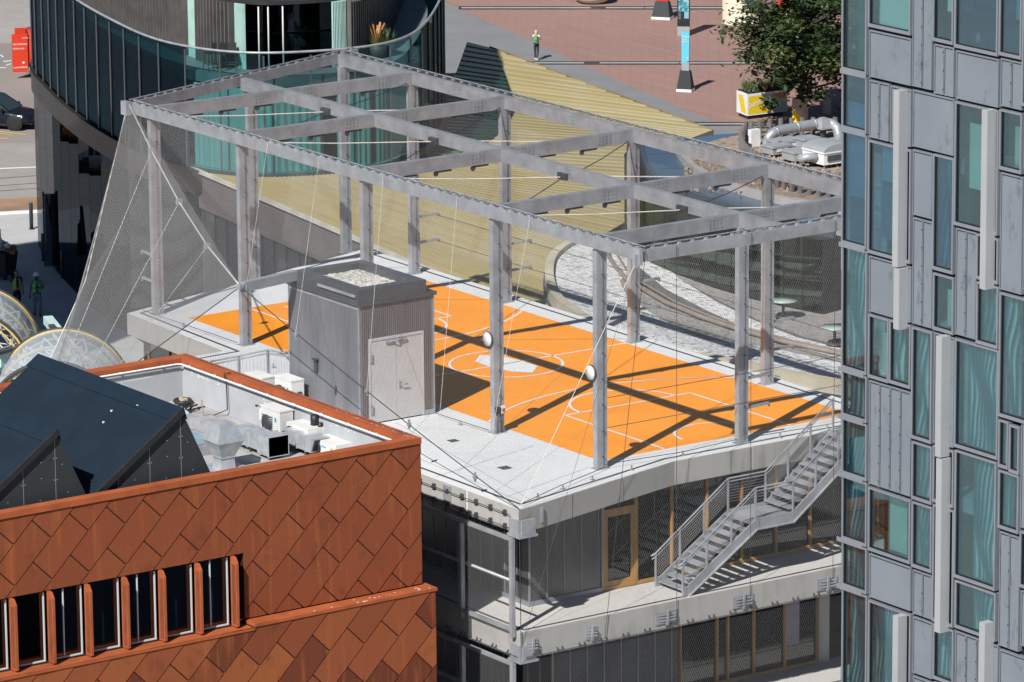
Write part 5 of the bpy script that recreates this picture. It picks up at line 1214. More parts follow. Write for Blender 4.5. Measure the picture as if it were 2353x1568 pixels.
# ================================================================== round building with gravel roof and planted blue upper roof
rd = thing('round_building', 'round building with a white gravel roof, cream kerb and glossy blue upper roof', 'building', (-8, 26, GZ))
def rdp(name, mb, m, parent=rd):
    return mb.build(name, m, parent, (8, -26, -GZ) if parent is rd else None)
CU = [at(x, y, -2.5) for x, y in [(1450, 535), (1380, 548), (1313, 555), (1264, 587), (1252, 622), (1257, 660), (1277, 693), (1308, 715), (1333, 733), (1370, 755), (1408, 775), (1450, 793), (1500, 808), (1560, 818), (1626, 826), (1690, 838), (1790, 860), (1850, 871), (1925, 884), (2060, 905)]]
cu = [p.xy for p in CU]; back = [Vector((12, 34)), at(1620, 575, -2.5).xy]
k = MB(); poly = [tuple(p) for p in cu]+[tuple(p) for p in back]; k.prism(poly, -6.2, -2.62); rdp('gravel_roof_base', k, M['conc'])
k = MB(); n_ = len(cu)
cs = smooth([tuple(p) for p in cu], .6); ci = offc(cs, .32)
band(cs, ci, -3.4, -2.38, k); rdp('kerb', k, mat('cream_kerb', (.52, .47, .36), .7, 0, .15, .7))
k = MB(); band(offc(cs, -.06), offc(cs, 0), -2.95, -2.85, k); rdp('kerb_joint', k, M['drain'])
k = MB(); cw = offc(cs, 2.7)
for i in range(len(cs)-1):
    a, b, c, d = ci[i], ci[i+1], cw[i+1], cw[i]; k.add([(a.x, a.y, -2.55), (b.x, b.y, -2.55), (c.x, c.y, -2.53), (d.x, d.y, -2.53)], [(0, 1, 2, 3)])
rdp('white_gravel', k, M['gravel_w']); tag(rd.children[-1], kind='stuff')
k = MB(); k.prism(poly, -2.61, -2.565); o = rdp('grey_gravel', k, M['gravel_g']); tag(o, kind='stuff')
tip = [at(x, y, -2.545) for x, y in [(1290, 592), (1340, 570), (1400, 560), (1470, 570), (1475, 600), (1430, 640), (1390, 690), (1340, 700), (1300, 660)]]
k = MB(); k.add([tuple(p) for p in tip], [tuple(range(len(tip)))]); o = rdp('white_gravel', k, M['gravel_w']); tag(o, kind='stuff')
pp = [at(x, y, -2.45) for x, y in [(1392, 570), (1400, 590), (1415, 614), (1440, 642), (1530, 695), (1615, 730), (1700, 758), (1800, 785), (1940, 815)]]
k = MB(); k.tube([tuple(p) for p in pp], .09, 6); k.tube([(p.x+.15, p.y+.3, p.z) for p in pp], .05, 6); rdp('roof_pipe', k, mat('brown_pipe', (.24, .20, .17), .6))
wb = [at(x, y, -2.54) for x, y in [(1480, 560), (1560, 640), (1640, 690), (1730, 735), (1830, 775), (1960, 808)]]; wa = [at(x, y, -2.54) for x, y in [(1440, 590), (1530, 665), (1620, 712), (1720, 757), (1820, 795), (1960, 832)]]
k = MB()
for i in range(5): k.add([tuple(wa[i]), tuple(wa[i+1]), tuple(wb[i+1]), tuple(wb[i])], [(0, 1, 2, 3)])
o = rdp('white_gravel', k, M['gravel_w']); tag(o, kind='stuff')
k = MB(); dg = pp[3:]; lim = [at(x, y, -2.552) for x, y in [(1470, 600), (1560, 640), (1650, 690), (1740, 735), (1840, 772), (1960, 800)]]
for i in range(5): k.add([(dg[i].x, dg[i].y, -2.552), (dg[i+1].x, dg[i+1].y, -2.552), tuple(lim[i+1]), tuple(lim[i])], [(0, 1, 2, 3)])
o = rdp('shaded_gravel', k, gravel('shaded_gravel', (.13, .13, .13), 9)); tag(o, kind='stuff')  # grey gravel coloured darker for the shade and netting over it
# upper storey
UB = [(1472, 332), (1474, 348), (1479, 368), (1491, 393), (1515, 414), (1556, 433), (1612, 453), (1689, 478), (1800, 506), (1960, 536)]
ZU = .4
us = [at(x, y, ZU).xy for x, y in UB]; us = [at(1500, 318, ZU).xy]+us
uc = smooth([tuple(p) for p in us], .9)
k = MB(); uw = offc(uc, -.55); band(uw, offc(uc, .4), -2.6, ZU-.3, k)
rdp('upper_wall', k, M['void'])
for i in range(len(uw)-1):
    a, b = uw[i], uw[i+1]; t_ = (b-a).normalized(); nn = Vector((t_.y, -t_.x)); g = t_*.02
    k = MB(); p, q = a+g, b-g; r_, s_ = q+nn*.05, p+nn*.05; k.hexa([(s_.x, s_.y, -2.5), (r_.x, r_.y, -2.5), (q.x, q.y, -2.5), (p.x, p.y, -2.5), (s_.x, s_.y, ZU-.3), (r_.x, r_.y, ZU-.3), (q.x, q.y, ZU-.3), (p.x, p.y, ZU-.3)]); rdp('wall_pane', k, M['gwall'] if 'gwall' in M else M.setdefault('gwall', glass('green_mirror_glass', (.10, .15, .13), .16, (.55, .75, .62), .02, .05, .6, fres=.2)))
k = MB(); pol = [tuple(p) for p in uc]+[tuple(at(2000, 300, ZU).xy), tuple(at(1720, 305, ZU).xy), tuple(at(1640, 310, ZU).xy), tuple(at(1590, 318, ZU).xy)]; k.prism(pol, ZU-.3, ZU); rdp('blue_roof', k, mat('glossy_blue_roof', (.075, .15, .235), .22, .3, .12, .4))
k = MB(); band(offc(uc, -.05), offc(uc, .12), ZU-.34, ZU+.07, k); rdp('roof_edge', k, mat('dark_blue_edge', (.08, .11, .14), .4, .3))
k = MB()
for (x, y, x1, y1) in ((1478, 355, 1600, 352), (1485, 390, 1590, 385), (1500, 420, 1610, 428), (1540, 470, 1650, 452)):
    a, b = at(x, y, ZU+.004), at(x1, y1, ZU+.004); d = (b-a).normalized(); w = Vector((-d.y, d.x, 0))*.02; k.add([a-w, b-w, b+w, a+w], [(0, 1, 2, 3)])
k.build('roof_seam', M['drain'], rd, (8, -26, -GZ))
SB = [(1600, 340), (1566, 341), (1552, 350), (1581, 392), (1632, 420), (1700, 447), (1790, 470), (1960, 497)]
sb = [at(x, y, ZU).xy for x, y in SB]; sbc = smooth([tuple(p) for p in sb], .8)
k = MB(); band(sbc, offc(sbc, .25), ZU-.01, ZU+.28, k); rdp('stone_bed_kerb', k, M['conc'])
k = MB(); k.prism([tuple(p) for p in offc(sbc, .2)]+[tuple(at(1990, 306, ZU).xy), tuple(at(1735, 312, ZU).xy), tuple(at(1660, 326, ZU).xy)], ZU-.02, ZU+.14); o = rdp('stone_bed', k, M['gravel_b']); tag(o, kind='stuff')
k = MB(); rr = random.Random(9)                # loose stones
for i in range(500):
    p = at(rr.uniform(1570, 1930), rr.uniform(348, 440), ZU+.14); s_ = rr.uniform(.05, .14)
    if p.x > 11 or p.y > 33: continue
    k.add([p+Vector((s_*rr.uniform(.6, 1), 0, 0)), p+Vector((0, s_*rr.uniform(.6, 1), 0)), p+Vector((-s_, 0, 0)), p+Vector((0, -s_, 0)), p+Vector((0, 0, s_))], [(0, 1, 4), (1, 2, 4), (2, 3, 4), (3, 0, 4)])
o = rdp('loose_stone', k, M['gravel_b']); tag(o, kind='stuff')
# planting and round tables glimpsed on the shaded terrace
k = MB(); rr = random.Random(31)
def shrub(label, px, py, z, h, n_):
    p = at(px, py, z); o = thing('shrub', label, 'shrub', tuple(p), 0, 'shrubs on the shaded gravel roof')
    k = MB(); r = random.Random(int(px))
    for i in range(n_):
        a = r.uniform(0, 2*pi); q = Vector((math.cos(a)*r.uniform(0, .5), math.sin(a)*r.uniform(0, .5), r.uniform(.1, 1)*h)); u = Vector((r.uniform(-1, 1), r.uniform(-1, 1), r.uniform(-.4, 1))).normalized()*.10; w = u.cross(Vector((0, 0, 1)))*.5
        k.add([q-u, q+w, q+u, q-w], [(0, 1, 2, 3)])
    k.build('foliage', M.setdefault('shrubleaf', mat('shrub_leaf', (.05, .085, .045), .6, 0, .4, 6)), o)
    k = MB(); k.tube([(0, 0, 0), (.03, 0, h*.8)], .025, 5); k.build('stem', M['black'], o)
shrub('small pale shrub on the shaded gravel roof left of the tower', 1886, 655, -2.5, 1.1, 130)
shrub('dark shrub against the curved wall behind the right end net', 1795, 640, -2.5, 1.2, 120)
for i, (px, py, lab) in enumerate(((1800, 690, 'round pale dish table beside the cage post'), (1918, 752, 'round pale dish table at the tower edge'))):
    p = at(px, py, -1.9); o = thing('round_table', lab+' on the gravel roof', 'table', (p.x, p.y, -2.5), 0, 'round tables on the gravel roof')
    k = MB(); k.lathe([(.02, .56), (.5, .58), (.52, .61), (.02, .61)], n=20); k.build('tabletop', mat('pale_green_top', (.36, .44, .40), .4), o)
    k = MB(); k.tube([(0, 0, 0), (0, 0, .57)], .05, 8); k.lathe([(.02, 0), (.3, 0), (.25, .04), (.02, .05)], n=14); k.build('leg', M['steel_dk'], o)
# wrapped white bundle by the kerb tip
o = thing('wrapped_bundle', 'white and red plastic bundle dumped beside the cream kerb', 'bundle', tuple(at(1241, 640, -4.1)))
k = MB(); rr = random.Random(4)
for i in range(14):
    c = Vector((rr.uniform(-.35, .35), rr.uniform(-.5, .5), rr.uniform(.1, .35))); s_ = rr.uniform(.12, .25)
    k.hexa([c+Vector((sx*s_*rr.uniform(.6, 1), sy*s_*rr.uniform(.6, 1), sz*s_*.7)) for sz in (-1, 1) for sx, sy in ((-1, -1), (1, -1), (1, 1), (-1, 1))])
k.build('wrap', M['white'], o)
k = MB()
for i in range(6):
    c = Vector((rr.uniform(-.3, .3), rr.uniform(-.5, .3), .45)); k.box(tuple(c-Vector((.1, .06, .04))), tuple(c+Vector((.1, .06, .04))))
k.build('strap', M['red'], o)
# ------------------------------------------------------------------ rooftop plant and its slatted screen
def fence(label, P, h, m, z):
    o = thing('slatted_screen', label, 'screen fence', (P[0].x, P[0].y, z), 0, 'grey slatted screens round the rooftop plant')
    c = smooth([tuple(p.xy) for p in P], .42)
    for i, p in enumerate(c):
        k = MB(); k.box((p.x-P[0].x-.09, p.y-P[0].y-.03, 0), (p.x-P[0].x+.09, p.y-P[0].y+.05, h)); k.build('slat', m, o)
    k = MB()
    for zz in (.4, h-.5): k.tube([(p.x-P[0].x, p.y-P[0].y+.08, zz) for p in c], .04, 4)
    k.build('rail', M['steel_dk'], o)
M['slat'] = mat('grey_slat', (.20, .185, .175), .6, .1, .2, 2)
zf = ZU+.14
fence('curved grey slatted screen in front of the rooftop plant', [at(x, y, zf) for x, y in [(1702, 362), (1708, 385), (1730, 405), (1770, 425), (1800, 437), (1870, 450), (1960, 462)]], 1.0, M['slat'], zf)
fence('grey slatted screen behind the big duct', [at(x, y, zf) for x, y in [(1706, 345), (1712, 326), (1745, 318), (1800, 315), (1860, 313), (1960, 312)]], .72, M['slat'], zf)
o = thing('blank_sign', 'blank white upright sign panel standing at the corner of the slatted screen', 'sign panel', tuple(at(1733, 336, zf)))
k = MB(); k.box((-.10, -.22, 0), (.10, .22, .65)); k.build('panel', M['white'], o)
k = MB(); k.box((-.13, -.26, 0), (-.101, -.20, .95)); k.build('post', M['steel_dk'], o)
dz = zf
def dp(x, y, z): return at(x, y, dz+z)
o = thing('big_duct', 'fat galvanised round duct bending over the rooftop plant', 'duct', tuple(dp(1768, 335, 0)))
B0 = Vector(o.location)
BP_ = B0+Vector((0, 0, .0)); dd_ = Vector((_d.x, _d.y, 0))
pts = [onview(x, y, B0+dd_*o_)-B0 for x, y, o_ in ((1764, 338, 0), (1764, 326, 0), (1768, 314, 0), (1778, 305, .1), (1792, 300, .3), (1820, 295, .7), (1850, 289, 1.1), (1880, 284, 1.5), (1900, 282, 1.6), (1915, 286, 1.5), (1924, 296, 1.3), (1927, 312, 1.2), (1927, 335, 1.2))]
q = []
for a, b in zip(pts, pts[1:]): q += [a.lerp(b, f/3) for f in range(3)]
k = MB(); k.tube(q, .19, 14); k.build('pipe', mat('duct_grey', (.40, .43, .45), .42, .45, .1, 2), o)
for i in (2, 5, 8, 10, 16, 20, 23, 26):
    a = q[i]; d = (q[i+1]-q[i]).normalized(); k = MB(); k.tube([a-d*.03, a+d*.03], .205, 14); k.build('collar', M['steel'], o)
def plant(label, name, px, py, sx, sy, sz, m, z=0.25):
    p = dp(px, py, 0); o = thing(name, label, 'air unit', tuple(p), 0, 'grey and white units of the rooftop plant')
    k = MB(); k.box((-sx/2, -sy/2, z), (sx/2, sy/2, z+sz)); k.box((-sx/2-.03, -sy/2-.03, z+sz-.08), (sx/2+.03, sy/2+.03, z+sz-.03)); k.build('casing', m, o)
    k = MB()
    for x in (-sx*.4, sx*.4):
        for y in (-sy*.4, sy*.4): k.box((x-.04, y-.04, 0), (x+.04, y+.04, z))
    k.build('foot', M['steel_dk'], o)
    k = MB(); k.box((sx/2+.002, -sy*.3, z+.1), (sx/2+.02, -.02, z+sz*.7)); k.box((sx/2+.002, .03, z+.1), (sx/2+.02, sy*.3, z+sz*.7)); k.build('access_panel', M['offwhite'], o); return o
M['gru'] = mat('grey_unit', (.36, .38, .39), .5, .2, .1, 1)
plant('long grey box unit lowest in the row of rooftop plant', 'air_unit', 1785, 358, .7, .9, .32, M['gru'], .12)
plant('grey box unit in front with a dark open end', 'air_unit', 1835, 372, .75, 1.0, .36, M['gru'], .12)
plant('flat grey unit under the bend of the big duct', 'air_unit', 1803, 346, .8, 1.1, .32, M['gru'], .12)
plant('grey unit behind the white air handler', 'air_unit', 1855, 347, .7, .8, .42, M['gru'], .12)
ah = plant('big white air handler with a curved top beside the tower', 'air_handler', 1905, 378, 1.3, 1.5, .5, M['white'], .15)
k = MB()
for i in range(10):
    a = pi*i/10; b = pi*(i+1)/10
    k.hexa([(-.67, -.77*math.cos(a), .65), (.67, -.77*math.cos(a), .65), (.67, -.77*math.cos(b), .65), (-.67, -.77*math.cos(b), .65), (-.67, -.77*math.cos(a), 0.65+.24*math.sin(a)), (.67, -.77*math.cos(a), 0.65+.24*math.sin(a)), (.67, -.77*math.cos(b), 0.65+.24*math.sin(b)), (-.67, -.77*math.cos(b), 0.65+.24*math.sin(b))])
k.build('curved_lid', M['gru'], ah)
k = MB(); k.box((.652, -.6, .28), (.69, .3, .5)); k.box((.652, .42, .2), (.70, .65, .6)); k.build('louvre', M['steel_dk'], ah)
o = thing('extract_fan', 'square grey extract cowl on a dark pipe beside the big duct', 'extract fan', tuple(dp(1891, 318, 0)))
k = MB(); k.tube([(0, 0, 0), (0, 0, .4)], .11, 10); k.build('pipe', M['steel_dk'], o)
k = MB(); frust(k, .27, .38, .27, .45); frust(k, .26, .45, .17, .74); k.box((-.12, -.12, .74), (.12, .12, .80)); k.build('cowl', M['gru'], o)
o = thing('short_pipe', 'pale elbow pipe between the grey boxes and the white air handler', 'pipe', tuple(dp(1862, 356, .5)))
k = MB(); k.tube([(-.3, -.3, -.2), (-.1, -.1, -.1), (.1, .25, -.1)], .15, 12); k.build('pipe', M['gru'], o)
# ================================================================== people
SK = mat('skin', (.40, .23, .16), .6, 0, .05); SKD = mat('dark_skin', (.10, .055, .035), .6, 0, .05)
def skinned(name, chains, m, parent, sub=1, root=None):
    """chains: lists of (point, radius); points shared between chains are welded."""
    V, Rr_, E, ix = [], [], [], {}
    for ch in chains:
        prev = None
        for p, r in ch:
            key = tuple(round(c, 3) for c in p)
            if key not in ix: ix[key] = len(V); V.append(p); Rr_.append(r)
            if prev is not None and prev != ix[key] and (prev, ix[key]) not in E: E.append((prev, ix[key]))
            prev = ix[key]
    me = D_.meshes.new(name); me.from_pydata([tuple(p) for p in V], E, []); me.update()
    o = D_.objects.new(name, me); COL.objects.link(o); o.parent = parent
    md = o.modifiers.new('Skin', 'SKIN'); md.use_smooth_shade = True
    if not me.skin_vertices: 
        bm = bmesh_skin(me)
    for i, s in enumerate(me.skin_vertices[0].data): s.radius = (Rr_[i], Rr_[i]); s.use_root = (i == (root or 0))
    sd = o.modifiers.new('Sub', 'SUBSURF'); sd.levels = sub; sd.render_levels = sub
    me.materials.append(m); return o
def bmesh_skin(me):
    import bmesh
    bm = bmesh.new(); bm.from_mesh(me); bm.verts.layers.skin.verify(); bm.to_mesh(me); bm.free()
def person(label, loc, rz, skin, pose):
    o = thing('person', label, 'person', loc, rz)
    J = pose; C = []
    pel = (0, 0, .96); C.append([(pel, .13), ((0, .01, 1.15), .115), ((0, .02, 1.33), .145), ((0, .01, 1.46), .09), ((0, .0, 1.52), .055), ((0, -.02, 1.60), .078), ((0, -.03, 1.68), .098), ((0, -.01, 1.76), .07)])
    for s in ('L', 'R'):
        hip, kn, an, toe = J['hip'+s], J['knee'+s], J['ankle'+s], J['toe'+s]
        C.append([(pel, .13), (hip, .10), (kn, .062), (an, .042), (toe, .035)])
        sh, el, wr = J['sho'+s], J['elb'+s], J['wri'+s]
        pm = Vector(wr)+(Vector(wr)-Vector(el)).normalized()*.07
        C.append([((0, .01, 1.46), .09), (sh, .062), (el, .042), (wr, .028), (tuple(pm), .034)])
        d = (pm-Vector(wr)).normalized(); sd = d.cross(Vector((0, 1, 0))).normalized() if abs(d.y) < .9 else Vector((1, 0, 0))
        for i, (a, l) in enumerate(((-.030, .075), (-.011, .085), (.009, .08), (.028, .06))):
            b0 = pm+sd*a+d*.02; C.append([(tuple(pm), .034), (tuple(b0+d*.02), .0095), (tuple(b0+d*l*.6+Vector((0, -.012, 0))), .009), (tuple(b0+d*l*.85+Vector((0, -.035, 0))), .008)])
        C.append([(tuple(pm), .034), (tuple(pm-d*.02-sd*.045), .011), (tuple(pm+d*.02-sd*.065), .010)])
    b = skinned('body', C, skin, o, 1)
    k = MB(); hy, hz = -.03, 1.68
    k.add([(-.016, hy-.095, hz-.03), (.016, hy-.095, hz-.03), (0, hy-.122, hz-.025), (0, hy-.092, hz+.025)], [(0, 2, 3), (2, 1, 3), (0, 1, 2)]); k.build('nose', skin, o)
    k = MB()
    for x in (-.035, .035): k.lathe([(.004, 0), (.012, .003), (.004, .006)], (x, hy-.093, hz+.01), 8, 'y')
    k.build('eye', M['black'], o)
    k = MB(); k.box((-.025, hy-.094, hz-.065), (.025, hy-.084, hz-.055)); k.build('mouth', plain('lips', (.30, .10, .09)), o)
    k = MB()
    for x in (-.095, .095): k.lathe([(.01, -.012), (.03, 0), (.01, .012)], (x, hy+.01, hz), 8, 'x')
    k.build('ear', skin, o)
    return o
def trousers(o, J, m, r=1.18, shoe=None):
    pel = (0, 0, .97); C = []
    for s in ('L', 'R'): C.append([((0, 0, 1.06), .128), (pel, .145), (J['hip'+s], .108*r/1.1), (J['knee'+s], .078*r/1.1), (tuple(Vector(J['ankle'+s])+Vector((0, 0, .03))), .058*r/1.1)])
    skinned('trousers', C, m, o, 1)
    for s in ('L', 'R'):
        a, t_ = Vector(J['ankle'+s]), Vector(J['toe'+s]); skinned('shoe', [[(tuple(a+Vector((0, .05, -.035))), .05), (tuple(a.lerp(t_, .5)), .05), (tuple(t_+(t_-a)*.15), .042)]], shoe or M['black'], o, 1)
def top(o, J, m, name='shirt', r=1., sleeve=1.):
    C = [[((0, .0, 1.0), .14*r), ((0, .01, 1.15), .135*r), ((0, .02, 1.33), .162*r), ((0, .01, 1.46), .105*r), ((0, 0, 1.51), .064*r)]]
    for s in ('L', 'R'):
        sh, el, wr = Vector(J['sho'+s]), Vector(J['elb'+s]), Vector(J['wri'+s]); ch = [((0, .01, 1.46), .105*r), (tuple(sh), .078*r), (tuple(sh.lerp(el, min(1, sleeve*1.0 if sleeve < 1 else 1))), .06*r)]
        if sleeve >= 1: ch.append((tuple(el.lerp(wr, .85)), .046*r))
        C.append(ch)
    skinned(name, C, m, o, 1)
def vest(o, m, stripe):
    k = MB(); n = 10
    for s in (-1, 1):
        pts = []
        for z, rx, ry in ((1.0, .185, .175), (1.18, .18, .17), (1.35, .195, .185), (1.48, .13, .13)):
            row = []
            for i in range(7):
                a = -pi/2+s*(.28+(pi-.56+.28)*i/6); row.append((rx*math.cos(a), .015+ry*math.sin(a), z))
            pts.append(row)
        for r0, r1 in zip(pts, pts[1:]):
            for i in range(6): k.add([r0[i], r0[i+1], r1[i+1], r1[i]], [(0, 1, 2, 3)], True)
    v_ = k.build('safety_vest', m, o)
    k = MB()
    for z in (1.08, 1.26):
        for i in range(16):
            a0, a1 = 2*pi*i/16, 2*pi*(i+1)/16; 
            if -.3 < math.cos((a0+a1)/2+pi/2) and math.sin((a0+a1)/2) < -.93: continue
            k.add([(.197*math.cos(a), .015+.192*math.sin(a), zz) for a, zz in ((a0, z), (a1, z), (a1, z+.05), (a0, z+.05))], [(0, 1, 2, 3)])
    k.build('reflective_band', stripe, v_)
BASE = dict(hipL=(.09, 0, .92), hipR=(-.09, 0, .92), kneeL=(.10, -.06, .50), kneeR=(-.10, .02, .50), ankleL=(.10, -.12, .09), ankleR=(-.10, .17, .11), toeL=(.11, -.26, .035), toeR=(-.11, .04, .04),
            shoL=(.19, .01, 1.43), shoR=(-.19, .01, 1.43), elbL=(.26, .05, 1.15), elbR=(-.26, .0, 1.15), wriL=(.26, -.04, .92), wriR=(-.25, -.10, .93))
TOCAM = math.atan2(-_d.y, -_d.x)+pi/2          # a figure faces -y: turn it to the camera
# worker with a white helmet
J = dict(BASE); J.update(elbL=(.27, -.02, 1.17), wriL=(.06, -.24, 1.24), wriR=(-.28, -.04, .92))
p = at(*zp(0, 640, 345, 1335), GZ)
w1_ = person('site worker in white hard hat and green safety vest walking in the shaded street', tuple(p), TOCAM+.15, SKD, J); w1_.scale = (1.04,)*3
trousers(w1_, J, mat('pale_blue_jeans', (.20, .27, .34), .8)); top(w1_, J, mat('blue_grey_shirt', (.13, .20, .24), .8))
VEST = mat('bright_green_vest', (.06, .62, .12), .6, 0, .08); VESTY = mat('lime_vest', (.42, .60, .10), .6, 0, .08); REFL = plain('reflective_tape', (.55, .58, .5), .3)
vest(w1_, VEST, plain('lime_tape', (.5, .75, .2)))
k = MB(); k.lathe([(.155, 1.715), (.125, 1.72), (.122, 1.76), (.10, 1.82), (.05, 1.855), (.005, 1.86)], (0, -.02, 0), 18); k.box((-.09, -.21, 1.715), (.09, -.12, 1.728)); k.build('hard_hat', M['white'], w1_)
# worker carrying the helmet
J = dict(BASE); J.update(elbR=(-.27, .0, 1.15), wriR=(-.30, -.10, .93), kneeL=(.10, .0, .5), ankleL=(.11, .03, .09), toeL=(.12, -.12, .035), ankleR=(-.10, .0, .09), toeR=(-.12, -.15, .035), kneeR=(-.1, -.03, .5))
p = at(*zp(0, 640, 160, 1300), GZ)
w2_ = person('site worker in black shirt and open lime vest holding a white helmet', tuple(p), TOCAM+.35, SK, J); w2_.scale = (1.03,)*3
trousers(w2_, J, mat('black_trousers', (.016, .017, .022), .8)); top(w2_, J, mat('black_shirt', (.014, .014, .018), .8), 'shirt', 1., .6); vest(w2_, VESTY, REFL)
skinned('hair', [[((0, .02, 1.80), .05), ((0, .0, 1.76), .095), ((0, .045, 1.70), .085), ((0, .05, 1.64), .05)]], M['black'], w2_, 1)
o = thing('hard_hat', 'white hard hat held in the hand of the worker in black', 'helmet', tuple(p+Vector((0, 0, .76))), TOCAM)
k = MB(); k.lathe([(.15, 0), (.125, .01), (.12, .05), (.09, .11), (.005, .14)], (-.30, -.19, .0), 16); k.build('shell', M['white'], o)
# woman with the green rucksack
J = dict(BASE); J.update(elbL=(.24, -.10, 1.18), wriL=(.14, -.22, 1.38), elbR=(-.24, -.08, 1.18), wriR=(-.15, -.18, 1.34), ankleR=(-.08, .14, .13), kneeR=(-.09, .0, .5))
p = at(*zp(1920, 0, 225, 556), GZ+.01)
wo = person('blonde woman with a green rucksack walking across the plaza away from the camera', tuple(p), TOCAM+pi-.3, SK, J); wo.scale = (.94,)*3
trousers(wo, J, mat('grey_leggings', (.045, .05, .06), .8), 1.05, M['white']); top(wo, J, mat('white_tee', (.75, .75, .74), .8), 'shirt', .95, .45)
skinned('hair', [[((0, .0, 1.78), .07), ((0, .02, 1.73), .105), ((0, .06, 1.64), .10), ((0, .09, 1.50), .085), ((0, .10, 1.40), .05)]], mat('blonde_hair', (.52, .36, .17), .6), wo, 1)
ru = thing('rucksack', 'green rucksack on the back of the blonde woman', 'rucksack', tuple(p), TOCAM+pi-.3); ru.scale = (.94,)*3
k = MB(); k.hexa([(-.15, .15, 1.02), (.15, .15, 1.02), (.14, .31, 1.04), (-.14, .31, 1.04), (-.13, .14, 1.46), (.13, .14, 1.46), (.10, .25, 1.44), (-.10, .25, 1.44)]); k.build('bag', mat('green_cloth', (.11, .30, .15), .8), ru)
k = MB(); k.hexa([(-.11, .30, 1.06), (.11, .30, 1.06), (.10, .36, 1.08), (-.10, .36, 1.08), (-.10, .29, 1.26), (.10, .29, 1.26), (.08, .32, 1.24), (-.08, .32, 1.24)]); k.build('pocket', mat('dark_green_cloth', (.07, .20, .10), .8), ru)
k = MB()
for x in (-.1, .1): k.tube([(x, .15, 1.44), (x, .02, 1.53), (x*1.1, -.14, 1.40), (x*1.3, -.05, 1.1), (x, .15, 1.06)], .016, 4)
k.build('strap', mat('dark_green_cloth2', (.07, .20, .10), .8), ru)
# someone mostly above the frame, seen by the legs only
J = dict(BASE); p = at(1757, 13, GZ+.01)
pl2 = person('pedestrian with bare legs at the top edge beside the cream column', tuple(p), TOCAM-1.1, SK, J)
C_ = mat('pale_shorts', (.5, .45, .4), .8); top(pl2, J, C_, 'shirt', 1., .5)
k = MB(); k.lathe([(.16, 1.0), (.17, .85), (.20, .62), (.19, .62), (.15, .85)], n=14); k.build('shorts', C_, pl2)

# ================================================================== signs on the plaza
RV = Vector((_r.x, _r.y, 0)); AX = math.atan2(_r.y, _r.x)        # image-right direction on the ground
M['teal'] = plain('cyan_panel', (.13, .52, .66), .4); M['charc'] = mat('charcoal_plinth', (.022, .028, .033), .6, 0, .15, 3); M['sgrey'] = mat('silver_grey_panel', (.38, .42, .42), .4, .2, .06)
def pyramid(o, s0, s1, h):
    k = MB(); k.hexa([(-s0, -s0*.75, 0), (s0, -s0*.75, 0), (s0, s0*.75, 0), (-s0, s0*.75, 0), (-s0*.98, -s0*.73, .14), (s0*.98, -s0*.73, .14), (s0*.98, s0*.73, .14), (-s0*.98, s0*.73, .14)]); k.build('white_foot', M['white'], o)
    k = MB(); k.hexa([(-s0*.96, -s0*.71, .14), (s0*.96, -s0*.71, .14), (s0*.96, s0*.71, .14), (-s0*.96, s0*.71, .14), (-s1, -s1*.5, h), (s1, -s1*.5, h), (s1, s1*.5, h), (-s1, s1*.5, h)]); k.build('plinth', M['charc'], o)
p = at(*zp(1920, 0, 1595, 838), GZ+.01)
o = thing('wayfinding_totem', 'slim cyan wayfinding totem on a charcoal plinth in the middle of the plaza', 'sign', tuple(p), AX-.35)
pyramid(o, .42, .27, 1.1)
k = MB(); k.box((-.20, -.05, 1.08), (.20, .05, 1.55)); k.build('lower_panel', M['sgrey'], o)
k = MB(); k.extr([(-.205, -.055, 1.45), (.205, -.055, 1.62), (.225, -.055, 3.12), (-.215, -.055, 3.16)], (0, .11, 0)); k.build('upper_panel', M['teal'], o)
text('lettering', 'N 3B E', .13, M['white'], o, (-.16, -.062, 2.86), (pi/2, 0, 0)); text('lettering', 'North\nGreenwich\nPier', .085, M['white'], o, (-.16, -.062, 2.72), (pi/2, 0, 0))
k = MB(); k.add([(.08, -.058, 1.74), (.16, -.058, 1.78), (.13, -.058, 1.84)], [(0, 1, 2)]); k.build('arrow_mark', M['white'], o)
p = at(*zp(1920, 0, 1385, 172), GZ+.01)
o = thing('wayfinding_totem', 'red and white totem on a wide charcoal plinth cut by the top edge', 'sign', tuple(p), AX-.35)
pyramid(o, .56, .38, 1.0)
k = MB(); k.extr([(-.33, -.07, .98), (.33, -.07, .98), (.33, -.07, 1.28), (-.33, -.07, 1.62)], (0, .14, 0)); k.build('red_panel', M['red'], o)
k = MB(); k.extr([(-.33, -.069, 1.63), (.33, -.069, 1.29), (.33, -.069, 3.0), (-.33, -.069, 3.0)], (0, .138, 0)); k.build('white_panel', M['white'], o)
p = at(*zp(1920, 0, 1577, 326), GZ+.01)
o = thing('map_kiosk', 'tall dark information kiosk with blue map screens at the top edge', 'kiosk', tuple(p), AX-.12)
k = MB(); k.box((-.34, -.16, 0), (.34, .16, .52)); k.build('plinth', M['sgrey'], o)
k = MB(); k.box((-.34, -.165, .525), (.34, .165, 3.4)); k.build('case', M['black'], o)
t = NT('map_screen'); vv = t.pos(); vo = t.n('ShaderNodeTexVoronoi'); vo.inputs['Scale'].default_value = 6; t.l(vv, vo.inputs['Vector']); sp_ = t.n('ShaderNodeSeparateColor'); t.l(vo.outputs['Color'], sp_.inputs[0])
t.bsdf(t.ramp(sp_.outputs[0], [(0, (.03, .16, .2)), (.5, (.1, .36, .42)), (1, (.4, .6, .62))]), .3); M['map'] = t.m
k = MB(); k.box((-.27, -.172, 1.42), (.30, -.166, 2.6)); k.build('map_screen', M['map'], o)
k = MB(); k.box((.05, -.172, .98), (.30, -.166, 1.36)); k.build('map_screen', plain('blue_screen', (.20, .45, .52), .3), o)
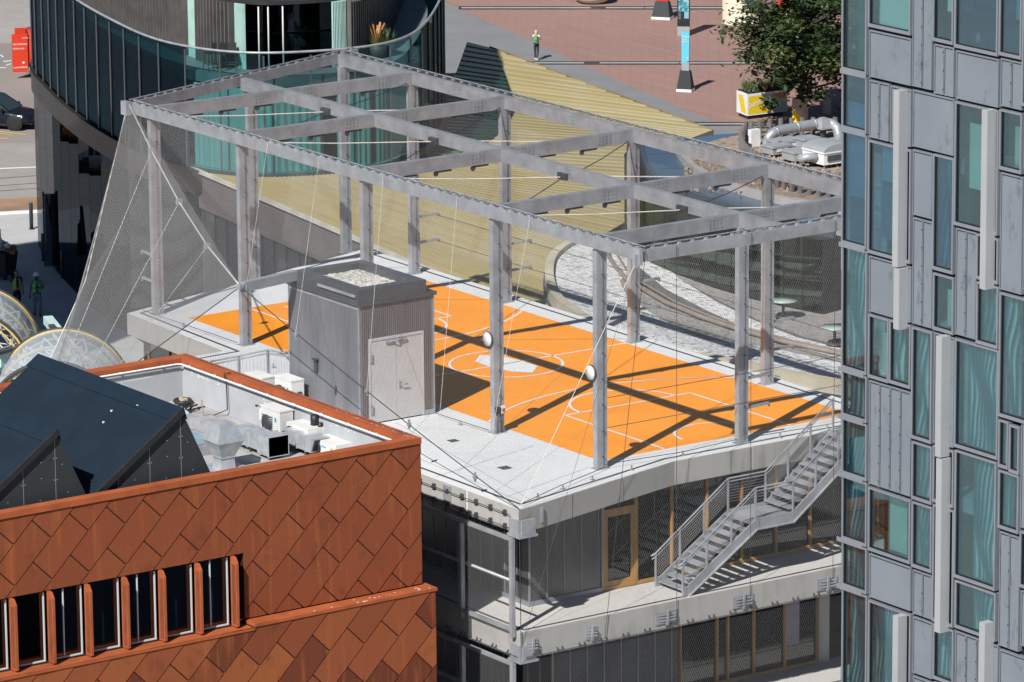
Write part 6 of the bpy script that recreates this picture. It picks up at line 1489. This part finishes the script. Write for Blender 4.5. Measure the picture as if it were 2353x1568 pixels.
k = MB(); k.box((-.27, -.171, 1.38), (.30, -.166, 1.41)); k.build('blue_line', M['teal'], o)
for i in range(5): k = MB(); k.box((-.28, -.171, 1.28-.08*i), (-.28+.13+.02*(i % 2), -.166, 1.30-.08*i)); k.build('text_line', M['sgrey'], o)
p = at(*zp(1920, 0, 2100, 270), GZ+.01)
o = thing('cream_column', 'thick cream column with a framed timetable poster beside the tree', 'column', tuple(p), AX)
M['cream'] = mat('cream_stone', (.60, .52, .40), .7, 0, .06, .6)
k = MB(); k.lathe([(1.02, 0), (1.02, .34), (1.06, .36), (1.06, .40), (1.02, .42), (1.02, 7)], (0, 0, 0), 40); k.build('shaft', M['cream'], o)
k = MB(); k.box((.12, -1.15, 1.55), (.78, -.72, 3.4)); k.build('poster_frame', M['sgrey'], o)
k = MB(); k.box((.18, -1.156, 1.65), (.72, -1.151, 3.3)); f_ = k.build('poster', plain('navy_poster', (.02, .03, .06), .3), o)
for i in range(7): k = MB(); k.box((.24, -1.16, 1.85+.16*i), (.24+(.36 if i % 3 else .25), -1.1565, 1.89+.16*i)); k.build('text_line', M['sgrey'], f_)
p = at(1362, 6, GZ+.01)
o = thing('cream_column', 'cream dish-shaped column foot at the top edge left of the red totem', 'column', tuple(p), AX)
k = MB(); k.lathe([(.55, 0), (.85, .10), (1.2, .55), (1.1, .7), (.8, .75), (.8, 6)], n=30); k.build('shaft', M['cream'], o)
# planter with the yellow graphic
a, b, c = at(1717, 276, GZ), at(1809, 264.5, GZ), at(1692.5, 266, GZ)
ex_ = (b-a); ey_ = (c-a); lw_, dw_ = ex_.length, ey_.length; rz = math.atan2(ex_.y, ex_.x); dang = math.atan2(ey_.y, ey_.x)-rz
o = thing('street_planter', 'white planter box with yellow and orange graphic and grasses under the tree', 'planter', tuple(a), rz)
q = Vector((math.cos(dang)*dw_, math.sin(dang)*dw_, 0)); H0, H1 = .20, 1.32
k = MB(); P0 = [Vector((0, 0, 0)), Vector((lw_, 0, 0)), Vector((lw_, 0, 0))+q, q]
k.hexa([p_+Vector((0, 0, H0)) for p_ in P0]+[p_+Vector((0, 0, H1)) for p_ in P0]); k.build('box', M['white'], o)
k = MB(); k.hexa([p_*.86+Vector((.1, q.y*.07, .01)) for p_ in P0]+[p_*.86+Vector((.1, q.y*.07, H0)) for p_ in P0]); k.build('skid', M['black'], o)
k = MB(); k.hexa([p_*.94+q*.03+Vector((lw_*.03, 0, H1)) for p_ in P0]+[p_*.94+q*.03+Vector((lw_*.03, 0, H1+.06)) for p_ in P0]); k.build('soil', M['black'], o)
sgn = -1 if q.y > 0 else 1; e = .006*sgn
def face(name, pts, m, d=1): k = MB(); k.add([(x, e*d, z) for x, z in pts], [tuple(range(len(pts)))]); return k.build(name, m, o)
M['yel'] = plain('yellow_print', (.78, .56, .02), .5); M['org'] = plain('orange_print', (.75, .25, .05), .5); M['pgrey'] = plain('pale_grey_print', (.52, .52, .50), .5)
face('yellow_print', [(.08, H0+.07), (lw_*.60, H0+.07), (lw_*.50, H0+.45), (lw_*.42, H1-.12), (.08, H1-.12)], M['yel']); face('grey_print', [(lw_*.61, H0+.07), (lw_*.97, H0+.07), (lw_*.97, H1-.42), (lw_*.75, H1-.36), (lw_*.60, H1-.12), (lw_*.43, H1-.12), (lw_*.51, H0+.45)], M['pgrey']); face('orange_print', [(lw_*.62, H1-.12), (lw_*.76, H1-.36), (lw_*.96, H1-.41), (lw_*.96, H1-.12)], M['org'])
text('lettering', 'Summer', .40, M['white'], o, (.10, e*2.2, H0+.36), (pi/2, -.30, 0) if sgn < 0 else (pi/2, -.30, pi)); text('lettering', 'Sessions', .36, M['white'], o, (lw_*.50, e*2.2, H0+.70), (pi/2, .20, 0))
k = MB(); u = q.normalized(); off_ = Vector((-.006, 0, 0))
k.add([u*.12*1+off_+Vector((0, 0, H0+.1)), u*(dw_*.55)+off_+Vector((0, 0, H0+.1)), u*(dw_*.85)+off_+Vector((0, 0, H1-.15)), u*(dw_*.42)+off_+Vector((0, 0, H1-.12))], [(0, 1, 2, 3)]); k.build('yellow_print', M['yel'], o)
rr = random.Random(12); k = MB(); k2 = MB()
for i in range(420):
    b0 = P0[0].lerp(P0[1], rr.uniform(.05, .95))+q*rr.uniform(.08, .9)+Vector((0, 0, H1+.04)); an = rr.uniform(0, 2*pi); l = rr.uniform(.2, .55); e2 = b0+Vector((math.cos(an)*.2, math.sin(an)*.2, l)); w = Vector((-math.sin(an), math.cos(an), 0))*.03
    (k2 if .45 < (b0.x/lw_) < .62 and rr.random() < .7 else k).add([b0-w, b0+w, e2+w*.5, e2-w*.5], [(0, 1, 2, 3)])
k.build('grass', mat('planter_grass', (.07, .10, .03), .7, 0, .4, 5), o); k2.build('dry_grass', mat('planter_dry_grass', (.20, .11, .06), .7, 0, .3, 5), o)
# tree
def tree(label, base, trunk_h, c, rad, n_cl, n_lf, seed, ls=.17):
    o = thing('tree', label, 'tree', tuple(base), 0); r = random.Random(seed); k = MB()
    c = Vector(c); k.tube([(0, 0, 0), (.03, .02, trunk_h*.5), (0, .05, trunk_h), (.1, .1, trunk_h+1.2), (.05, 0, c.z+rad[2]*.5)], [.19, .16, .15, .11, .04], 9)
    cl = []
    while len(cl) < n_cl:
        v_ = Vector((r.uniform(-1, 1), r.uniform(-1, 1), r.uniform(-1, 1)))
        if v_.length > 1 or v_.length < .35: continue
        v_ *= 1+.18*math.sin(5*math.atan2(v_.y, v_.x)+seed); cl.append((c+Vector((v_.x*rad[0], v_.y*rad[1], v_.z*rad[2])), r.uniform(.45, 1.0)))
    for i, (p_, s_) in enumerate(cl):
        if i % 3 == 0:
            st_ = Vector((0, .05, r.uniform(trunk_h*.95, c.z+.3))); m_ = st_.lerp(p_, .5)+Vector((0, 0, -.15)); k.tube([st_, m_, p_], [.07, .045, .015], 5)
    k.build('trunk', M['bark'] if 'bark' in M else M.setdefault('bark', mat('bark', (.055, .045, .036), .85, 0, .25, 6)), o)
    k = MB(); tn = []
    for p_, s_ in cl:
        tone = r.uniform(0, 1)
        for i in range(n_lf):
            v_ = Vector((r.gauss(0, .45), r.gauss(0, .45), r.gauss(0, .33)))*s_; q_ = p_+v_
            u_ = Vector((r.uniform(-1, 1), r.uniform(-1, 1), r.uniform(-.6, .35))).normalized(); w_ = u_.cross(Vector((r.uniform(-.5, .5), r.uniform(-.5, .5), 1))).normalized(); l = ls*r.uniform(.6, 1.25)
            nf = len(k.f); k.add([q_-u_*l, q_+w_*l*.55+u_*l*.1, q_+u_*l, q_-w_*l*.55+u_*l*.1], [(0, 1, 2, 3)]); tn.append(min(1, max(0, tone*.6+r.uniform(0, .4))))
    f_ = k.build('crown', M['leaf'], o); a_ = f_.data.attributes.new('tone', 'FLOAT', 'FACE')
    if len(a_.data) == len(tn): a_.data.foreach_set('value', tn)
    return o
t = NT('tree_leaf'); a_ = t.n('ShaderNodeAttribute'); a_.attribute_name = 'tone'
col = t.ramp(a_.outputs['Fac'], [(0, (.028, .054, .022)), (.4, (.048, .080, .028)), (.75, (.085, .118, .034)), (1, (.15, .16, .045))])
p_ = t.n('ShaderNodeBsdfPrincipled'); p_.inputs['Roughness'].default_value = .5; t.l(col, p_.inputs['Base Color']); tr = t.n('ShaderNodeBsdfTranslucent'); t.l(col, tr.inputs['Color']); mx = t.n('ShaderNodeMixShader'); mx.inputs[0].default_value = .2
t.l(p_.outputs[0], mx.inputs[1]); t.l(tr.outputs[0], mx.inputs[2]); t.l(mx.outputs[0], t.out.inputs['Surface']); M['leaf'] = t.m
tb = at(1838, 304, GZ+.01)
tree('broad dense green tree over the yellow planter at the corner of the plaza', tb, 2.0, (.3, .4, 5.15), (3.9, 4.2, 3.4), 115, 125, 5)
tb2 = at(1960, 262, GZ+.01)
tree('second green tree half hidden behind the tower', tb2, 1.6, (0, 0, 4.6), (3.4, 3.4, 3.7), 80, 140, 9)
o = thing('tree_guard', 'square grey and yellow guard box round the tree trunk', 'tree guard', (tb.x, tb.y, GZ+.01), AX-.5)
k = MB()
for a, b in (((-.3, -.3), (.3, -.26)), ((-.3, .26), (.3, .3)), ((-.3, -.26), (-.26, .26)), ((.26, -.26), (.3, .26))): k.box((*a, .05), (*b, 1.75))
k.build('panel', mat('guard_grey', (.35, .33, .30), .6, 0, .25, 3), o)
k = MB(); k.extr([(-.29, -.304, .1), (.28, -.304, .1), (.28, -.304, .8), (-.29, -.304, 1.3)], (0, .003, 0)); k.build('yellow_print', M['yel'], o)
k = MB(); k.box((-.32, -.32, .0), (.32, .32, .05)); k.build('base', M['black'], o)
p = at(1900, 290, GZ+.01); o = thing('sign_post', 'grey blank street sign board on a post under the tree', 'sign', tuple(p), AX)
k = MB(); k.box((-.2, -.03, .6), (.2, .03, 1.7)); k.build('board', mat('blue_grey_board', (.17, .20, .25), .5), o); k = MB(); k.box((.12, .031, 0), (.2, .09, 1.6)); k.build('post', M['steel_dk'], o)
p = at(1798, 62, GZ+.01); o = thing('red_banner', 'small red banner sign glimpsed through the tree crown', 'banner', tuple(p), AX)
k = MB(); k.box((-.3, -.02, .9), (.35, .02, 1.7)); k.build('banner', M['red'], o); k = MB(); k.box((-.3, -.021, .55), (.35, .021, .89)); k.build('white_panel', M['white'], o); k = MB(); k.bar((-.34, 0, 0), (-.34, 0, 1.75), .05); k.build('post', M['steel'], o)
# ================================================================== vehicles
def loft(rings, k, smooth=True, cap_=True):
    n = len(rings[0]); vs = [p for r in rings for p in r]; fs = [(i*n+j, i*n+(j+1) % n, (i+1)*n+(j+1) % n, (i+1)*n+j) for i in range(len(rings)-1) for j in range(n)]
    if cap_: fs += [tuple(range(n-1, -1, -1)), tuple(range((len(rings)-1)*n, len(rings)*n))]
    k.add(vs, fs, smooth)
M['cglass'] = plain('car_window', (.03, .045, .05), .08); M['tyre'] = plain('tyre', (.015, .015, .016), .8); M['alloy'] = mat('alloy_rim', (.60, .61, .63), .4, .2, .1)
def wheel(o, x, y, r=.36):
    s = 1 if y > 0 else -1; w = MB(); w.lathe([(r*.66, -.11), (r*.97, -.11), (r, -.07), (r, .07), (r*.97, .11), (r*.66, .11)], (x, y, r), 26, 'y'); w_ = w.build('wheel', M['tyre'], o)
    k = MB(); k.lathe([(.02, s*.06), (r*.2, s*.09), (r*.2, s*.07), (r*.64, s*.05), (r*.66, s*.10), (r*.68, s*.10), (r*.68, 0.), (.02, 0)], (x, y, r), 24, 'y')
    for i in range(5):
        a = 2*pi*i/5; k.bar((x+r*.15*math.cos(a), y+s*.085, r+r*.15*math.sin(a)), (x+r*.64*math.cos(a), y+s*.095, r+r*.64*math.sin(a)), .07, .03, (0, 1, 0))
    k.build('rim', M['alloy'], w_)
def suv(label, loc, rz, paint, group=None):
    o = thing('parked_car', label, 'car', loc, rz, group); k = MB()
    S = [(-2.22, .55, .95, .70), (-2.15, .36, 1.02, .84), (-1.7, .24, 1.05, .91), (-.6, .22, 1.02, .925), (.6, .22, 1.0, .925), (1.05, .23, .99, .92), (1.7, .26, .90, .88), (2.1, .33, .78, .80), (2.25, .42, .66, .66)]
    R_ = []
    for x, zb, zt, w in S: R_.append([(x, -w*.86, zb), (x, -w, zb+.16), (x, -w, zb+(zt-zb)*.62), (x, -w*.93, zt-.05), (x, -w*.70, zt), (x, w*.70, zt), (x, w*.93, zt-.05), (x, w, zb+(zt-zb)*.62), (x, w, zb+.16), (x, w*.86, zb)])
    loft(R_, k); k.build('body', paint, o)
    k = MB(); C_ = [(-2.05, 1.0, 1.04, .80), (-1.72, 1.0, 1.50, .70), (-1.3, 1.0, 1.60, .69), (-.3, 1.0, 1.66, .69), (.15, 1.0, 1.62, .68), (1.10, .97, 1.0, .82)]
    R_ = [[(x, -.84*w/.7*.99 if w < .75 else -w, zb), (x, -w, zt-.04), (x, -w*.88, zt), (x, w*.88, zt), (x, w, zt-.04), (x, .84*w/.7*.99 if w < .75 else w, zb)] for x, zb, zt, w in C_]; loft(R_, k, False); g = k.build('greenhouse', M['cglass'], o)
    k = MB(); loft([[(x, -w*.95, zt-.035), (x, -w*.86, zt+.015), (x, w*.86, zt+.015), (x, w*.95, zt-.035)] for x, zt, w in [(-1.74, 1.50, .71), (-1.3, 1.60, .70), (-.3, 1.66, .70), (.12, 1.625, .69)]], k)
    for s in (-1, 1):
        k.bar((.13, s*.66, 1.60), (1.08, s*.80, .99), .07, .05); k.bar((-.62, s*.70, 1.62), (-.62, s*.835, 1.0), .09, .03, (0, 1, 0)); k.bar((-1.72, s*.70, 1.50), (-2.0, s*.80, 1.02), .16, .05)
    k.build('roof', paint, o)
    for s in (-1, 1):
        k = MB(); k.hexa([(1.78, s*.74, .66), (2.12, s*.56, .62), (2.13, s*.60, .62), (1.78, s*.885, .66), (1.74, s*.70, .80), (2.06, s*.54, .735), (2.08, s*.60, .735), (1.74, s*.865, .80)]); k.build('headlight', plain('headlamp', (.6, .63, .66), .1), o)
        k = MB(); k.hexa([(.72, s*.93, .98), (.86, s*.93, .98), (.86, s*1.10, 1.0), (.72, s*1.10, 1.0), (.72, s*.93, 1.10), (.84, s*.93, 1.10), (.84, s*1.10, 1.13), (.72, s*1.10, 1.13)]); k.build('wing_mirror', paint, o)
        for x in (-1.38, 1.42): wheel(o, x, s*.82)
        k = MB()
        for x in (-1.38, 1.42): k.lathe([(.37, -.02), (.44, -.02), (.44, .02), (.37, .02)], (x, s*.905, .38), 22, 'y')
        k.box((-1.0, s*.915-.02, .22), (1.0, s*.915+.02, .34)); k.build('sill_cladding', M['black'], o)
        k = MB(); k.box((.05, s*.925-.012, .82), (.22, s*.925+.012, .85)); k.box((-1.1, s*.925-.012, .84), (-.93, s*.925+.012, .87)); k.build('door_handle', M['steel'], o)
    k = MB(); k.box((2.16, -.45, .46), (2.262, .45, .60)); k.box((2.0, -.62, .30), (2.262, -.42, .36)); k.box((2.0, .42, .30), (2.262, .62, .36)); k.build('grille', M['black'], o)
    k = MB(); k.box((2.262, -.26, .40), (2.27, .26, .50)); k.build('number_plate', M['white'], o); return o
NAVY = mat('navy_car_paint', (.012, .016, .026), .18, .3, .05)
wp = at(*zp(0, 0, 140, 1200), GZ+.01); ra = .62
cx_, cy_ = wp.x-(1.42*math.cos(ra)+.82*math.sin(ra)), wp.y-(1.42*math.sin(ra)-.82*math.cos(ra))
suv('dark navy sport utility car parked at the left edge of the street', (cx_, cy_, GZ+.01), ra, NAVY)
# cars further out that the mirror panels reflect
for i, (dx, dy, col, lab) in enumerate(((7, -8.5, (.55, .16, .03), 'orange car parked outside the left edge of the frame'), (15, -13, (.22, .25, .28), 'silver grey car parked outside the left edge of the frame'))):
    suv(lab, (cx_+dx-6, cy_+dy-4, GZ+.01), ra+1.2, mat('car_paint_%d' % i, col, .25, .2, .05))
# red delivery van with its rear doors open
vp = at(*zp(0, 0, 262, 690), GZ+.01)
o = thing('delivery_van', 'red delivery van with its lettered rear door swung open towards the street', 'van', tuple(vp), AX+.15)
RED = mat('van_red', (.62, .045, .018), .35, 0, .05)
k = MB(); loft([[(x, -1.0, .45), (x, -1.02, 1.2), (x, -.92, 2.45), (x, .92, 2.45), (x, 1.02, 1.2), (x, 1.0, .45)] for x in (.02, 3.6)]+[[(4.4, -.98, .45), (4.4, -1.0, 1.1), (4.4, -.85, 1.9), (4.4, .85, 1.9), (4.4, 1.0, 1.1), (4.4, .98, .45)], [(5.3, -.9, .5), (5.3, -.9, .9), (5.3, -.8, 1.05), (5.3, .8, 1.05), (5.3, .9, .9), (5.3, .9, .5)]], k); k.build('body', RED, o)
k = MB(); k.box((-.02, -.9, .6), (.018, .9, 2.35)); k.build('load_bay', M['void'], o)
k = MB(); k.box((-.10, -1.0, .42), (.015, 1.0, .60)); k.build('bumper', M['white'], o)
k = MB()
for i in range(5): k.extr([(-.101, -1.0+.4*i, .24), (-.101, -.8+.4*i, .24), (-.101, -.7+.4*i, .41), (-.101, -.9+.4*i, .41)], (-.004, 0, 0))
k.build('chevron', plain('orange_chevron', (.8, .2, .02), .4), o)
for x in (.9, 4.2):
    for s in (-1, 1): wheel(o, x, s*.9, .34)
dr = MB(); dr.box((-.90, -1.07, .50), (-.06, -1.02, 2.42)); dr.box((-.88, -1.073, .36), (-.1, -1.02, .50)); d_ = dr.build('rear_door', RED, o)
def dt(s, size, x, z): text('lettering', s, size, M['white'], d_, (x, -1.078, z), (pi/2, 0, 0))
dt('ttle Delivery', .155, -.85, 1.83); dt('ttless.com', .15, -.85, 1.60); dt('Limitless', .10, -.35, 2.18); dt('mobileFORCE', .13, -.86, .58)
k = MB(); k.lathe([(.004, 0), (.07, 0), (.07, .005), (.004, .005)], (-.3, -1.082, .86), 14, 'y'); k.build('round_badge', M['white'], d_)
dr = MB(); dr.box((-.04, 1.0, .50), (.0, 1.05, 2.4)); dr.box((-.62, .98, .5), (-.04, 1.03, 2.4)); dr.build('rear_door', RED, o)
# bollards
for (x, yb, lab) in ((290, 540, 'dark steel bollard standing in sunlight beside the mirror wall'), (400, 830, 'dark steel bollard in shade beside the mirror wall, middle of three'), (580, 990, 'dark steel bollard in shade nearest the net edge')):
    p = at(*zp(0, 640, x, yb), GZ+.005); o = thing('bollard', lab, 'bollard', tuple(p), 0, 'dark bollards along the mirror wall')
    k = MB(); k.lathe([(.09, .02), (.09, 1.22), (.08, 1.25), (.01, 1.26)], n=14); k.build('shaft', mat('bollard_steel', (.05, .055, .06), .45, .4, .1) if x == 290 else M['steel_dk'], o)
    k = MB(); k.lathe([(.14, 0), (.14, .02), (.09, .025)], n=14); k.build('base', M['steel_dk'], o)
p = at(*zp(0, 640, 480, 880), GZ+.005); o = thing('door_post', 'tall dark door frame standing open at the mirror wall', 'door', tuple(p), AX)
k = MB(); k.box((-.35, -.05, 0), (-.27, .05, 3.4)); k.box((.27, -.05, 0), (.35, .05, 3.2)); k.box((-.35, -.05, 3.2), (.35, .05, 3.3)); k.build('frame', M['steel_dk'], o); k = MB(); k.box((-.26, -.01, .02), (.26, .01, 3.19)); k.build('leaf', M['gmirr'], o)
# refuse trolley
p = at(*zp(0, 640, 20, 990), GZ+.005); o = thing('refuse_trolley', 'dark wheeled bin piled with white bags and boxes at the left edge', 'trolley', tuple(p), AX-.5)
k = MB(); k.hexa([(-.55, -.4, .2), (.45, -.4, .2), (.45, .4, .2), (-.55, .4, .2), (-.65, -.5, 1.2), (.55, -.5, 1.2), (.55, .5, 1.2), (-.65, .5, 1.2)]); bn = k.build('bin', mat('dark_bin', (.018, .022, .03), .5), o)
for x in (-.4, .35):
    for y in (-.3, .3): k = MB(); k.lathe([(.02, -.03), (.1, -.03), (.1, .03), (.02, .03)], (x, y, .1), 12, 'y'); k.build('wheel', M['tyre'], o)
for z in (.95, .7): k = MB(); k.add([(-.45, -.50-.0+.1*(1.2-z)*-0, z), (.2, -.50, z), (.2, -.50, z+.1), (-.45, -.50, z+.1)], [(0, 1, 2, 3)]); k.build('label_strip', M['sgrey'], bn)
rr = random.Random(3)
for nm, m, n_ in (('bag', M['white'], 5), ('cardboard_box', mat('cardboard', (.32, .20, .11), .8), 4)):
    for i in range(n_):
        c = Vector((rr.uniform(-.3, .6), rr.uniform(-.35, .35), 1.2+rr.uniform(.0, .45))); s_ = rr.uniform(.13, .24)
        ob = thing(nm, ('crumpled white rubbish bag' if nm == 'bag' else 'brown cardboard box')+' heaped on the wheeled bin at the left edge', 'bag' if nm == 'bag' else 'box', tuple(p+c), rr.uniform(0, 3), 'white bags on the wheeled bin' if nm == 'bag' else 'boxes on the wheeled bin')
        k = MB()
        if nm == 'bag': k.lathe([(s_*.5, -s_*.6), (s_, -.2*s_), (s_*.9, s_*.3), (s_*.35, s_*.6), (s_*.15, s_*.7), (s_*.3, s_*.95)], n=9); k.build('sack', m, ob)
        else: k.box((-s_, -s_*.8, -s_*.6), (s_, s_*.8, s_*.6)); k.build('carton', m, ob); k2 = MB(); k2.box((-s_*1.002, -.03, s_*.6), (s_*1.002, .03, s_*.6+.003)); k2.build('tape', M['sgrey'], ob)
o = thing('tarp_cover', 'teal tarpaulin hung at the left edge above the wheeled bin', 'tarpaulin', tuple(at(-2, 600, GZ+.01)), AX)
k = MB()
for i in range(6): k.hexa([(-.6+.12*i, -.2, 0), (-.48+.12*i, -.24 if i % 2 else -.16, 0), (-.48+.12*i, .2, 0), (-.6+.12*i, .2, 0), (-.5+.1*i, -.1, 2.2-.15*i), (-.4+.1*i, -.12, 2.2-.15*i), (-.4+.1*i, .1, 2.2-.15*i), (-.5+.1*i, .1, 2.2-.15*i)])
k.build('sheet', mat('teal_sheet', (.02, .13, .14), .5), o)

# ================================================================== market canopy of clear cushions with yellow arches
cn = thing('market_canopy', 'market hall canopy of clear inflated vaults edged with yellow arches behind the rust building', 'canopy', (-36, 2, GZ))
def cnp(name, mb, m): return mb.build(name, m, cn, (36, -2, -GZ))
t = NT('clear_cushion'); tr = t.n('ShaderNodeBsdfTransparent'); tr.inputs[0].default_value = (.86, .92, .96, 1); pb = t.n('ShaderNodeBsdfPrincipled'); pb.inputs['Base Color'].default_value = (.72, .78, .84, 1); pb.inputs['Roughness'].default_value = .25
mx = t.n('ShaderNodeMixShader'); mx.inputs[0].default_value = .52; t.l(tr.outputs[0], mx.inputs[1]); t.l(pb.outputs[0], mx.inputs[2]); t.l(mx.outputs[0], t.out.inputs['Surface']); M['etfe'] = t.m
M['arch'] = mat('yellow_arch', (.74, .50, .14), .5, 0, .08); M['mintb'] = mat('mint_beam', (.50, .68, .64), .5, 0, .08)
er = Vector((_r.x, _r.y, 0)); ea = Vector((-_d.x, -_d.y, 0)).normalized(); eu = Vector((0, 0, 1))
def vault(cxp, cyp, rp, zc, ln_, th0, th1, ribs):
    c = at(cxp, cyp, zc); sc = CF/(c-CC).length; Rm = rp/sc; n = 22
    arcp = lambda u, th, r=1.: c+ea*u+er*(Rm*r*math.cos(th))+eu*(Rm*r*math.sin(th))
    ths = [th0+(th1-th0)*i/n for i in range(n+1)]
    k = MB(); m_ = 8
    for j in range(m_):
        u0, u1 = ln_*j/m_, ln_*(j+1)/m_; b0, b1 = 1+.05*math.sin(pi*j/m_), 1+.05*math.sin(pi*(j+1)/m_)
        for i in range(n): k.add([arcp(u0, ths[i], b0), arcp(u0, ths[i+1], b0), arcp(u1, ths[i+1], b1), arcp(u1, ths[i], b1)], [(0, 1, 2, 3)], True)
    cnp('cushion', k, M['etfe'])
    k = MB()
    for i in range(n): k.add([arcp(0, ths[i]), arcp(0, ths[i+1]), c], [(0, 1, 2)], True)
    for u in (0, ln_*.5, ln_):
        k = MB(); k.tube([arcp(u, a, .985) for a in ths], .07, 6); k.tube([arcp(u+.25, a, .90) for a in ths], .035, 5); cnp('yellow_arch', k, M['arch'])
    k = MB(); k.tube([arcp(-.05, a, 1.02) for a in ths], .05, 5); k.tube([arcp(ln_+.1, a, 1.02) for a in ths], .06, 5); cnp('edge_cable', k, M['rod'])
    k = MB(); rr = random.Random(int(rp))
    for j in range(ribs):
        u = ln_*(j+.3)/ribs
        for i in range(1, n-1, 3):
            k.tube([arcp(u, ths[i], .96), arcp(u+ln_/ribs*.5, ths[min(n, i+3)], .70)], .028, 4); k.tube([arcp(u+ln_/ribs*.5, ths[i], .70), arcp(u, ths[min(n, i+3)], .96)], .028, 4)
        k.tube([arcp(u+ln_/ribs*.5, a, .70) for a in ths], .028, 4)
    for i in range(2, n, 4): k.tube([arcp(0, ths[i], .70), arcp(ln_, ths[i], .70)], .028, 4)
    cnp('truss', k, M['white'])
    return c, Rm
c1, R1 = vault(-57, 806, 150, -6.3, 4.0, .25, pi-.2, 3)
c2, R2 = vault(150, 905, 150, -6.3, 5.0, .15, pi-.62, 4)
k = MB()
for (a, b, w, h) in (((110, 735, -5.6), (196, 842, -5.6), .35, .3), ((-10, 826, -5.5), (86, 797, -5.5), .5, .55), ((-10, 846, -5.9), (120, 812, -5.9), .3, .3)): k.bar(at(*a), at(*b), w, h)
cnp('mint_beam', k, M['mintb'])
k = MB(); k.bar(at(-10, 812, -5.2), at(88, 783, -5.2), .35, .12); k.bar(at(118, 748, -5.4), at(203, 845, -5.4), .22, .1); cnp('gutter', k, M['steel_dk'])
k = MB(); 
for (x, y) in ((-20, 840), (100, 800), (200, 845), (300, 860), (0, 900), (140, 890)): p = at(x, y, -6.2); k.tube([(p.x, p.y, GZ), (p.x, p.y, -6.2)], .08, 8)
cnp('column', k, M['white'])
k = MB(); a, b, c, d = at(-60, 870, -6.6), at(300, 850, -6.6), at(330, 980, -6.6), at(-60, 1000, -6.6); k.add([tuple(a), tuple(b), tuple(c), tuple(d)], [(0, 1, 2, 3)]); cnp('flat_cushion', k, M['etfe'])
# neighbour outside the left edge that shades the street
nb = thing('shade_block', 'brick block outside the left edge that shades the street', 'building', (-46, -13, GZ))
k = MB(); k.box((-5.8, -4, 0), (8, 4.5, 37)); k.build('wall', mat('shade_brick', (.20, .12, .09), .85, 0, .15, 2), nb)
for i in range(8):
    k = MB()
    for j in range(4): k.box((-4.8+3.2*j, 4.5, 2+4.2*i), (-3.2+3.2*j, 4.56, 4.2+4.2*i))
    k.build('window', M['gasket'], nb)
# ================================================================== light, sky and camera
sx, sy, sz = .51, -.93, 1.
el = math.atan2(sz, math.hypot(sx, sy))
w = D_.worlds.new('World'); SC.world = w; w.use_nodes = True; nt = w.node_tree; bg = nt.nodes['Background']
sky = nt.nodes.new('ShaderNodeTexSky'); sky.sky_type = 'NISHITA'; sky.sun_disc = False; sky.sun_elevation = el; sky.sun_rotation = math.atan2(sx, sy); sky.air_density = .8; sky.dust_density = .1; sky.ozone_density = 2.5
nt.links.new(sky.outputs[0], bg.inputs[0]); bg.inputs[1].default_value = .05
sun = D_.lights.new('sun', 'SUN'); sun.energy = 5.0; sun.angle = math.radians(.5); sun.color = (1., .975, .94)
so = D_.objects.new('sun', sun); COL.objects.link(so); so.rotation_euler = Vector((-sx, -sy, -sz)).to_track_quat('-Z', 'Y').to_euler()
cam = D_.cameras.new('camera'); co = D_.objects.new('camera', cam); COL.objects.link(co); SC.camera = co
cam.sensor_width = 36; cam.lens = 36*CF/2353.; cam.clip_start = 1; cam.clip_end = 3000
m_ = Matrix((_r2, _u2, -_d)).transposed().to_4x4(); m_.translation = CC; co.matrix_world = m_
vs = SC.view_settings; vs.view_transform = 'Standard'; vs.look = 'None'; vs.exposure = .22; vs.gamma = 1
SC.cycles.max_bounces = 6; SC.cycles.diffuse_bounces = 1; SC.cycles.glossy_bounces = 3; SC.cycles.transparent_max_bounces = 24; SC.cycles.transmission_bounces = 4
SC.cycles.use_denoising = True; SC.cycles.use_adaptive_sampling = True; SC.cycles.adaptive_threshold = .015
SC.cycles.sample_clamp_indirect = 6
